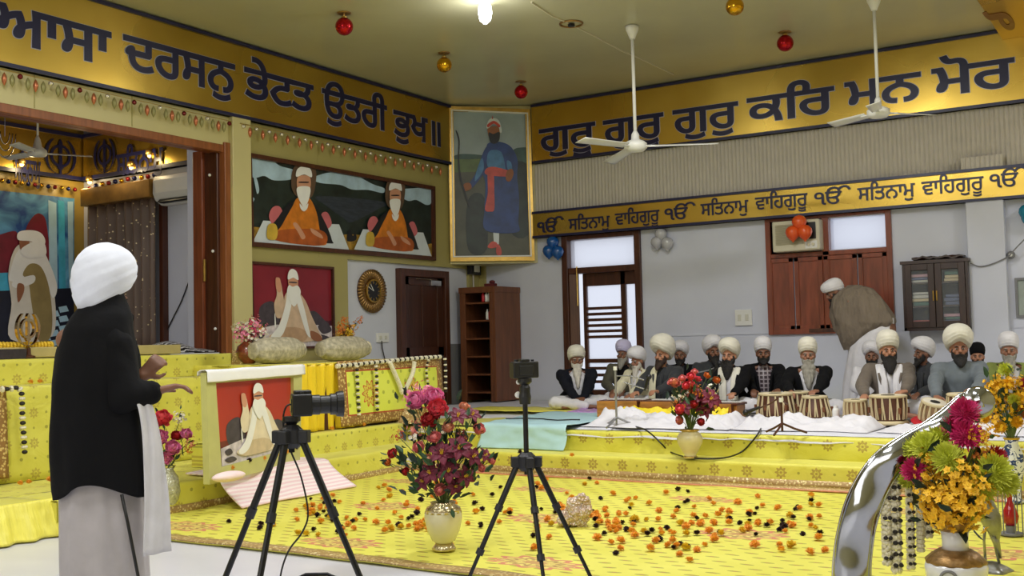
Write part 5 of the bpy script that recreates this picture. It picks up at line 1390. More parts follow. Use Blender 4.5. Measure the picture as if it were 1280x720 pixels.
b = onZ(771, 534, ZP+.02); m_cst = M('grey_metal', (150, 150, 154), rough=.35, metal=.6, var=0)
micstand('grey microphone stand before the harmonium player', b, off(769, 458, b).z, [([off(769, 470, b), off(788, 470, b), off(805, 475, b)], (off(806, 488, b), off(814, 462, b))), ([off(780, 478, b), off(808, 487, b)], None)], m_cst)
b = onZ(978, 543, ZP+.02)
micstand('short brown microphone stand in front of the drums', b, off(974, 497, b).z, [([off(974, 497, b), off(962, 505, b), off(947, 511, b)], (off(950, 509, b), off(942, 512, b))), ([off(972, 497, b), off(984, 505, b)], None)], m_wood)
b = onZ(868, 520, ZP+.02)
micstand('slim microphone stand rising behind the central flowers', b, off(871, 466, b).z, [([off(871, 466, b), off(885, 463, b), off(893, 460, b)], (off(890, 466, b), off(897, 457, b)))], m_cst, .15)
# cables on the steps
def cab(seq, lab):
    P_ = []
    for x, y, mode in seq:
        P_.append(onZ(x, y, ZP+.03) if mode == 'p' else onY(x, y, YS2-.04) if mode == 'r' else onZ(x, y, ZT+.02) if mode == 't' else onZ(x, y, .04))
    tag(MB().tube(cr(P_, 5, False), .008, 6).build('power_cable', m_black, smooth=True), lab, 'cable')
cab([(790, 532, 'p'), (806, 537, 'p'), (818, 546, 'r'), (828, 556, 'r'), (838, 565, 't'), (862, 572, 't'), (900, 573, 't'), (925, 566, 'r'), (940, 552, 'r'), (950, 538, 'p'), (955, 525, 'p')], 'black cable drooping over the yellow platform front by the cream vase')

# ------------------------------------------------ drums
m_shell = M('drum_wood', (84, 46, 32), rough=.4, var=.3, vs=6); m_strap = M('rawhide_strap', (206, 190, 150), rough=.6, var=.1); m_skin_ = M('drum_skin', (222, 214, 196), rough=.6, var=.05); m_dark = M('drum_dark_disc', (26, 22, 22), rough=.6, var=0)
m_steel = M('steel_drum', (150, 120, 90), rough=.35, metal=.5, var=.2)
def drum(x, y, Yd, rt, rb, h, lab, tilt=(0, 0), metal=False):
    q = onY(x, y, Yd); q.z = ZP+.03; t = thing('tabla_drum', lab, 'drum', q)
    t.rotation_euler = (tilt[0], tilt[1], 0)
    prof = [(rb*.8, .03), (rb, .05), (rb*1.02, h*.35), ((rt+rb)/2*1.03, h*.6), (rt, h*.92), (rt*.98, h)] if not metal else [(rb*.5, .03), (rb*.8, .06), (rt*1.02, h*.45), (rt*1.06, h*.7), (rt*.98, h*.93), (rt*.96, h)]
    s = MB().lathe(prof, 28).build('shell', m_steel if metal else m_shell, t, smooth=True)
    def rad(z): 
        for i in range(len(prof)-1):
            if prof[i][1] <= z <= prof[i+1][1]: k = (z-prof[i][1])/(prof[i+1][1]-prof[i][1]); return prof[i][0]*(1-k)+prof[i+1][0]*k
        return prof[-1][0]
    mb = MB(); n_ = 15
    for k in range(n_):
        for sgn in (0, 1):
            a0 = 2*PI*k/n_; a1 = a0+(PI/n_*.55 if sgn else -PI/n_*.2)
            pts = []
            for j in range(5):
                z = h*.96-(h*.96-.055)*j/4; a = a0+(a1-a0)*j/4; r = rad(z)+.006; pts.append((r*math.cos(a), r*math.sin(a), z))
            mb.tube(pts, .0075, 4)
    mb.build('lacing_straps', m_strap, t)
    MB().lathe([(rt*1.0, h-.012), (rt*1.07, h-.006), (rt*1.08, h+.01), (rt*1.0, h+.018), (rt*.97, h+.012)], 32).build('braided_rim', m_strap, t, smooth=True)
    hd = MB().lathe([(rt*.98, h), (rt*.98, h+.013)], 32).build('drum_head', m_skin_, t)
    MB().lathe([(rt*.40, h+.013), (rt*.38, h+.017)], 24, (rt*.0, 0, 0)).build('dark_disc', m_dark, hd)
    if not metal:
        for k in range(6):
            a = 2*PI*k/6+.3; r = rad(h*.5)+.018; MB().tube([(r*math.cos(a), r*math.sin(a), h*.42), (r*math.cos(a), r*math.sin(a), h*.62)], .014, 8).build('tuning_peg', m_sh, t)
    MB().lathe([(rb*.7, 0), (rb*1.15, .005), (rb*1.25, .02), (rb*1.1, .04), (rb*.7, .045)], 24).build('ring_cushion', m_redc if metal else m_strap, t, smooth=True)
    return t
Yd = 10.85
drum(970, 520, 11.0, .165, .19, .27, 'large laced drum behind the brown microphone stand')
drum(997, 515, 11.35, .125, .15, .27, 'small laced drum just left of the long bearded drummer')
drum(1019, 520, 10.95, .12, .155, .245, 'laced drum under the hands of the long bearded drummer in black')
drum(1070, 520, 10.75, .105, .155, .225, 'laced drum left of the large one before the brown coated drummer', metal=True)
drum(1111, 520, 10.75, .165, .155, .27, 'large pale laced drum before the brown coated drummer', )
drum(1163, 520, 10.7, .115, .15, .225, 'tilted laced drum with dark disc under the hand of the grey robed drummer', (math.radians(10), math.radians(14)), True)
drum(1207, 520, 10.75, .15, .15, .29, 'tall pale drum before the grey robed drummer')
# white bottle
q = onY(1045, 520, 10.75); q.z = ZP+.03; t = thing('white_bottle', 'small white bottle standing between two drums', 'bottle', q)
MB().lathe([(.03, 0), (.035, .01), (.035, .13), (.028, .15)], 16).build('body', m_wplast, t, smooth=True); MB().lathe([(.022, .15), (.022, .175), (.018, .178)], 12).build('cap', m_wplast, t)
# harmoniums
m_hm = M('harmonium_wood', (176, 116, 44), rough=.3, var=.3, vs=5, stretch=(1, 6, 6), coat=.3); m_hm2 = M('harmonium_dark', (92, 46, 26), rough=.35, var=.3)
def harmonium(x0, x1, Yd, h, lab, rz=0):
    a = onY(x0, 510, Yd).x; b = onY(x1, 510, Yd).x; w = b-a; t = thing('harmonium', lab, 'harmonium', ((a+b)/2, Yd, ZP+.02), rz)
    MB().box((-w/2, -.12, 0), (w/2, .14, h*.62)).build('body', m_hm, t, bevel=.008)
    MB().box((-w/2-.015, -.14, h*.62), (w/2+.015, .16, h*.70)).build('top_rail', m_hm2, t, bevel=.005)
    mb = MB()
    for k in range(int(w/.026)): mb.box((-w/2+.02+k*.026, .02, h*.70), (-w/2+.042+k*.026, .13, h*.73))
    mb.build('keys', m_wplast, t)
    mb = MB()
    for k in range(7): mb.box((-w/2+.03, -.13-.018*k-.006, .03), (w/2-.03, -.13-.018*k+.004, h*.62+.02*k*.2))
    mb.build('bellows', m_hm2, t)
    MB().box((-w/2+.01, -.265, .02), (w/2-.01, -.25, h*.70)).build('bellows_board', m_hm, t, bevel=.004)
    mb = MB()
    for k in range(5): mb.lathe([(.012, 0), (.014, .03)], 10, (-w/2+.12+k*(w-.24)/4, -.14, h*.5), axis=(0, -1, 0))
    mb.build('stop_knobs', m_wplast, t); return t
harmonium(757, 806, 11.0, .30, 'gold brown harmonium at the left before the man in the cream shawl', .1)
harmonium(812, 856, 10.95, .30, 'brown harmonium beside the central flowers before the big turbaned singer', 0)
harmonium(895, 926, 10.9, .28, 'small brown harmonium before the black jacketed singer at the microphone', 0)
m_ycl = M('bright_yellow_cloth', (238, 214, 40), rough=.6, var=.1, bmp=.4, bs=14)
tag(MB().sheet(24, 10, lambda u, v: V((-.42+.84*u, -.0-.08*v+.02*math.sin(u*13), .12-.12*v+.035*fold(u*4, v*2))), (0, .01, 0)).build('yellow_wrap', m_ycl, smooth=True, loc=(onY(822, 505, 10.62).x, 10.62, ZP+.05)), 'bright yellow cloth wrap lying in front of the harmoniums', 'cloth')
tag(MB().sheet(16, 10, lambda u, v: V((-.18+.36*u, -.0-.08*v+.02*math.sin(u*13), .14-.12*v+.03*fold(u*4, v*2))), (0, .01, 0)).build('yellow_wrap', m_ycl, smooth=True, loc=(onY(890, 508, 10.6).x, 10.6, ZP+.04)), 'bright yellow cloth bundle right of the central flowers', 'cloth')
# ================================================================== people
def skinmat(name, c):
    m, nt, p = newmat(name); x, y, z, vec = coords(nt)
    n = noise(nt, vec, 18, 3); b = rgb(*c)
    nt.links.new(mixc(nt, E(n.outputs[0]), tuple(v*.88 for v in b[:3])+(1,), tuple(min(1, v*1.1) for v in b[:3])+(1,)), p.inputs['Base Color'])
    p.inputs['Roughness'].default_value = .5; p.inputs['Subsurface Weight'].default_value = .0
    return m
m_sk = skinmat('skin_tan', (152, 104, 80)); m_sk2 = skinmat('skin_brown', (126, 84, 62)); m_sk3 = skinmat('skin_light', (176, 124, 96))
def fabric(name, c, bs=18, b=.35): return M(name, c, rough=.85, var=.08, vs=9, bmp=b, bs=bs, bd=.012, sheen=.1)
F_ = dict(white=fabric('white_cotton', (216, 214, 218)), cream=fabric('cream_cotton', (216, 212, 198)), black=M('black_wool', (13, 13, 16), rough=.9, var=.08, vs=9, bmp=.35, bs=18, bd=.012, spec=.2), navy=M('navy_wool', (18, 20, 30), rough=.9, var=.08, vs=9, bmp=.35, bs=18, bd=.012, spec=.25), olive=fabric('olive_jacket', (84, 80, 66)), dgrey=fabric('dark_grey_jacket', (46, 48, 52)),
   brown=fabric('grey_brown_coat', (104, 94, 84)), greyk=fabric('grey_kurta', (104, 112, 118)), shawl=M('taupe_shawl', (120, 108, 94), rough=.9, var=.12, vs=5, bmp=.9, bs=5, bd=.06, stretch=(2.5, 2.5, .7)), lime=fabric('olive_green_jacket', (122, 132, 62)), lav=fabric('lavender_turban', (196, 190, 222)), yshawl=fabric('pale_cream_shawl', (212, 206, 176)))
def hairm(name, c):
    return M(name, c, rough=.7, var=.25, vs=14, bmp=.7, bs=30, bd=.012, stretch=(6, 6, .8))
B_ = dict(white=hairm('white_beard', (206, 200, 188)), grey=hairm('grey_beard', (150, 146, 136)), black=hairm('black_beard', (22, 18, 17)), brown=hairm('brown_beard', (52, 34, 26)))
m_eye = M('eye_dark', (24, 18, 16), rough=.2, var=0); m_eyew = M('eye_white', (160, 150, 142), rough=.3, var=0); m_lip = M('lip', (130, 74, 64), rough=.5, var=0)

def caps(mb, a, ra, b, rb, n=14):
    a, b = V(a), V(b); d = b-a; L = d.length
    if L < 1e-5: mb.ell(a, ra, n, 8); return
    mb.tube([a, b], [ra, rb], n); mb.ell(a, ra*.999, n, 8); mb.ell(b, rb*.999, n, 8)
_work = bpy.data.scenes.new('workbench')
def evaluate(o):
    """modifier result of one object, computed in an otherwise empty scene"""
    _work.collection.objects.link(o); COL.objects.unlink(o)
    vl = _work.view_layers[0]; vl.update(); dg = vl.depsgraph
    me = bpy.data.meshes.new_from_object(o.evaluated_get(dg))
    COL.objects.link(o); _work.collection.objects.unlink(o)
    return me
def blob(name, prims, mat, parent, voxel=.012, smooth=3, cut=None, disp=None):
    mb = MB()
    for p in prims:
        if p[0] == 'c': caps(mb, *p[1:])
        else: mb.ell(p[1], p[2], 18, 12, rot=(p[3] if len(p) > 3 else None))
    o = mb.build(name, mat, None)
    r = o.modifiers.new('r', 'REMESH'); r.mode = 'VOXEL'; r.voxel_size = voxel; r.use_smooth_shade = True
    if smooth: s = o.modifiers.new('s', 'SMOOTH'); s.iterations = smooth; s.factor = .6
    me = evaluate(o)
    old = o.data; o.modifiers.clear(); o.data = me; bpy.data.meshes.remove(old); me.name = name
    if not me.materials: me.materials.append(mat)
    if disp:
        nv = len(me.vertices); co_ = [0.0]*(nv*3); no_ = [0.0]*(nv*3)
        me.vertices.foreach_get('co', co_); me.vertices.foreach_get('normal', no_)
        for i in range(0, nv*3, 3):
            k = disp(V(co_[i:i+3])); co_[i] += no_[i]*k; co_[i+1] += no_[i+1]*k; co_[i+2] += no_[i+2]*k
        me.vertices.foreach_set('co', co_); me.update()
    if cut:
        bm = bmesh.new(); bm.from_mesh(me); bmesh.ops.delete(bm, geom=[f for f in bm.faces if cut(f.calc_center_median())], context='FACES'); bm.to_mesh(me); bm.free()
        s = o.modifiers.new('t', 'SOLIDIFY'); s.thickness = .008; s.offset = -1
    me.polygons.foreach_set('use_smooth', [True]*len(me.polygons))
    o.parent = parent
    return o
def wrinkle(a, s, sd=0): return lambda c: a*MN.noise(V((c.x*s+sd, c.y*s, c.z*s*.7)))+a*.5*MN.noise(V((c.x*s*2.3, c.y*s*2.3+sd, c.z*s)))

def ik(s, w, l1, l2, pole):
    s, w = V(s), V(w); d = w-s; L = min(d.length, (l1+l2)*.995)
    dn = d.normalized(); a = (l1*l1-l2*l2+L*L)/(2*L); h = math.sqrt(max(1e-6, l1*l1-a*a))
    p = V(pole)-s; p = (p-dn*p.dot(dn)).normalized()
    return s+dn*a+p*h, s+dn*L
def hand_prims(wr, d, up, side, curl=.5):
    """wr wrist, d pointing direction, up = back of the hand normal, side = +1 if thumb lies toward up x d"""
    wr = V(wr); d = V(d).normalized(); up = V(up); up = (up-d*up.dot(d)).normalized(); w = up.cross(d)*side
    P = []
    pc = wr+d*.045
    for k in (-1, 0, 1): P.append(('c', wr+w*k*.014, .019, wr+d*.082+w*k*.024, .0135))
    for k, L in enumerate((.072, .080, .075, .058)):
        b = wr+d*.085+w*(.030-.0205*k); a1 = curl*.9; a2 = curl*1.9; a3 = curl*2.6
        e = lambda a: d*math.cos(a)-up*math.sin(a)
        p1 = b+e(a1)*L*.45; p2 = p1+e(a2)*L*.32; p3 = p2+e(a3)*L*.25
        P += [('c', b, .0105, p1, .0098), ('c', p1, .0098, p2, .009), ('c', p2, .009, p3, .008)]
    tb = wr+d*.022+w*.026; t1 = tb+(d*.55+w*.75-up*.25).normalized()*.040; t2 = t1+(d*.92+w*.2-up*.35).normalized()*.034
    P += [('c', tb, .0145, t1, .0115), ('c', t1, .0115, t2, .0095)]
    return P

TPROF = {'round': [(.090, 0), (.112, .014), (.131, .050), (.136, .088), (.127, .126), (.101, .160), (.058, .184), (.0, .194)],
 'tall': [(.090, 0), (.103, .014), (.114, .046), (.117, .084), (.110, .122), (.090, .155), (.052, .177), (.0, .186)],
 'pointed': [(.090, 0), (.113, .016), (.134, .055), (.140, .098), (.130, .140), (.102, .176), (.058, .200), (.0, .212)]}
def turban(parent, T, R_, mat, k=1.0, kind='round', label=None, seed=0, back=1.0, zs=1.0):
    """wrapped turban rising from brow and nape; layers slant up to the centre front"""
    pr = TPROF[kind]; mb = MB(); n = len(pr)-1
    def fn(u, v):
        th = 2*PI*u; s, co_ = math.sin(th), math.cos(th); front = -s
        f = v*n; i = min(int(f), n-1); f -= i; f = f
        r0, z0 = pr[i]; r1, z1 = pr[i+1]; ra, za = pr[max(0, i-1)]; rb, zb = pr[min(n, i+2)]
        h = lambda a, b, c, d: .5*((2*b)+(c-a)*f+(2*a-5*b+4*c-d)*f*f+(3*b-a-3*c+d)*f**3)
        r = max(0, h(ra, r0, r1, rb)); z = h(za, z0, z1, zb)
        slant = abs(math.atan2(co_, -s))/PI
        hh = v*7.0+slant*(2.8 if kind != 'tall' else 1.2)+seed*.31; fr = hh-math.floor(hh)
        r *= 1+(.050*(fr**.6)-.022)*max(0, 1-v*1.02)**.5
        rim = (.040 if front > 0 else .055)*front if kind == 'tall' else (.045 if front > 0 else .060)*front
        if kind != 'tall' and front > .75: rim += .022*(front-.75)*4
        z = z+rim*(1-v)**1.6+.006*(1-v)
        return T(r*k*co_*.95, .012+r*k*s*1.13*(1+(.05*back if s > 0 else 0)), .018+z*k*zs)
    mb.grid(72, 40, fn)
    vs = [fn(i/72, .03) for i in range(72)]; ctr = T(0, .01, .045); mb.add([ctr]+vs, [(0, 1+i, 1+(i+1) % 72) for i in range(72)])
    o = mb.build('turban', mat, parent, smooth=True)
    if label: o['label'] = label
    return o
def head_prims(c, yaw, pitch=0, s=1.0):
    R_ = Matrix.Rotation(yaw, 3, 'Z') @ Matrix.Rotation(pitch, 3, 'X'); T = lambda x, y, z: V(c)+R_ @ V((x*s, y*s, z*s))
    return T, R_, [('e', T(0, .012, .03), (.076*s, .092*s, .098*s), R_), ('e', T(0, -.022, -.045), (.056*s, .066*s, .070*s), R_), ('c', T(0, -.088, .028), .010*s, T(0, -.108, -.012), .0165*s), ('e', T(.012, -.100, -.016), .011*s), ('e', T(-.012, -.100, -.016), .011*s),
      ('c', T(-.045, -.072, .036), .012*s, T(.045, -.072, .036), .012*s), ('e', T(.052, -.06, -.012), .020*s), ('e', T(-.052, -.06, -.012), .020*s), ('e', T(.078, .01, .0), (.012*s, .022*s, .034*s), R_), ('e', T(-.078, .01, .0), (.012*s, .022*s, .034*s), R_),
      ('e', T(0, -.084, -.052), (.026*s, .014*s, .010*s), R_), ('e', T(0, -.078, -.088), (.026*s, .02*s, .02*s), R_)]
def face_bits(root, T, R_, s=1.0, brow=None):
    mb = MB()
    for k in (-1, 1): mb.ell(T(.031*k, -.078, .012), (.0135*s, .008*s, .0075*s), 12, 8, rot=R_, mi=0)
    for k in (-1, 1): mb.ell(T(.031*k, -.0845, .012), (.0062*s, .004*s, .0065*s), 10, 6, rot=R_, mi=1)
    mb.build('eyes', [m_eyew, m_eye], root, smooth=True)
    mb = MB()
    for k in (-1, 1): mb.tube([T(.014*k, -.087, .030), T(.032*k, -.088, .037), T(.052*k, -.074, .032)], [.004*s, .006*s, .003*s], 6)
    mb.build('eyebrows', brow or B_['black'], root)
    MB().ell(T(0, -.095, -.053), (.020*s, .007*s, .0065*s), 12, 8, rot=R_).build('lips', m_lip, root, smooth=True)
def beard(root, T, R_, mat, length=.16, wid=.07, s=1.0, lab=None, bushy=1.0):
    P = [('e', T(0, -.060, -.080), (.060*s*bushy, .045*s, .045*s), R_), ('e', T(.055*bushy, -.028, -.040), (.020*s, .035*s, .055*s), R_), ('e', T(-.055*bushy, -.028, -.040), (.020*s, .035*s, .055*s), R_),
      ('c', T(0, -.103, -.040), .0105*s, T(.036, -.088, -.056), .012*s), ('c', T(0, -.103, -.040), .0105*s, T(-.036, -.088, -.056), .012*s)]
    n = 5
    for k in range(1, n+1):
        f = k/n; w = wid*(1-.62*f**1.6); c = T(0, -.062-.02*f, -.085); c = V(c)+V((0, 0, -length*f)) + (R_ @ V((0, -.02*f, 0)))
        P.append(('e', c, (w, .035*(1-.4*f)+.008, length/n*.9+.012), Matrix.Rotation(0, 3, 'Z') @ R_))
    o = blob('beard', P, mat, root, .009, 2, disp=lambda c: .006*MN.noise(V((c.x*70, c.y*70, c.z*9))))
    if lab: o['label'] = lab
    return o

def seated_man(lab, px, ytop, Yd, face=0, head=0, sk=m_sk, tb='white', tk='round', coat='black', shirt='white', pants='white', bd=('black', .1, .07), arms=None, openw=.09, scarf=None, lean=(0, 0), pitch=0, group=None, tsize=1.0, narrow=False, hx=0, vox=.011, check=None, scale=None, wid=1.0):
    p = onY(px, ytop, Yd); s = scale or (p.z-ZP-.03)/.93
    a0 = math.atan2(-p.x, p.y)            # faces the camera
    q = V((p.x, p.y, ZP+.03)) 
    t = thing('person', lab, 'person', q, a0+math.radians(face), group, s)
    lx, ly = lean; Lz = lambda z: V((lx*z/.55, ly*z/.55, 0))
    hip = V((0, .06, .11)); chest = V((0, .03, .40))+Lz(.4); neck = V((0, .02, .565))+Lz(.55); hc = V((hx, -.015, .695))+Lz(.68)
    T, R_, HP = head_prims(hc, math.radians(head), math.radians(pitch))
    sh = {k: V((.195*k, .03, .525))+Lz(.5) for k in (-1, 1)}
    arms = arms or {}
    body = HP+[('c', neck-V((0, 0, .04)), .052, hc-V((0, -.01, .05)), .048), ('e', chest, (.14, .09, .16)), ('e', hip, (.15, .11, .11)), ('c', hip, .10, chest, .11), ('c', sh[-1], .045, sh[1], .045)]
    coatP = [('e', chest+V((0, 0, .02)), (.225, .142, .175)), ('e', hip+V((0, 0, .06)), (.225, .158, .14)), ('c', hip+V((0, 0, .03)), .155, chest, .160), ('c', neck-V((0, 0, .05)), .075, sh[-1]-V((0, 0, .03)), .076), ('c', neck-V((0, 0, .05)), .075, sh[1]-V((0, 0, .03)), .076), ('c', sh[-1]-V((0, 0, .05)), .078, sh[1]-V((0, 0, .05)), .078), ('c', neck-V((0, 0, .03)), .07, neck-V((0, 0, -.005)), .060)]
    for k in (-1, 1):
        w, hd_, up, curl = arms.get(k, (V((.07*k, -.33, .20)), V((-.9*k, -.35, -.1)), V((0, -.2, 1)), .6))
        el, wr = ik(sh[k], w, .27, .24, sh[k]+V((.38*k, .05, -.30)))
        body += [('c', sh[k], .042, el, .036), ('c', el, .036, wr, .024)]+hand_prims(wr, hd_, up, k*-1 if True else k, curl)
        cw = el.lerp(wr, .86); coatP += [('c', sh[k]-V((0, 0, .02)), .076, el, .072), ('c', el, .072, cw, .052)]
    ft = {}
    for k in (-1, 1):
        kn = V(((.30 if not narrow else .13)*k, -.27 if not narrow else -.24, .115)); an = V((-.10*k, (-.36 if not narrow else -.28)+.03*k, .06)); body += [('c', hip+V((.07*k, 0, 0)), .07, kn, .05), ('c', kn, .048, an, .032), ('c', an, .03, an+V((-.12*k, -.03, -.01)), .022)]
    blob('body', body, sk, t, min(vox, .0095), 2)
    face_bits(t, T, R_, 1, B_[bd[0]] if bd else None)
    legP = []
    for k in (-1, 1):
        kn = V(((.31 if not narrow else .13)*k, -.27 if not narrow else -.22, .12)); an = V((-.06*k, (-.35 if not narrow else -.25)+.03*k, .075)); legP += [('c', hip+V((.07*k, -.01, -.01)), .11, kn, .088), ('c', kn, .085, an, .066)]
    legP += [('e', V((0, -.12 if not narrow else -.06, .07)), (.22 if not narrow else .14, .22 if not narrow else .16, .06)), ('e', hip-V((0, -.02, .02)), (.19, .15, .11))]
    blob('trousers', legP, F_[pants], t, .016, 3, disp=wrinkle(.016, 9, px*.1))
    blob('shirt', [('e', chest+V((0, -.012, .0)), (.150, .116, .165)), ('c', hip+V((0, -.02, .04)), .135, chest+V((0, -.015, 0)), .130), ('c', neck-V((0, 0, .05)), .068, neck+V((0, 0, .005)), .056)], check or F_[shirt], t, .014, 2, disp=wrinkle(.008, 14))
    ow = openw
    cutf = (lambda c: c.y < -.02+ly*c.z/.55 and abs(c.x-lx*c.z/.55-hx*.0) < ow*(.35+.9*max(0, (c.z-.05))/.5) and c.z > .16 and not (c.y < -.16)) if ow > 0 else None
    blob('coat', coatP, F_[coat], t, .014, 3, cut=cutf, disp=wrinkle(.012, 11, px*.07))
    if ow > 0:
        # lapel edges
        mb = MB()
        for k in (-1, 1):
            pts = [V((k*ow*(.35+.9*(z-.05)/.5)+lx*z/.55, -.118+ly*z/.55-.02*math.sin(PI*z*1.6)+(.07 if z > .5 else 0)*(z-.5)*12, z)) for z in (.18, .26, .34, .42, .48)]
            mb.tube(pts, [.012, .014, .016, .016, .012], 6)
        mb.build('lapels', F_[coat], t, smooth=True)
    turban(t, T, R_, F_[tb], tsize*.97, tk, seed=px, zs=1.17)
    if bd: beard(t, T, R_, B_[bd[0]], bd[1], bd[2], bushy=bd[3] if len(bd) > 3 else 1)
    if scarf:
        for k in scarf[1]:
            P_ = [V((.05*k, .07, .57)), V((.085*k, .0, .565)), V((.085*k, -.08, .50)), V((.075*k, -.125, .40)), V((.070*k, -.15, .28)), V((.07*k, -.16, .17))]
            P_ = cr([a+Lz(a.z) for a in P_], 4, False)
            n_ = len(P_)-1
            MB().sheet(8, n_, lambda u, v: P_[int(round(v*n_))]+V(((u-.5)*.095, -.012-.010*math.sin(u*PI)-.006*math.sin(u*17), 0)), (0, -.008, 0)).build('scarf', F_[scarf[0]], t, smooth=True)
    t.scale = (s*wid, s*wid, s)
    return t
def A(x, y, z, dx, dy, dz, curl=.6, up=(0, -.25, 1)): return (V((x, y, z)), V((dx, dy, dz)), V(up), curl)
chk, nt_, p_ = newmat('checked_shirt'); x_, y_, z_, v_ = coords(nt_)
nt_.links.new(mixc(nt_, emax((x_/.05).fr().gt(.7), (z_/.05).fr().gt(.7)), rgb(52, 36, 42), rgb(150, 140, 144)), p_.inputs['Base Color'])
clasp = {-1: A(-.035, -.31, .155, .75, -.5, -.25, .7), 1: A(.035, -.315, .165, -.75, -.5, -.25, .7)}
play = {-1: A(-.17, -.36, .29, .1, -.9, -.3, .35), 1: A(.17, -.36, .29, -.1, -.9, -.3, .35)}
knee = {-1: A(-.2, -.3, .22, -.1, -.9, -.35, .5), 1: A(.2, -.3, .22, .1, -.9, -.35, .5)}
nar = {-1: A(-.07, -.27, .22, -.0, -.9, -.35, .5), 1: A(.07, -.27, .22, .0, -.9, -.35, .5)}
seated_man('person sitting cross legged at the far left with a long white beard and clasped hands', 720, 431, 12.2, 6, 0, m_sk2, 'cream', 'tall', 'navy', 'white', 'white', ('white', .26, .062), clasp, .085, tsize=1.06, wid=1.14)
seated_man('person in a lavender turban and olive jacket behind the cream shawl singer', 779, 423, 13.0, -18, -10, m_sk2, 'lav', 'tall', 'olive', 'black', 'white', ('grey', .09, .06), nar, .07, narrow=True)
seated_man('person in a white turban and cream shawl with a white beard, head bowed left', 797, 432, 12.35, -36, -8, m_sk, 'white', 'round', 'yshawl', 'white', 'white', ('white', .17, .06), {-1: A(-.12, -.42, .22, 0, -1, -.2), 1: A(.12, -.42, .2, 0, -1, -.2)}, .07, pitch=14, narrow=True)
seated_man('person in a big pointed cream turban and dark grey jacket turned toward the microphone', 828, 422, 11.9, -34, -4, m_sk3, 'cream', 'pointed', 'dgrey', 'dgrey', 'white', ('brown', .07, .06), {-1: A(-.12, -.44, .24, 0, -1, -.2), 1: A(.18, -.40, .28, -.1, -1, .1)}, .06, scarf=('yshawl', (-1,)), tsize=1.15)
seated_man('person in a greyish white turban and dark jacket just right of the pointed turban', 850, 425, 13.3, -10, 0, m_sk2, 'white', 'round', 'black', 'dgrey', 'white', ('black', .05, .055), nar, .05, narrow=True)
seated_man('person in a white turban and dark grey shawl behind the black jacketed singer', 890, 418, 12.9, 10, 12, m_sk2, 'white', 'round', 'dgrey', 'dgrey', 'white', ('black', .09, .065), nar, .0, narrow=True)
seated_man('person singing at the microphone in a cream turban, black beard and cream scarf', 911, 422, 11.8, -10, -12, m_sk3, 'cream', 'round', 'black', 'white', 'white', ('black', .16, .085, 1.1), {-1: A(-.12, -.42, .24, 0, -1, -.2), 1: A(.1, -.44, .24, -.1, -1, .0)}, .10, scarf=('cream', (-1, 1)), tsize=1.03)
seated_man('person in a white turban and black jacket over a checked shirt', 953, 419, 12.3, 2, 0, m_sk2, 'white', 'tall', 'black', 'white', 'white', ('black', .03, .058), {-1: A(-.14, -.42, .27, 0, -1, -.2), 1: A(.14, -.42, .27, -.1, -1, -.1)}, .085, check=chk, narrow=True)
seated_man('person drumming in a cream turban with a very long grey beard and black jacket', 1009, 420, 11.7, 0, 0, m_sk, 'cream', 'tall', 'black', 'white', 'white', ('grey', .25, .092), {-1: A(-.20, -.40, .30, .1, -.95, -.15), 1: A(.08, -.44, .30, -.5, -.8, -.1)}, .095, tsize=1.02)
seated_man('person in a white turban and white clothes half hidden behind the brown coated drummer', 1089, 425, 12.9, -4, 0, m_sk2, 'white', 'round', 'white', 'white', 'white', ('black', .05, .055), nar, .0, narrow=True)
seated_man('person drumming in a cream turban, black beard, grey brown coat and white scarf', 1109, 412, 11.55, 4, 4, m_sk3, 'cream', 'tall', 'brown', 'white', 'white', ('black', .12, .082, 1.15), {-1: A(-.27, -.38, .26, -.2, -.95, -.2, .4), 1: A(.12, -.42, .30, -.75, -.6, -.1)}, .10, scarf=('white', (-1, 1)), tsize=1.06)
seated_man('person in a white turban turned left, between the two right hand drummers', 1153, 420, 12.9, -30, -30, m_sk2, 'white', 'round', 'dgrey', 'dgrey', 'white', ('black', .06, .055), nar, .05, narrow=True)
seated_man('person drumming in a large round white turban and grey robe', 1197, 408, 11.5, 6, 2, m_sk, 'cream', 'round', 'greyk', 'greyk', 'greyk', ('black', .07, .072, 1.05), {-1: A(-.26, -.40, .25, .1, -.95, -.25, .4), 1: A(.10, -.42, .32, -.85, -.5, -.05)}, .0, tsize=1.14)
seated_man('person in a black turban behind the grey robed drummer', 1221, 425, 13.1, 0, 0, m_sk3, 'black', 'tall', 'dgrey', 'white', 'white', ('brown', .03, .055), nar, .0, tsize=.92, narrow=True)
seated_man('person at the far right with a long grey beard and olive green jacket', 1260, 413, 12.3, 0, 0, m_sk, 'white', 'tall', 'lime', 'white', 'white', ('grey', .18, .072), nar, .10, narrow=True)

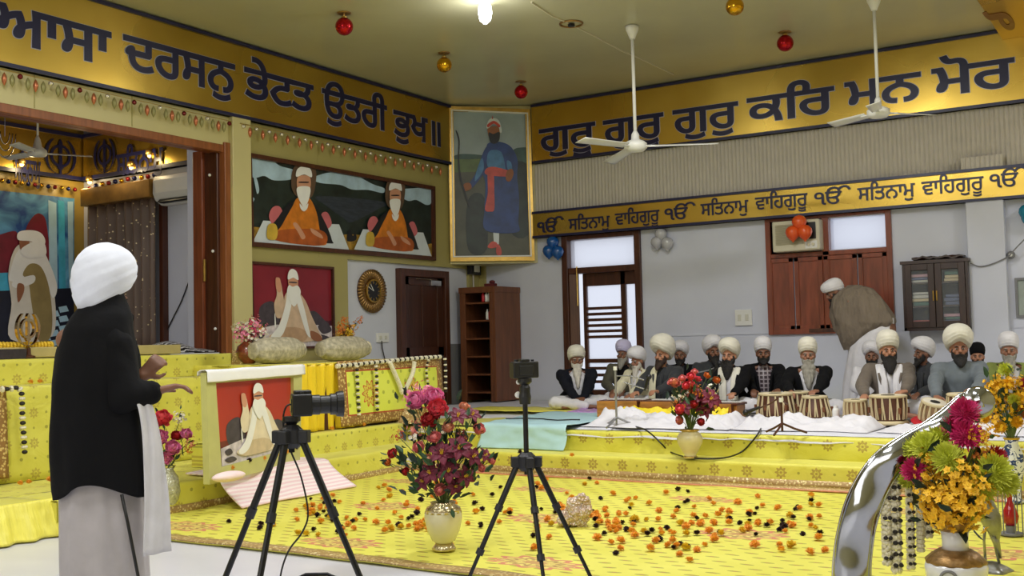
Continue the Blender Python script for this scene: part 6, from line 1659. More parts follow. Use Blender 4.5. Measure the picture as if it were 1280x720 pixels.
def loft(name, secs, depth_dir, mat, parent, nu=64, nv=40, fold=.03, nf=9, th=.008, seed=0, pw=.9):
    """closed wrap through cross sections (left point, right point, half depth)"""
    N_ = len(secs)-1
    def fn(u, v):
        k = v*N_; i = min(int(k), N_-1); f = k-i; f = f*f*(3-2*f)*.5+f*.5
        a = secs[i][0].lerp(secs[i+1][0], f); b = secs[i][1].lerp(secs[i+1][1], f); d = secs[i][2]*(1-f)+secs[i+1][2]*f
        c = (a+b)/2; h = (b-a).length/2; t = 2*PI*u; cc, ss = math.cos(t), math.sin(t)
        sq = lambda q: math.copysign(abs(q)**pw, q)
        fo = 1+fold*math.sin(t*nf+v*7+seed+2*math.sin(v*5))*(.4+.6*v)+fold*.9*MN.noise(V((cc*3+seed, ss*3, v*6)))
        return c+(b-a).normalized()*h*sq(cc)*fo+depth_dir*d*sq(ss)*fo
    o = MB().grid(nu, nv, fn).build(name, mat, parent, smooth=True); s_ = o.modifiers.new('t', 'SOLIDIFY'); s_.thickness = th
    return o
# bending man in a taupe shawl
def bending():
    Yd = 13.2
    q = onY(1085, 540, Yd); ft = V((q.x+.10, Yd, ZP+.03))
    t = thing('person', 'person bending forward to the left in a taupe shawl', 'person', ft)
    def w(px, py, dy=0): return onY(px, py, Yd+dy)-ft
    hd = w(1043, 366); hipc = w(1104, 412); 
    R_ = Matrix.Rotation(math.radians(-70), 3, 'Z') @ Matrix.Rotation(math.radians(38), 3, 'X')
    T, R2, HP = head_prims(hd, math.radians(-62), math.radians(30), 1.0)
    shc = w(1066, 378)
    body = HP+[('c', hd+V((.06, 0, -.02)), .05, shc, .055), ('c', shc, .10, hipc, .12), ('e', hipc, (.15, .14, .13)), ('c', shc+V((0, -.16, 0)), .05, shc+V((0, .16, 0)), .05)]
    for k in (-1, 1):
        kn = V((.02, .10*k, .48)); body += [('c', hipc+V((0, .08*k, -.05)), .085, kn, .06), ('c', kn, .058, V((.0, .10*k, .09)), .04), ('c', V((.0, .10*k, .05)), .035, V((-.17, .10*k, .03)), .025)]
        wr = w(1062, 418)+V((0, .08*k, 0)); el, wr = ik(shc+V((0, .16*k, 0)), wr, .28, .25, shc+V((.3, .1*k, -.3)))
        body += [('c', shc+V((0, .16*k, 0)), .045, el, .036), ('c', el, .034, wr, .026)]+hand_prims(wr, V((-.3, 0, -1)), V((-1, 0, .2)), k, .5)
    blob('body', body, m_sk2, t, .0105, 2); face_bits(t, T, R2)
    beard(t, T, R2, B_['black'], .05, .05)
    turban(t, T, R2, F_['white'], 1.0, 'tall', zs=.85)
    def sec(py, x0, x1, d):
        a_, b_ = w(x0, py), w(x1, py); a_.z = b_.z = (a_.z+b_.z)/2; return (a_, b_, d)
    loft('shawl', [sec(y, a_, b_, d) for y, a_, b_, d in ((357, 1060, 1074, .03), (362, 1052, 1090, .12), (372, 1043, 1100, .19), (384, 1040, 1108, .22), (396, 1041, 1115, .23), (404, 1043, 1119, .23), (410, 1046, 1112, .22), (418, 1050, 1096, .20), (428, 1053, 1080, .16), (437, 1056, 1068, .09))], V((0, 1, 0)), F_['shawl'], t, fold=.09, nf=7)
    loft('robe', [sec(y, a_, b_, d) for y, a_, b_, d in ((398, 1086, 1116, .10), (415, 1068, 1117, .18), (440, 1062, 1114, .20), (480, 1056, 1110, .21), (515, 1054, 1110, .22))], V((0, 1, 0)), F_['white'], t, fold=.05, nf=11)
bending()

# foreground man in black seen from behind
def foreman():
    ft = onZ(132, 822, 0); D = (V((ft.x, ft.y, 0))).length
    nP = V((ft.x, ft.y, 0)).normalized(); cr2 = V((-nP.y, nP.x, 0)); cr2 = cr2 if cr2.dot(_x) > 0 else -cr2
    t = thing('person', 'person standing in the left foreground in a white turban, black shawl and pale robe, seen from behind', 'person', ft)
    t['label'] = 'person standing in the left foreground, back turned, white turban, black shawl, pale robe'
    def w(px, py, d=0): return onP(px, py, V((ft.x, ft.y, 0))+nP*d, nP)-ft   # d = deeper
    face = (cr2*.80+nP*.60).normalized(); yaw = math.atan2(face.x, -face.y)   # local -y -> face
    fr = face; sd = V((-fr.y, fr.x, 0))  # sd points to the man's left... 
    hd = w(131, 381, .0)
    T, R_, HP = head_prims(hd, yaw, math.radians(6), 1.0)
    neck = w(128, 392); chest = w(120, 450); waist = w(128, 545); hip = w(132, 600)
    shL = w(86, 425, -.04); shR = w(148, 428, .16)
    body = HP+[('c', neck, .052, hd-V((0, 0, .05)), .048), ('c', chest, .13, waist, .13), ('e', hip, (.15, .13, .14)), ('c', shL, .055, shR, .055), ('c', neck, .06, chest, .09)]
    # near (right-hand side in the picture) arm: elbow at px150,480 forearm to px 214,487
    shA = w(140, 432, -.10); elA = w(152, 498, -.16); wrA = w(196, 489, -.13)
    hdA = (w(218, 483, -.13)-wrA)
    shB = w(150, 430, .2); elB = w(160, 482, .26); wrB = w(178, 470, .18); hdB = w(200, 448, .18)-wrB
    up = V((0, 0, 1))
    body += [('c', shA, .045, elA, .04), ('c', elA, .038, wrA, .027)]+hand_prims(wrA, hdA, up, 1, .45)+[('c', shB, .045, elB, .04), ('c', elB, .038, wrB, .027)]+hand_prims(wrB, hdB, -nP*.8+up*.3, -1, .75)
    for k in (-1, 1):
        o_ = cr2*.10*k; body += [('c', hip+o_*.8, .085, V((0, 0, .48))+o_, .06), ('c', V((0, 0, .48))+o_, .056, V((0, 0, .09))+o_, .04), ('c', V((0, 0, .045))+o_, .036, fr*.17+V((0, 0, .03))+o_, .026)]
    blob('body', body, m_sk2, t, .009, 2)
    face_bits(t, T, R_)
    beard(t, T, R_, B_['black'], .09, .07)
    # black shawl as cross sections following the outline
    secs = [(366, 118, 150, .07), (384, 103, 158, .10), (396, 92, 162, .14), (412, 82, 163, .17), (440, 73, 167, .19), (480, 67, 172, .20), (530, 66, 183, .205), (570, 67, 190, .21), (600, 70, 193, .21), (609, 72, 194, .21)]
    cs = []
    for (py, xl, xr_, dep) in secs:
        a, b = w(xl, py), w(xr_, py); a.z = b.z = w(130, py).z; cs.append((a, b, dep))
    NN = 72
    def fn(u, v):
        k = v*(len(cs)-1); i = min(int(k), len(cs)-2); f = k-i; f2 = f
        a = cs[i][0].lerp(cs[i+1][0], f2); b = cs[i][1].lerp(cs[i+1][1], f2); d = cs[i][2]*(1-f)+cs[i+1][2]*f
        c = (a+b)/2; h = (b-a).length/2; th = 2*PI*u; cc_, ss = math.cos(th), math.sin(th)
        sq = lambda q: math.copysign(abs(q)**.85, q)
        fold_ = 1+.045*v*math.sin(th*7+v*3+math.sin(v*9))+.035*MN.noise(V((cc_*3, ss*3, v*6)))
        hem = .035*v*v*v*v*math.sin(th*3+1)
        return c+(b-a).normalized()*h*sq(cc_)*fold_+nP*d*sq(ss)*fold_+V((0, 0, hem+(.02*cc_*0)))
    mb = MB(); mb.grid(NN, 44, fn); o = mb.build('black_shawl', F_['black'], t, smooth=True); s_ = o.modifiers.new('t', 'SOLIDIFY'); s_.thickness = .012
    blob('sleeve', [('c', shA+V((0, 0, .02)), .085, elA, .078), ('c', elA, .078, elA.lerp(wrA, .80), .050), ('c', w(120, 425, -.05), .10, shA, .095)], F_['black'], t, .014, 3, disp=wrinkle(.012, 10))
    blob('sleeve', [('c', shB, .08, elB, .07), ('c', elB, .07, elB.lerp(wrB, .7), .045)], F_['black'], t, .014, 3, disp=wrinkle(.012, 10))
    blob('collar', [('c', w(108, 381, .03), .035, w(132, 392, -.06), .04), ('c', w(132, 392, -.06), .04, w(158, 398, .04), .035), ('c', w(108, 381, .03), .035, w(134, 380, .10), .035)], F_['black'], t, .012, 3, disp=wrinkle(.01, 12))
    # pale robe
    rs_ = [(560, 78, 180, .16), (620, 76, 178, .17), (700, 76, 182, .19), (780, 78, 186, .21), (806, 78, 186, .21)]
    cs2 = []
    for (py, xl, xr_, dep) in rs_:
        a, b = w(xl, py), w(xr_, py); a.z = b.z = w(130, py).z; cs2.append((a, b, dep))
    def fr_(u, v):
        k = v*(len(cs2)-1); i = min(int(k), len(cs2)-2); f = k-i
        a = cs2[i][0].lerp(cs2[i+1][0], f); b = cs2[i][1].lerp(cs2[i+1][1], f); d = cs2[i][2]*(1-f)+cs2[i+1][2]*f
        c = (a+b)/2; h = (b-a).length/2; th = 2*PI*u
        fo = 1+.03*math.sin(th*11+math.sin(v*4))+.02*math.sin(th*5+v*2)
        return c+(b-a).normalized()*h*math.cos(th)*fo+nP*d*math.sin(th)*fo
    o = MB().grid(90, 24, fr_).build('robe', fabric('pale_grey_robe', (176, 170, 172), 12, .3), t, smooth=True); s_ = o.modifiers.new('t', 'SOLIDIFY'); s_.thickness = .008
    # white stole hanging in front
    sc = cr([w(176, 496, -.17), w(183, 515, -.18), w(189, 545, -.17), w(193, 585, -.17), w(196, 630, -.17), w(196, 692, -.17)], 5, False); n_ = len(sc)-1
    st = MB().grid(20, n_, lambda u, v: sc[int(round(v*n_))]+(cr2*.8+nP*.6).normalized()*((u-.5)*(.06+.09*v))-nP*(.007*math.sin(u*PI*3.3+v*4))).build('white_stole', F_['white'], t, smooth=True); s_ = st.modifiers.new('t', 'SOLIDIFY'); s_.thickness = .006
    turb = turban(t, T, R_, fabric('bright_white_turban', (226, 230, 244), 8, .15), 0.90, 'pointed', back=1.0, zs=1.38)
    MB().tube([w(152, 618, -.215), w(160, 655, -.225), w(173, 722, -.235), w(176, 760, -.235)], .007, 8).build('black_cord', m_black, t, smooth=True)
    for k in (-1, 1):
        c_ = V((0, 0, .045))+cr2*.10*k+fr*.07; MB().ell(c_, (.05, .05, .035), 14, 8).ell(c_+fr*.08-V((0, 0, .008)), (.055, .055, .03), 14, 8).build('sock', F_['white'], t, smooth=True)
foreman()
# ================================================================== flowers, vases and the right foreground
def petal_ball(n, r, L, w, cup=.3, hemi=.0, seed=0, mb=None, c=(0,0,0), mi=0, jit=.15, up=None):
    """n petals on a ball; each a small folded leaf"""
    mb = mb or MB(); rr = random.Random(seed); c = V(c)
    q = V((0, 0, 1)).rotation_difference(V(up).normalized()) if up is not None else None
    for i in range(n):
        z = 1-(1-hemi)*(i+.5)/n*1.0 if hemi < 0 else 1-(1.0-hemi)*(i+.5)/n
        th = i*2.39996; s = math.sqrt(max(0, 1-z*z)); d = V((s*math.cos(th), s*math.sin(th), z))
        d = (d+V((rr.uniform(-1, 1), rr.uniform(-1, 1), rr.uniform(-1, 1)))*jit).normalized()
        t = d.cross(V((0, 0, 1))); t = t.normalized() if t.length > .1 else V((1, 0, 0)); b = d.cross(t)
        l = L*(.8+.4*rr.random())
        a0 = d*r*.35; a1 = d*(r*.35+l*.6)+b*cup*l*.15; a2 = d*(r*.35+l)-b*cup*l*.1
        pts = [a0-t*w*.3, a0+t*w*.3, a1+t*w*.5, a1-t*w*.5, a1+b*w*.2*cup, a2+t*w*.28, a2-t*w*.28]
        if q: pts = [q @ p for p in pts]
        mb.add([c+p for p in pts], [(0, 1, 2, 4), (0, 4, 3), (4, 2, 5), (3, 4, 6), (4, 5, 6)], mi)
    return mb
def fmat(name, c, rough=.6): return M(name, c, rough=rough, var=.18, vs=25)
m_org = fmat('marigold_orange', (244, 172, 66)); m_yelm = fmat('marigold_yellow', (226, 186, 40)); m_mar = fmat('dark_maroon_petal', (46, 14, 20)); m_lf = fmat('leaf_green', (44, 76, 44)); m_lf2 = fmat('leaf_dark', (26, 46, 36)); m_stem = fmat('stem_green', (92, 112, 60))
def marigold(seed, m, r=.027):
    mb = petal_ball(46, r*.7, r*.75, r*.55, .4, -.35, seed); mb.ell((0, 0, 0), (r*.6, r*.6, r*.5), 10, 6); return mb
kinds = {}
for nm, m in (('orange', m_org), ('dark maroon', m_mar), ('yellow', m_yelm)):
    kinds[nm] = []
rf = random.Random(11)
poly_px = [(225, 668), (300, 645), (445, 605), (600, 588), (1040, 618), (1036, 700), (860, 705), (600, 690), (400, 675)]
clusters = [(528, 655, 24, 22, 7), (385, 628, 22, 20, 10), (425, 648, 12, 24, 8), (490, 638, 14, 22, 12), (300, 655, 3, 20, 6), (640, 650, 8, 22, 10), (700, 628, 6, 12, 8), (765, 650, 26, 24, 12), (800, 668, 20, 26, 8), (835, 635, 10, 30, 8), (880, 655, 18, 26, 10), (925, 645, 14, 26, 10), (975, 655, 14, 24, 12), (1015, 648, 14, 22, 18), (858, 686, 8, 14, 5), (745, 640, 10, 20, 8), (620, 610, 5, 40, 8)]
pts = []
def carpet_ok(x, y):
    if not inside((x, y), poly_px): return False
    p = onZ(x, y, .03); return p.y > YF+.15 and p.y < YS1-.1 and p.x > XL1+.32
def sep(p): return all((p-q).length > .043 for q in pts)
for cx_, cy_, n_, sx_, sy_ in clusters:
    k = 0; tr = 0
    while k < n_ and tr < 400:
        tr += 1; x, y = rf.gauss(cx_, sx_), rf.gauss(cy_, sy_)
        if carpet_ok(x, y):
            p = onZ(x, y, .045)
            if sep(p): pts.append(p); k += 1
tr = 0
while len(pts) < 292 and tr < 5000:
    tr += 1; x, y = rf.uniform(260, 1040), rf.uniform(592, 690)
    if carpet_ok(x, y):
        p = onZ(x, y, .045)
        if sep(p): pts.append(p)
lab = {'orange': 'orange marigold head strewn on the yellow carpet', 'dark maroon': 'dark maroon flower head strewn on the yellow carpet', 'yellow': 'pale yellow marigold head strewn on the yellow carpet'}
cnt = {}
for i, p in enumerate(pts):
    r_ = rf.random(); nm = 'orange' if r_ < .54 else 'dark maroon' if r_ < .87 else 'yellow'
    ks = kinds[nm]
    if len(ks) < 3:
        o = marigold(len(ks)*7+3, {'orange': m_org, 'dark maroon': m_mar, 'yellow': m_yelm}[nm]).build('marigold', {'orange': m_org, 'dark maroon': m_mar, 'yellow': m_yelm}[nm], smooth=False); ks.append(o)
    else: o = ks[rf.randrange(3)].copy(); COL.objects.link(o)
    s_ = rf.uniform(.8, 1.25)*(.85 if nm == 'dark maroon' else 1); o.scale = (s_, s_, s_*.8)
    o.location = (p.x, p.y, .022+wav(p.x, p.y, .010, 2.2)+.017*s_); o.rotation_euler = (rf.uniform(-.4, .4), rf.uniform(-.4, .4), rf.uniform(0, 6))
    tag(o, lab[nm], 'flower', nm+' flower heads strewn on the carpet')
# some on the steps
more = [(38, 494), (50, 494), (88, 489), (25, 603), (36, 598), (62, 607), (415, 541), (455, 538), (578, 562), (650, 565), (715, 569), (345, 568), (358, 565), (330, 573), (370, 560), (312, 576), (290, 585)]
for i, (x, y) in enumerate(more):
    nm = rf.choice(['orange', 'orange', 'dark maroon'])
    if i < 3: p = onX(x, y, -8.75); p.z = 1.085
    elif i < 6: p = onX(x, y, -8.1); p.z = .285
    elif i < 8: p = onX(x, y, -7.48); p.z = .495
    elif i < 11: p = onZ(x, y, ZT+.03)
    else: p = onP(x, y, bl-ns*.005, ns)
    o = kinds[nm][i % 3].copy(); COL.objects.link(o); o.location = (p.x, p.y, p.z); o.scale = (1, 1, .9)
    where = 'upper yellow tier at the far left' if i < 3 else 'low yellow step behind the man' if i < 6 else 'step under the draped block' if i < 8 else 'low step before the cyan sheet' if i < 11 else 'ledge at the foot of the standing portrait'
    tag(o, '%s flower head lying on the %s' % (nm, where), 'flower', '%s heads %s' % (nm, where))

# ------------------------------------------------ bouquets
def build_flower(kind, m, parent, seed=1, r=.05, m2=None):
    mb = MB(); mats = [m, m2 or m_yelm]
    if kind == 'mum': petal_ball(210, r*.45, r*.8, r*.12, .3, -.2, seed, mb, jit=.1); mb.ell((0, 0, 0), r*.45, 12, 8)
    elif kind == 'carnation': petal_ball(80, r*.8, r*.62, r*.55, .9, -.1, seed, mb, jit=.28)
    elif kind == 'rose':
        petal_ball(26, r*.5, r*.62, r*.85, .9, .1, seed, mb, jit=.12); mb.ell((0, 0, r*.3), (r*.4, r*.4, r*.4), 10, 8)
    elif kind == 'lily':
        for k in range(6):
            a = k*PI/3+seed; U = V((math.cos(a), math.sin(a), 0)); W = V((-U.y, U.x, 0))
            mb.sheet(4, 6, lambda u, v: U*(r*1.25*v)+W*((u-.5)*r*.75*math.sin(PI*(v*.85+.12)))+V((0, 0, r*(.15+.75*v-.75*v*v)+.25*r*abs(u-.5))), (0, 0, .0012))
        for k in range(5): mb.tube([(0, 0, .1*r), (.16*r*math.cos(k*1.25), .16*r*math.sin(k*1.25), .75*r)], r*.03, 5, 1)
        mb.ell((0, 0, .2*r), r*.16, 8, 6, 1)
    elif kind == 'spray':
        rr = random.Random(seed)
        for k in range(26):
            c = V((rr.uniform(-1, 1), rr.uniform(-1, 1), rr.uniform(-.9, .9)))*r*.85
            d = (c+V((0, 0, .2*r))).normalized()
            t = d.orthogonal().normalized(); b = d.cross(t)
            for j in range(5):
                a = 2*PI*j/5; U = t*math.cos(a)+b*math.sin(a); W = d.cross(U)
                mb.add([c, c+U*r*.13+W*r*.09+d*r*.05, c+U*r*.25+d*r*.07, c+U*r*.13-W*r*.09+d*r*.05], [(0, 1, 2, 3)], 0)
            mb.ell(c+d*r*.03, r*.05, 6, 4, 1)
    o = mb.build('flower', mats, parent, smooth=(kind in ('lily', 'rose')))
    return o
def bouquet(lab, base, items, nleaf, spread, hgt, seed=0, leafm=None, stems=True, planeY=None, leafsize=.07, name='flower_bouquet'):
    """items: (px, py, depth offset, kind, material, radius)"""
    t = thing(name, lab, 'flowers', base); n_ = V((base.x, base.y, 0)).normalized(); rr = random.Random(seed)
    cache = {}; heads = []
    for (px, py, dp, kind, m, r) in items:
        p = onP(px, py, V((base.x, base.y, 0))+n_*dp, n_)-base
        key = (kind, m.name, round(r, 3))
        c = cache.setdefault(key, [])
        if len(c) < 2: o = build_flower(kind, m, t, seed+len(c)*5+len(cache), r); c.append(o)
        else: o = c[rr.randrange(2)].copy(); COL.objects.link(o); o.parent = t
        d = (p-V((0, 0, hgt*.2))).normalized()-n_*.9*(1 if dp <= .05 else .2); d.normalize()
        o.rotation_euler = V((0, 0, 1)).rotation_difference(d).to_euler(); o.location = p; heads.append(p)
    mb = MB()
    for k in range(nleaf):
        h = heads[k % len(heads)]; f = rr.uniform(.45, 1.02); a = rr.uniform(0, 2*PI)
        c = h*f+V((rr.uniform(-1, 1), rr.uniform(-1, 1), rr.uniform(-1, 1)))*spread*.16
        d = (c.normalized()+V((rr.uniform(-1, 1), rr.uniform(-1, 1), rr.uniform(-.6, .9)))*.9).normalized(); w = d.orthogonal().normalized(); w = (Matrix.Rotation(a, 3, d) @ w); up = d.cross(w)
        L = leafsize*rr.uniform(.7, 1.4); W = L*.22
        P = [c, c+d*L*.35+w*W+up*W*.3, c+d*L*.75+w*W*.7+up*W*.2, c+d*L-up*W*.4, c+d*L*.75-w*W*.7+up*W*.2, c+d*L*.35-w*W+up*W*.3, c+d*L*.4-up*W*.1]
        mb.add(P, [(0, 1, 6), (1, 2, 6), (2, 3, 6), (3, 4, 6), (4, 5, 6), (5, 0, 6)], k % 2)
    if nleaf: tag_ = mb.build('leaves', [leafm or m_lf, m_lf2], t); tag_['kind'] = 'stuff'
    mb = MB()
    for h in heads[:60]:
        mb.tube([(0, 0, -.04), h*.5+V((0, 0, .12*h.length)), h*.97], [.004, .003, .0025], 5)
    mb.build('stems', m_stem, t)
    return t
def scatter(cx_, cy_, sx_, sy_, n, kinds_, seed, dmin=-.08, dmax=.08):
    rr = random.Random(seed); out = []
    for _ in range(n):
        a = rr.uniform(0, 2*PI); q = math.sqrt(rr.random()); k = rr.choice(kinds_)
        out.append((cx_+q*sx_*math.cos(a), cy_+q*sy_*math.sin(a), rr.uniform(dmin, dmax))+k)
    return out
f_pink = fmat('petal_pink', (232, 130, 176)); f_coral = fmat('petal_coral', (226, 76, 92)); f_burg = fmat('petal_burgundy', (108, 22, 50)); f_rose = fmat('petal_rose', (226, 130, 130)); f_red = fmat('petal_red', (176, 34, 40)); f_lime = fmat('petal_lime', (200, 206, 70)); f_mag = fmat('petal_magenta', (196, 36, 100)); f_gold = fmat('petal_golden', (236, 184, 34)); f_wh = fmat('petal_white', (226, 222, 210)); f_oran = fmat('petal_orange', (206, 110, 44)); f_peach = fmat('petal_peach', (230, 160, 130))
m_pearl = M('pearl_vase', (222, 214, 176), rough=.25, var=.06, coat=.5); m_champ = M('champagne_metal', (206, 190, 150), rough=.25, metal=.8, var=.1)

# central bouquet in the pearl vase
vb = onZ(555, 687, .03); vn = V((vb.x, vb.y, 0)).normalized()
def hzz(py, b, px=555): return onP(px, py, V((b.x, b.y, 0)), V((b.x, b.y, 0)).normalized()).z-b.z
z1 = hzz(627, vb)
t = thing('flower_vase', 'pearl cream vase with a silvery rim and foot, holding the central foreground bouquet', 'vase', vb)
MB().lathe([(.075, 0), (.078, .01), (.062, .03), (.05, .045)], 28).build('foot', m_champ, t, smooth=True)
MB().lathe([(.05, .042), (.075, .06), (.105, z1*.42), (.122, z1*.66), (.118, z1*.80), (.095, z1*.90)], 32).build('body', m_pearl, t, smooth=True)
MB().lathe([(.120, z1*.78), (.108, z1*.88), (.075, z1*.95), (.082, z1), (.07, z1)], 32, ripple=lambda a, z: 1+.015*math.cos(a*16)).build('rim', m_champ, t, smooth=True)
items = [(520, 502, -.05, 'carnation', f_pink, .07), (543, 498, -.03, 'carnation', f_pink, .075), (533, 488, .05, 'spray', f_pink, .07), (512, 493, .03, 'spray', f_pink, .05), (547, 512, -.09, 'carnation', f_coral, .075), (537, 525, -.10, 'carnation', f_red, .06), (572, 522, -.05, 'lily', f_burg, .06), (590, 520, 0, 'lily', f_burg, .05),
 (543, 548, -.1, 'rose', f_rose, .055), (524, 560, -.08, 'rose', f_rose, .05), (598, 538, .02, 'rose', f_rose, .055), (580, 510, .04, 'rose', f_peach, .05), (560, 535, -.08, 'rose', f_peach, .05), (492, 567, 0, 'rose', f_red, .045), (486, 578, .02, 'rose', f_oran, .035),
 (552, 568, -.12, 'lily', f_burg, .075), (573, 562, -.12, 'lily', f_burg, .075), (590, 572, -.06, 'lily', f_burg, .06), (560, 590, -.12, 'lily', f_burg, .07), (538, 592, -.10, 'lily', f_burg, .06), (580, 596, -.08, 'lily', f_burg, .06), (530, 602, -.06, 'lily', f_burg, .055), (550, 612, -.1, 'rose', f_rose, .05), (568, 608, -.1, 'lily', f_burg, .05), (605, 570, .0, 'lily', f_burg, .045), (600, 585, 0, 'rose', f_rose, .04),
 (520, 545, -.05, 'spray', f_wh, .06), (550, 538, -.05, 'spray', f_wh, .05), (508, 590, -.03, 'rose', f_red, .035), (522, 535, -.03, 'spray', f_rose, .06), (575, 545, -.04, 'spray', f_burg, .06), (536, 575, -.1, 'rose', f_peach, .045), (512, 575, -.04, 'spray', f_wh, .045), (498, 545, .03, 'spray', f_red, .04), (614, 576, .02, 'rose', f_rose, .035)]
tb_ = bouquet('large bouquet of pink, coral and burgundy flowers in the pearl vase at the centre left', vb+V((0, 0, z1)), items, 260, .6, .4, 3)
# second bouquet on the low step
v2 = onZ(863, 572, ZT+.02); z2 = hzz(538, v2, 863)
t = thing('flower_vase', 'small cream vase standing on the low yellow step before the drummers', 'vase', v2)
m_crv = M('cream_vase', (216, 204, 160), rough=.3, var=.08, coat=.4)
MB().lathe([(.06, 0), (.062, .01), (.05, .025), (.075, .06), (.115, z2*.55), (.118, z2*.75), (.095, z2*.9), (.07, z2*.97), (.085, z2)], 32).build('body', m_crv, t, smooth=True)
MB().lathe([(.086, z2*.98), (.09, z2+.01), (.072, z2+.012)], 28).build('rim', m_gilt, t, smooth=True); MB().lathe([(.062, 0), (.066, .012), (.055, .02)], 24).build('foot', m_champ, t)
items = scatter(864, 500, 30, 32, 34, [('rose', f_rose, .06), ('rose', f_peach, .055), ('lily', f_burg, .075), ('lily', f_burg, .065), ('rose', f_coral, .055), ('spray', f_wh, .06), ('rose', f_red, .05), ('spray', f_oran, .05)], 5, -.14, .08)
items += [(853, 474, 0, 'rose', f_rose, .05), (868, 466, .03, 'rose', f_rose, .045), (884, 470, 0, 'rose', f_oran, .045), (895, 476, .04, 'rose', f_oran, .05), (840, 478, .03, 'rose', f_rose, .05), (887, 500, -.12, 'lily', f_burg, .08), (850, 512, -.14, 'rose', f_coral, .06)]
bouquet('bouquet of rose, burgundy and white flowers in the small cream vase before the drummers', v2+V((0, 0, z2)), items, 110, .6, .4, 8, leafsize=.075)

# right foreground pedestal vase with lime and golden bouquet
v3 = onZ(1197, 752, .03)
z3 = hzz(657, v3, 1193)
t = thing('flower_vase', 'white and bronze pedestal vase in the right foreground', 'vase', v3)
m_porc = M('white_porcelain', (226, 226, 230), rough=.15, var=.02, coat=.6); m_brb = M('bronze_band', (150, 116, 70), rough=.35, metal=.6, var=.4, vs=30, bmp=.4, bs=60)
zz = lambda py: hzz(py, v3, 1193)
MB().lathe([(.10, 0), (.105, .02), (.09, .04), (.14, zz(722)), (.145, zz(708)), (.138, zz(702))], 36).build('body', m_porc, t, smooth=True)
MB().lathe([(.139, zz(703)), (.143, zz(700)), (.11, zz(692)), (.075, zz(686))], 36, ripple=lambda a, z: 1+.02*math.cos(a*24)).build('shoulder_band', m_brb, t, smooth=True)
MB().lathe([(.064, zz(688)), (.060, zz(675)), (.066, zz(660))], 30).build('neck', m_porc, t, smooth=True)
MB().lathe([(.068, zz(663)), (.09, zz(658)), (.094, zz(650)), (.098, zz(648)), (.08, zz(648))], 36, ripple=lambda a, z: 1+.02*math.cos(a*20)).build('rim', m_brb, t, smooth=True)
n3 = V((v3.x, v3.y, 0)).normalized(); w3 = V((n3.y, -n3.x, 0))
c_ = -n3*.15+V((0, 0, zz(716))); MB().tube([c_+w3*(-.035+.035*math.cos(a)*1.0)+V((0, 0, .035*math.sin(a))) for a in [2*PI*i/20 for i in range(21)]], .008, 8).build('ring_handle', m_grey, t, smooth=True)
items = [(1158, 560, -.02, 'mum', f_lime, .085), (1184, 574, -.08, 'mum', f_lime, .085), (1174, 548, .03, 'mum', f_lime, .07), (1142, 562, .03, 'mum', f_lime, .06), (1242, 590, -.06, 'mum', f_lime, .09), (1228, 606, -.08, 'mum', f_lime, .085), (1256, 604, .0, 'mum', f_lime, .07), (1218, 640, -.08, 'mum', f_lime, .05), (1222, 578, .04, 'mum', f_lime, .06), (1135, 600, .05, 'mum', f_lime, .05),
 (1206, 516, .0, 'mum', f_mag, .075), (1190, 534, .04, 'mum', f_mag, .06), (1207, 545, -.05, 'mum', f_mag, .08), (1143, 588, -.05, 'mum', f_mag, .065), (1243, 572, .03, 'mum', f_red, .06), (1166, 640, -.03, 'rose', f_mag, .035), (1207, 636, -.1, 'rose', f_red, .04), (1200, 575, -.05, 'rose', f_mag, .035), (1188, 606, -.12, 'rose', f_red, .03)]
items += scatter(1190, 620, 30, 38, 26, [('spray', f_gold, .09), ('spray', f_gold, .075)], 12, -.17, .02)+scatter(1165, 590, 14, 16, 5, [('spray', f_gold, .06)], 13)+scatter(1224, 552, 8, 22, 6, [('spray', f_gold, .05), ('spray', f_oran, .04)], 14)
bouquet('big bouquet of lime, magenta and golden flowers in the pedestal vase at the lower right', v3+V((0, 0, z3)), items, 60, .7, .5, 9, m_lf2, leafsize=.08)

# far right bouquet with blue white vase
v4 = onZ(1266, 612, ZT)
v4 = onZ(1268, 628, .03)
z4 = hzz(548, v4, 1266)
t = thing('flower_vase', 'slim blue and white vase at the far right edge', 'vase', v4)
def bluewhite():
    m, nt, p = newmat('blue_white_glaze'); x, y, z, vec = coords(nt)
    n = noise(nt, vec, 16, 3, dist=1.5); nt.links.new(mixc(nt, E(n.outputs[0]).gt(.53), rgb(226, 228, 234), rgb(50, 70, 120)), p.inputs['Base Color']); p.inputs['Roughness'].default_value = .2; return m
MB().lathe([(.07, 0), (.072, .015), (.045, .04), (.06, z4*.3), (.085, z4*.55), (.08, z4*.75), (.045, z4*.92), (.055, z4)], 28).build('body', bluewhite(), t, smooth=True); MB().lathe([(.056, z4*.985), (.06, z4+.006), (.045, z4+.008)], 24).build('rim', m_gilt, t)
items = scatter(1258, 505, 30, 32, 30, [('spray', f_gold, .075), ('spray', f_gold, .065), ('mum', f_gold, .05)], 21)+[(1257, 463, 0, 'mum', f_lime, .06), (1250, 484, -.05, 'mum', f_gold, .06), (1268, 500, -.08, 'mum', f_lime, .05), (1276, 498, .0, 'spray', f_red, .06), (1280, 515, 0, 'mum', f_oran, .06), (1284, 480, .0, 'mum', f_red, .06), (1290, 530, 0, 'mum', f_red, .06), (1237, 500, -.05, 'spray', f_gold, .06), (1245, 525, -.05, 'spray', f_gold, .06)]
bouquet('golden yellow bouquet rising at the far right edge in front of the seated men', v4+V((0, 0, z4)), items, 50, .6, .4, 15, leafsize=.08)

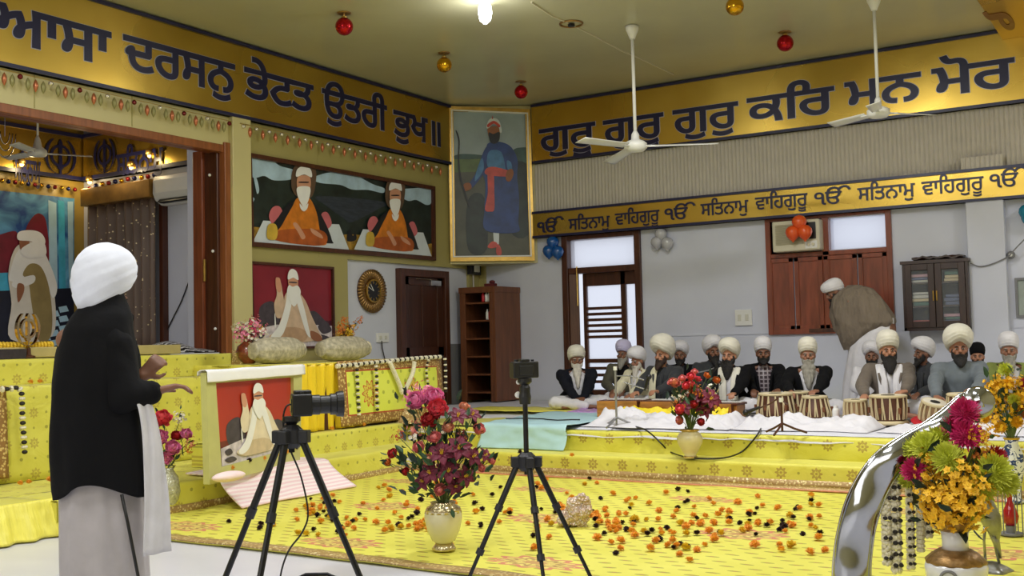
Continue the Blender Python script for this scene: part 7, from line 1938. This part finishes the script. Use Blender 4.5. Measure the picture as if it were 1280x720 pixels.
# bouquet behind the man in black, cut glass vase
v5 = onZ(210, 640, .03)
z5 = hzz(583, v5, 210)
m_cut = M('cut_glass_vase', (196, 196, 176), rough=.12, var=.35, vs=40, bmp=.9, bs=55, bd=.01, metal=.3)
t = thing('flower_vase', 'cut glass vase standing behind the man in black', 'vase', v5)
MB().lathe([(.05, 0), (.055, .01), (.04, .03), (.085, .10), (.10, z5*.45), (.085, z5*.75), (.045, z5*.92), (.06, z5)], 30, ripple=lambda a, z: 1+.02*math.cos(a*12)).build('body', m_cut, t, smooth=True); MB().lathe([(.058, z5*.98), (.066, z5+.01), (.05, z5+.012)], 24).build('rim', m_chrome, t)
items = [(204, 524, -.02, 'carnation', f_coral, .08), (200, 548, -.03, 'carnation', f_pink, .08), (216, 560, -.05, 'carnation', f_pink, .07), (232, 543, 0, 'carnation', f_pink, .055), (220, 546, .02, 'rose', f_red, .06), (208, 572, -.03, 'carnation', f_pink, .06), (238, 553, .02, 'spray', f_rose, .05), (226, 522, .03, 'spray', f_wh, .06), (236, 562, .02, 'spray', f_oran, .04), (190, 530, .05, 'carnation', f_coral, .05), (192, 562, .05, 'carnation', f_pink, .05)]
bouquet('bouquet of coral and pink pompom flowers peeking out behind the man in black', v5+V((0, 0, z5)), items, 30, .4, .3, 25, leafsize=.06)
# copper vase with pink spray, and orange spray on the draped block
q = onX(311, 458, -8.75); v6 = V((q.x, q.y, 1.30)); v6 = onX(311, 460, -8.45); v6.z = 1.175
m_cop = M('copper_glaze', (120, 56, 34), rough=.2, var=.6, vs=18, coat=.6)
t = thing('flower_vase', 'round copper brown vase left of the bolster cushions', 'vase', v6)
MB().lathe([(.06, 0), (.065, .01), (.11, .05), (.135, .12), (.115, .19), (.05, .24), (.045, .27), (.06, .29)], 30).build('body', m_cop, t, smooth=True); MB().lathe([(.058, .285), (.064, .295), (.045, .297)], 24).build('rim', m_gilt, t)
items = scatter(312, 414, 16, 13, 16, [('spray', f_pink, .07), ('spray', f_mag, .06), ('spray', f_wh, .07)], 31)+[(297, 408, 0, 'spray', f_wh, .07), (325, 410, 0, 'spray', f_gold, .05), (318, 404, 0, 'spray', f_wh, .07)]
bouquet('pink and white flower spray in the copper brown vase', v6+V((0, 0, .28)), items, 24, .4, .3, 33, leafsize=.05)
v7 = onX(437, 438, -8.8); v7.z = 1.175
t = thing('flower_vase', 'small brown vase behind the bolster below the clock', 'vase', v7)
MB().lathe([(.05, 0), (.055, .01), (.085, .06), (.09, .12), (.05, .20), (.035, .26), (.05, .29)], 26).build('body', m_cop, t, smooth=True); MB().lathe([(.048, .285), (.054, .295), (.035, .297)], 20).build('rim', m_gilt, t)
items = scatter(434, 413, 14, 11, 14, [('spray', f_oran, .07), ('spray', m_org, .06), ('spray', m_yelm, .05)], 41)+[(449, 402, 0, 'spray', f_oran, .05), (452, 397, 0, 'spray', f_oran, .03), (424, 408, 0, 'spray', m_yelm, .05)]
bouquet('orange flower spray standing behind the bolster below the clock', v7+V((0, 0, .28)), items, 16, .4, .3, 43, leafsize=.05)

# ------------------------------------------------ strung garlands
m_jas = M('jasmine_white', (226, 220, 196), rough=.7, var=.12, vs=30); m_jb = M('garland_black', (28, 22, 24), rough=.6, var=.1)
camr_ = V((.85, .53, 0))
def garland(path, lab, r=.022, step=.022, every=2, black=True, group=None, seed=0, plain=None):
    rr = random.Random(seed); P_ = cr(path, 6, False) if len(path) > 2 else [V(path[0]).lerp(V(path[1]), i/10) for i in range(11)]
    L = [0]
    for a, b in zip(P_, P_[1:]): L.append(L[-1]+(b-a).length)
    n_ = max(2, int(L[-1]/step)); mb = MB(); k = 0
    for i in range(n_):
        s_ = L[-1]*(i+.5)/n_
        while k < len(L)-2 and L[k+1] < s_: k += 1
        f = (s_-L[k])/max(1e-6, L[k+1]-L[k]); c = P_[k].lerp(P_[k+1], f); d = (P_[k+1]-P_[k]).normalized()
        q = V((0, 0, 1)).rotation_difference(d)
        if black == 'spot':
            for j in range(9):
                a = 2*PI*j/9+i*.7; off_ = q @ V((math.cos(a), math.sin(a), 0)); mb.ell(c+off_*r*.6+d*step*rr.uniform(-.3, .3), (r*.48, r*.48, r*.48), 6, 4, 0)
            if i % every == every-1:
                a = -PI/2+rr.uniform(-.5, .5)
                for sg in (-1, 1): mb.ell(c+V((_y.x*0+camr_.x*sg*r*.45, camr_.y*sg*r*.45, 0))-vn*r*.8, (r*.48, r*.48, r*.40), 7, 5, 1)
            continue
        bk = black and (i % every == every-1)
        if bk: mb.ell(c, (r*.95, r*.95, r*.72), 8, 6, 1)
        else:
            for j in range(8):
                a = 2*PI*j/8+i; off_ = q @ V((math.cos(a), math.sin(a), 0)); mb.ell(c+off_*r*.55, (r*.5, r*.5, r*.55), 6, 4, 0)
    o = mb.build('flower_garland', [m_jas, m_jb]); return tag(o, lab, 'garland', group)
gx = -7.46
def gp(l, X=gx): return [onX(x, y, X) for x, y in l]
garland(gp([(446, 456), (447, 480), (448, 502), (449, 520)]), 'black and white garland hanging at the left of the block cloth', .022, .034)
garland(gp([(470, 456), (471, 475), (471, 495), (472, 514)]), 'black and white garland hanging just left of the plain cream garland', .022, .034)
garland(gp([(536, 449), (533, 462), (535, 480), (538, 486)]), 'short pale garland hanging right of the plain cream garland', .018, .03)
garland(gp([(556, 447), (557, 462), (557, 478), (557, 491)]), 'black and white garland hanging at the right end of the block cloth', .022, .034)
garland(gp([(487, 452), (494, 468), (500, 482), (503, 491), (508, 484), (516, 466), (518, 452)]), 'plain cream garland looped in a V over the block cloth', .026, .022, black=False)
garland(gp([(420, 458), (450, 455), (480, 452), (520, 448), (553, 446)], -7.5), 'long mixed garland laid along the top edge of the block', .024, .03, every=3)
garland([onX(x, y, -8.36) for x, y in ((0, 487), (14, 486), (22, 485), (27, 492), (28, 520), (30, 550), (31, 568))], 'thick black and white garland hanging at the far left cloth', .026, .04)

# mirror steel arch with garlands, right foreground
ab = onZ(1064, 742, .03); an = V((ab.x, ab.y, 0)).normalized(); aw = V((an.y, -an.x, 0))
def ap(px, py, d=0): return onP(px, py, V((ab.x, ab.y, 0))+an*d, an)
m_mir = M('mirror_steel', (168, 170, 176), rough=.1, metal=1, var=.08, vs=5, bmp=.12, bs=2.2, bd=.03)
L_out = [(1040, 742), (1042, 700), (1047, 665), (1057, 628), (1073, 595), (1095, 567), (1122, 548), (1150, 532), (1178, 512), (1200, 494), (1222, 488)]
L_in = [(1090, 742), (1088, 712), (1091, 676), (1097, 648), (1108, 618), (1122, 594), (1142, 575), (1168, 556), (1194, 540), (1214, 527), (1232, 512)]
A1 = cr([ap(x, y) for x, y in L_out], 5, False); A2 = cr([ap(x, y) for x, y in L_in], 5, False); n_ = len(A1)-1
t = thing('steel_arch', 'curved mirror polished steel arch blade rising at the lower right', 'ornament', (ab.x, ab.y, .02)); tl = V(t.location)
def arc(u, v):
    i = int(round(u*n_)); a, b = A1[i], A2[i]
    return a.lerp(b, v)-an*(.02*math.sin(PI*v)+.008*math.sin(u*26)*math.sin(PI*v))-tl
MB().sheet(n_, 10, arc, an*.012).build('blade', m_mir, t, smooth=True)
mb = MB(); mb.tube([A1[i]-tl for i in range(0, n_+1)], .007, 8); mb.tube([A2[i]-tl for i in range(0, n_+1)], .007, 8); mb.build('rolled_edge', m_chrome, t, smooth=True)
mb = MB(); c = (A1[0]+A2[0])/2-tl; mb.box((c.x-.16, c.y-.12, -.01), (c.x+.16, c.y+.12, .02)); mb.build('base_plate', m_chrome, t, bevel=.006)
MB().lathe([(.001, -.004), (.075, 0), (.08, .01), (.07, .02), (.001, .03)], 28, ap(1222, 503)-tl, axis=-an).build('disc', m_mir, t, smooth=True)
gl = [(1106, 600, 706, .03, 1, 'leftmost pale garland under the steel arch'), (1118, 584, 716, .034, 2, 'black and white garland under the steel arch, second from its blade'), (1136, 578, 712, .026, 2, 'cream garland with dark beads in the middle under the arch'), (1148, 572, 690, .026, 0, 'plain cream garland under the arch near the bouquet'), (1158, 572, 672, .026, 2, 'black beaded garland under the arch beside the bouquet'), (1168, 575, 660, .022, 2, 'rightmost black beaded garland under the arch')]
for k, (px, y0, y1, r_, bk, lb) in enumerate(gl):
    d = .03+.014*k
    garland([ap(px, y0, d), ap(px+1, (y0*2+y1)/3, d), ap(px+2, (y0+2*y1)/3, d), ap(px+3, y1, d)], lb, r_*.85, r_*.8, every=2 if bk == 2 else 4, black='spot' if bk else False)
# silver crane figure
cb = onZ(1240, 712, .03); cn_ = V((cb.x, cb.y, 0)).normalized()
def cp(px, py, d=0): return onP(px, py, V((cb.x, cb.y, 0))+cn_*d, cn_)-cb
m_sil = M('tarnished_silver', (150, 150, 146), rough=.3, metal=.9, var=.3, vs=15, bmp=.3, bs=40)
t = thing('crane_figurine', 'tarnished silver crane figurine standing right of the pedestal vase', 'figurine', cb)
MB().tube([cp(1226, 596), cp(1227, 606), cp(1230, 620), cp(1233, 634), cp(1238, 648), cp(1243, 662), cp(1246, 678)], [.012, .016, .03, .05, .056, .04, .012], 14).build('body', m_sil, t, smooth=True)
MB().tube([cp(1226, 600), cp(1224, 588), cp(1227, 576), cp(1233, 572)], [.014, .011, .010, .013], 10).tube([cp(1233, 572), cp(1243, 576)], [.009, .002], 8).build('neck_and_head', m_sil, t, smooth=True)
for a_, b_ in (((1232, 648), (1232, 704)), ((1241, 655), (1249, 704))): MB().tube([cp(*a_), cp((a_[0]+b_[0])/2-2, (a_[1]+b_[1])/2), cp(*b_)], [.012, .007, .008], 8).build('leg', m_sil, t, smooth=True)
MB().tube([cp(1240, 660, .0), cp(1246, 680), cp(1251, 698)], [.03, .018, .006], 10).build('tail', m_sil, t, smooth=True)
MB().lathe([(.10, -.02), (.10, .0), (.07, .02), (.02, .045)], 20, ripple=lambda a, z: 1+.12*math.sin(a*5)).build('base', m_sil, t, smooth=True)
# red lamp in a wire rack
rb = onZ(1264, 668, .03); rn = V((rb.x, rb.y, 0)).normalized(); 
def rp(px, py, d=0): return onP(px, py, V((rb.x, rb.y, 0))+rn*d, rn)-rb
t = thing('lantern_rack', 'thin wire lantern rack at the right edge around a small red glass bottle', 'rack', rb)
h_ = rp(1264, 604).z; MB().lathe([(.075, .0), (.075, .012)], 24).build('base', m_grey, t)
for k in range(6):
    a = k*PI/3; MB().tube([(.07*math.cos(a), .07*math.sin(a), .01), (.07*math.cos(a), .07*math.sin(a), h_)], .004, 6).build('upright', m_grey, t)
MB().tube([(.07*math.cos(a), .07*math.sin(a), h_) for a in [2*PI*i/24 for i in range(25)]], .004, 6).build('top_ring', m_grey, t)
o = MB().lathe([(.03, 0), (.045, .02), (.052, .06), (.035, .11), (.016, .15), (.016, .20), (.026, .23)], 20).build('red_bottle', M('red_glass', (160, 14, 24), rough=.15, var=0, coat=.5), smooth=True, loc=rb+V((0, 0, .04+.02))); tag(o, 'small red glass bottle inside the wire lantern rack at the right edge', 'bottle')
MB().lathe([(.03, 0), (.034, .045)], 16).build('bottle_stand', m_grey, t, loc=(0, 0, .012))
# crumpled glittering bag on the carpet
gb = onZ(722, 657, .03)
m_gl = None
m, nt, p = newmat('glitter_wrap'); x, y, z, vec = coords(nt)
vv = nt.nodes.new('ShaderNodeTexVoronoi'); vv.inputs['Scale'].default_value = 55; nt.links.new(vec, vv.inputs['Vector'])
nt.links.new(mixc(nt, E(vv.outputs['Distance']).lt(.3), rgb(222, 196, 176), rgb(250, 246, 244)), p.inputs['Base Color']); p.inputs['Metallic'].default_value = .35; p.inputs['Roughness'].default_value = .3; bump(nt, p, vv.outputs['Distance'], 1.0, .02)
def gn(c): return .035*MN.noise(V((c.x*13, c.y*13, c.z*13)))+.014*MN.noise(V((c.x*45, c.y*45, c.z*45)))
o = blob('glitter_bag', [('e', V((0, 0, .09)), (.10, .085, .10)), ('e', V((.04, 0, .17)), (.06, .05, .05)), ('e', V((-.03, 0, .05)), (.12, .10, .06))], m, None, .008, 0, disp=gn)
o.location = gb; me = o.data
me.polygons.foreach_set('use_smooth', [False]*len(me.polygons)); tag(o, 'crumpled glittering pinkish silver bag on the carpet behind the centre tripod', 'bag')
# green plastic drinking glass? loose gold lace heap beside it

# golden flower strip along the alcove ledge
garland([onX(x, y, -9.38) for x, y in ((-30, 432), (0, 432), (30, 432), (66, 431))], 'golden flower strip lying along the cream alcove ledge', .035, .035, black=False)
for o in [o for o in bpy.data.objects if o.get('label', '').startswith('golden flower strip')]:
    o.data.materials[0] = m_yelm; o.location.z = 0
# ================================================================== camera, light, view
def area(name, loc, size, power, col=(.97, .98, 1), rot=(0, 0, 0), sy=None):
    l = bpy.data.lights.new(name, 'AREA'); l.energy = power; l.color = col; l.size = size
    if sy: l.shape = 'RECTANGLE'; l.size_y = sy
    o = bpy.data.objects.new(name, l); COL.objects.link(o); o.location = loc; o.rotation_euler = rot
    return o
for i, (x, y, p) in enumerate(((-7, .5, 42), (-3.5, .5, 58), (0, .5, 52), (-7, 4.2, 70), (-3.5, 4.2, 84), (.2, 4.2, 78), (-3.6, 8.4, 180), (-.8, 9.8, 200), (2.2, 10.5, 120))):
    area('ceiling_panel_light', (x, y, 4.92), .9, p)
area('near_wall_light', (-3.6, -3.9, 3.2), 3.2, 90, (1, .98, .96), (math.radians(80), 0, 0))
w = bpy.data.worlds.new('outdoor_sky'); SC.world = w; w.use_nodes = True
bg = w.node_tree.nodes['Background']; bg.inputs[0].default_value = (.86, .9, 1, 1); bg.inputs[1].default_value = .95
cam = bpy.data.cameras.new('camera'); co = bpy.data.objects.new('camera', cam); COL.objects.link(co); SC.camera = co
cam.sensor_width = 36; cam.lens = F/1280*36; cam.clip_start = .05; cam.clip_end = 200
R = Matrix((_x, _y, _z)).to_4x4(); co.matrix_world = Matrix.Translation(EYE) @ R
SC.view_settings.view_transform = 'Standard'; SC.view_settings.look = 'None'; SC.view_settings.exposure = 0; SC.view_settings.gamma = 1
SC.view_settings.use_curve_mapping = False
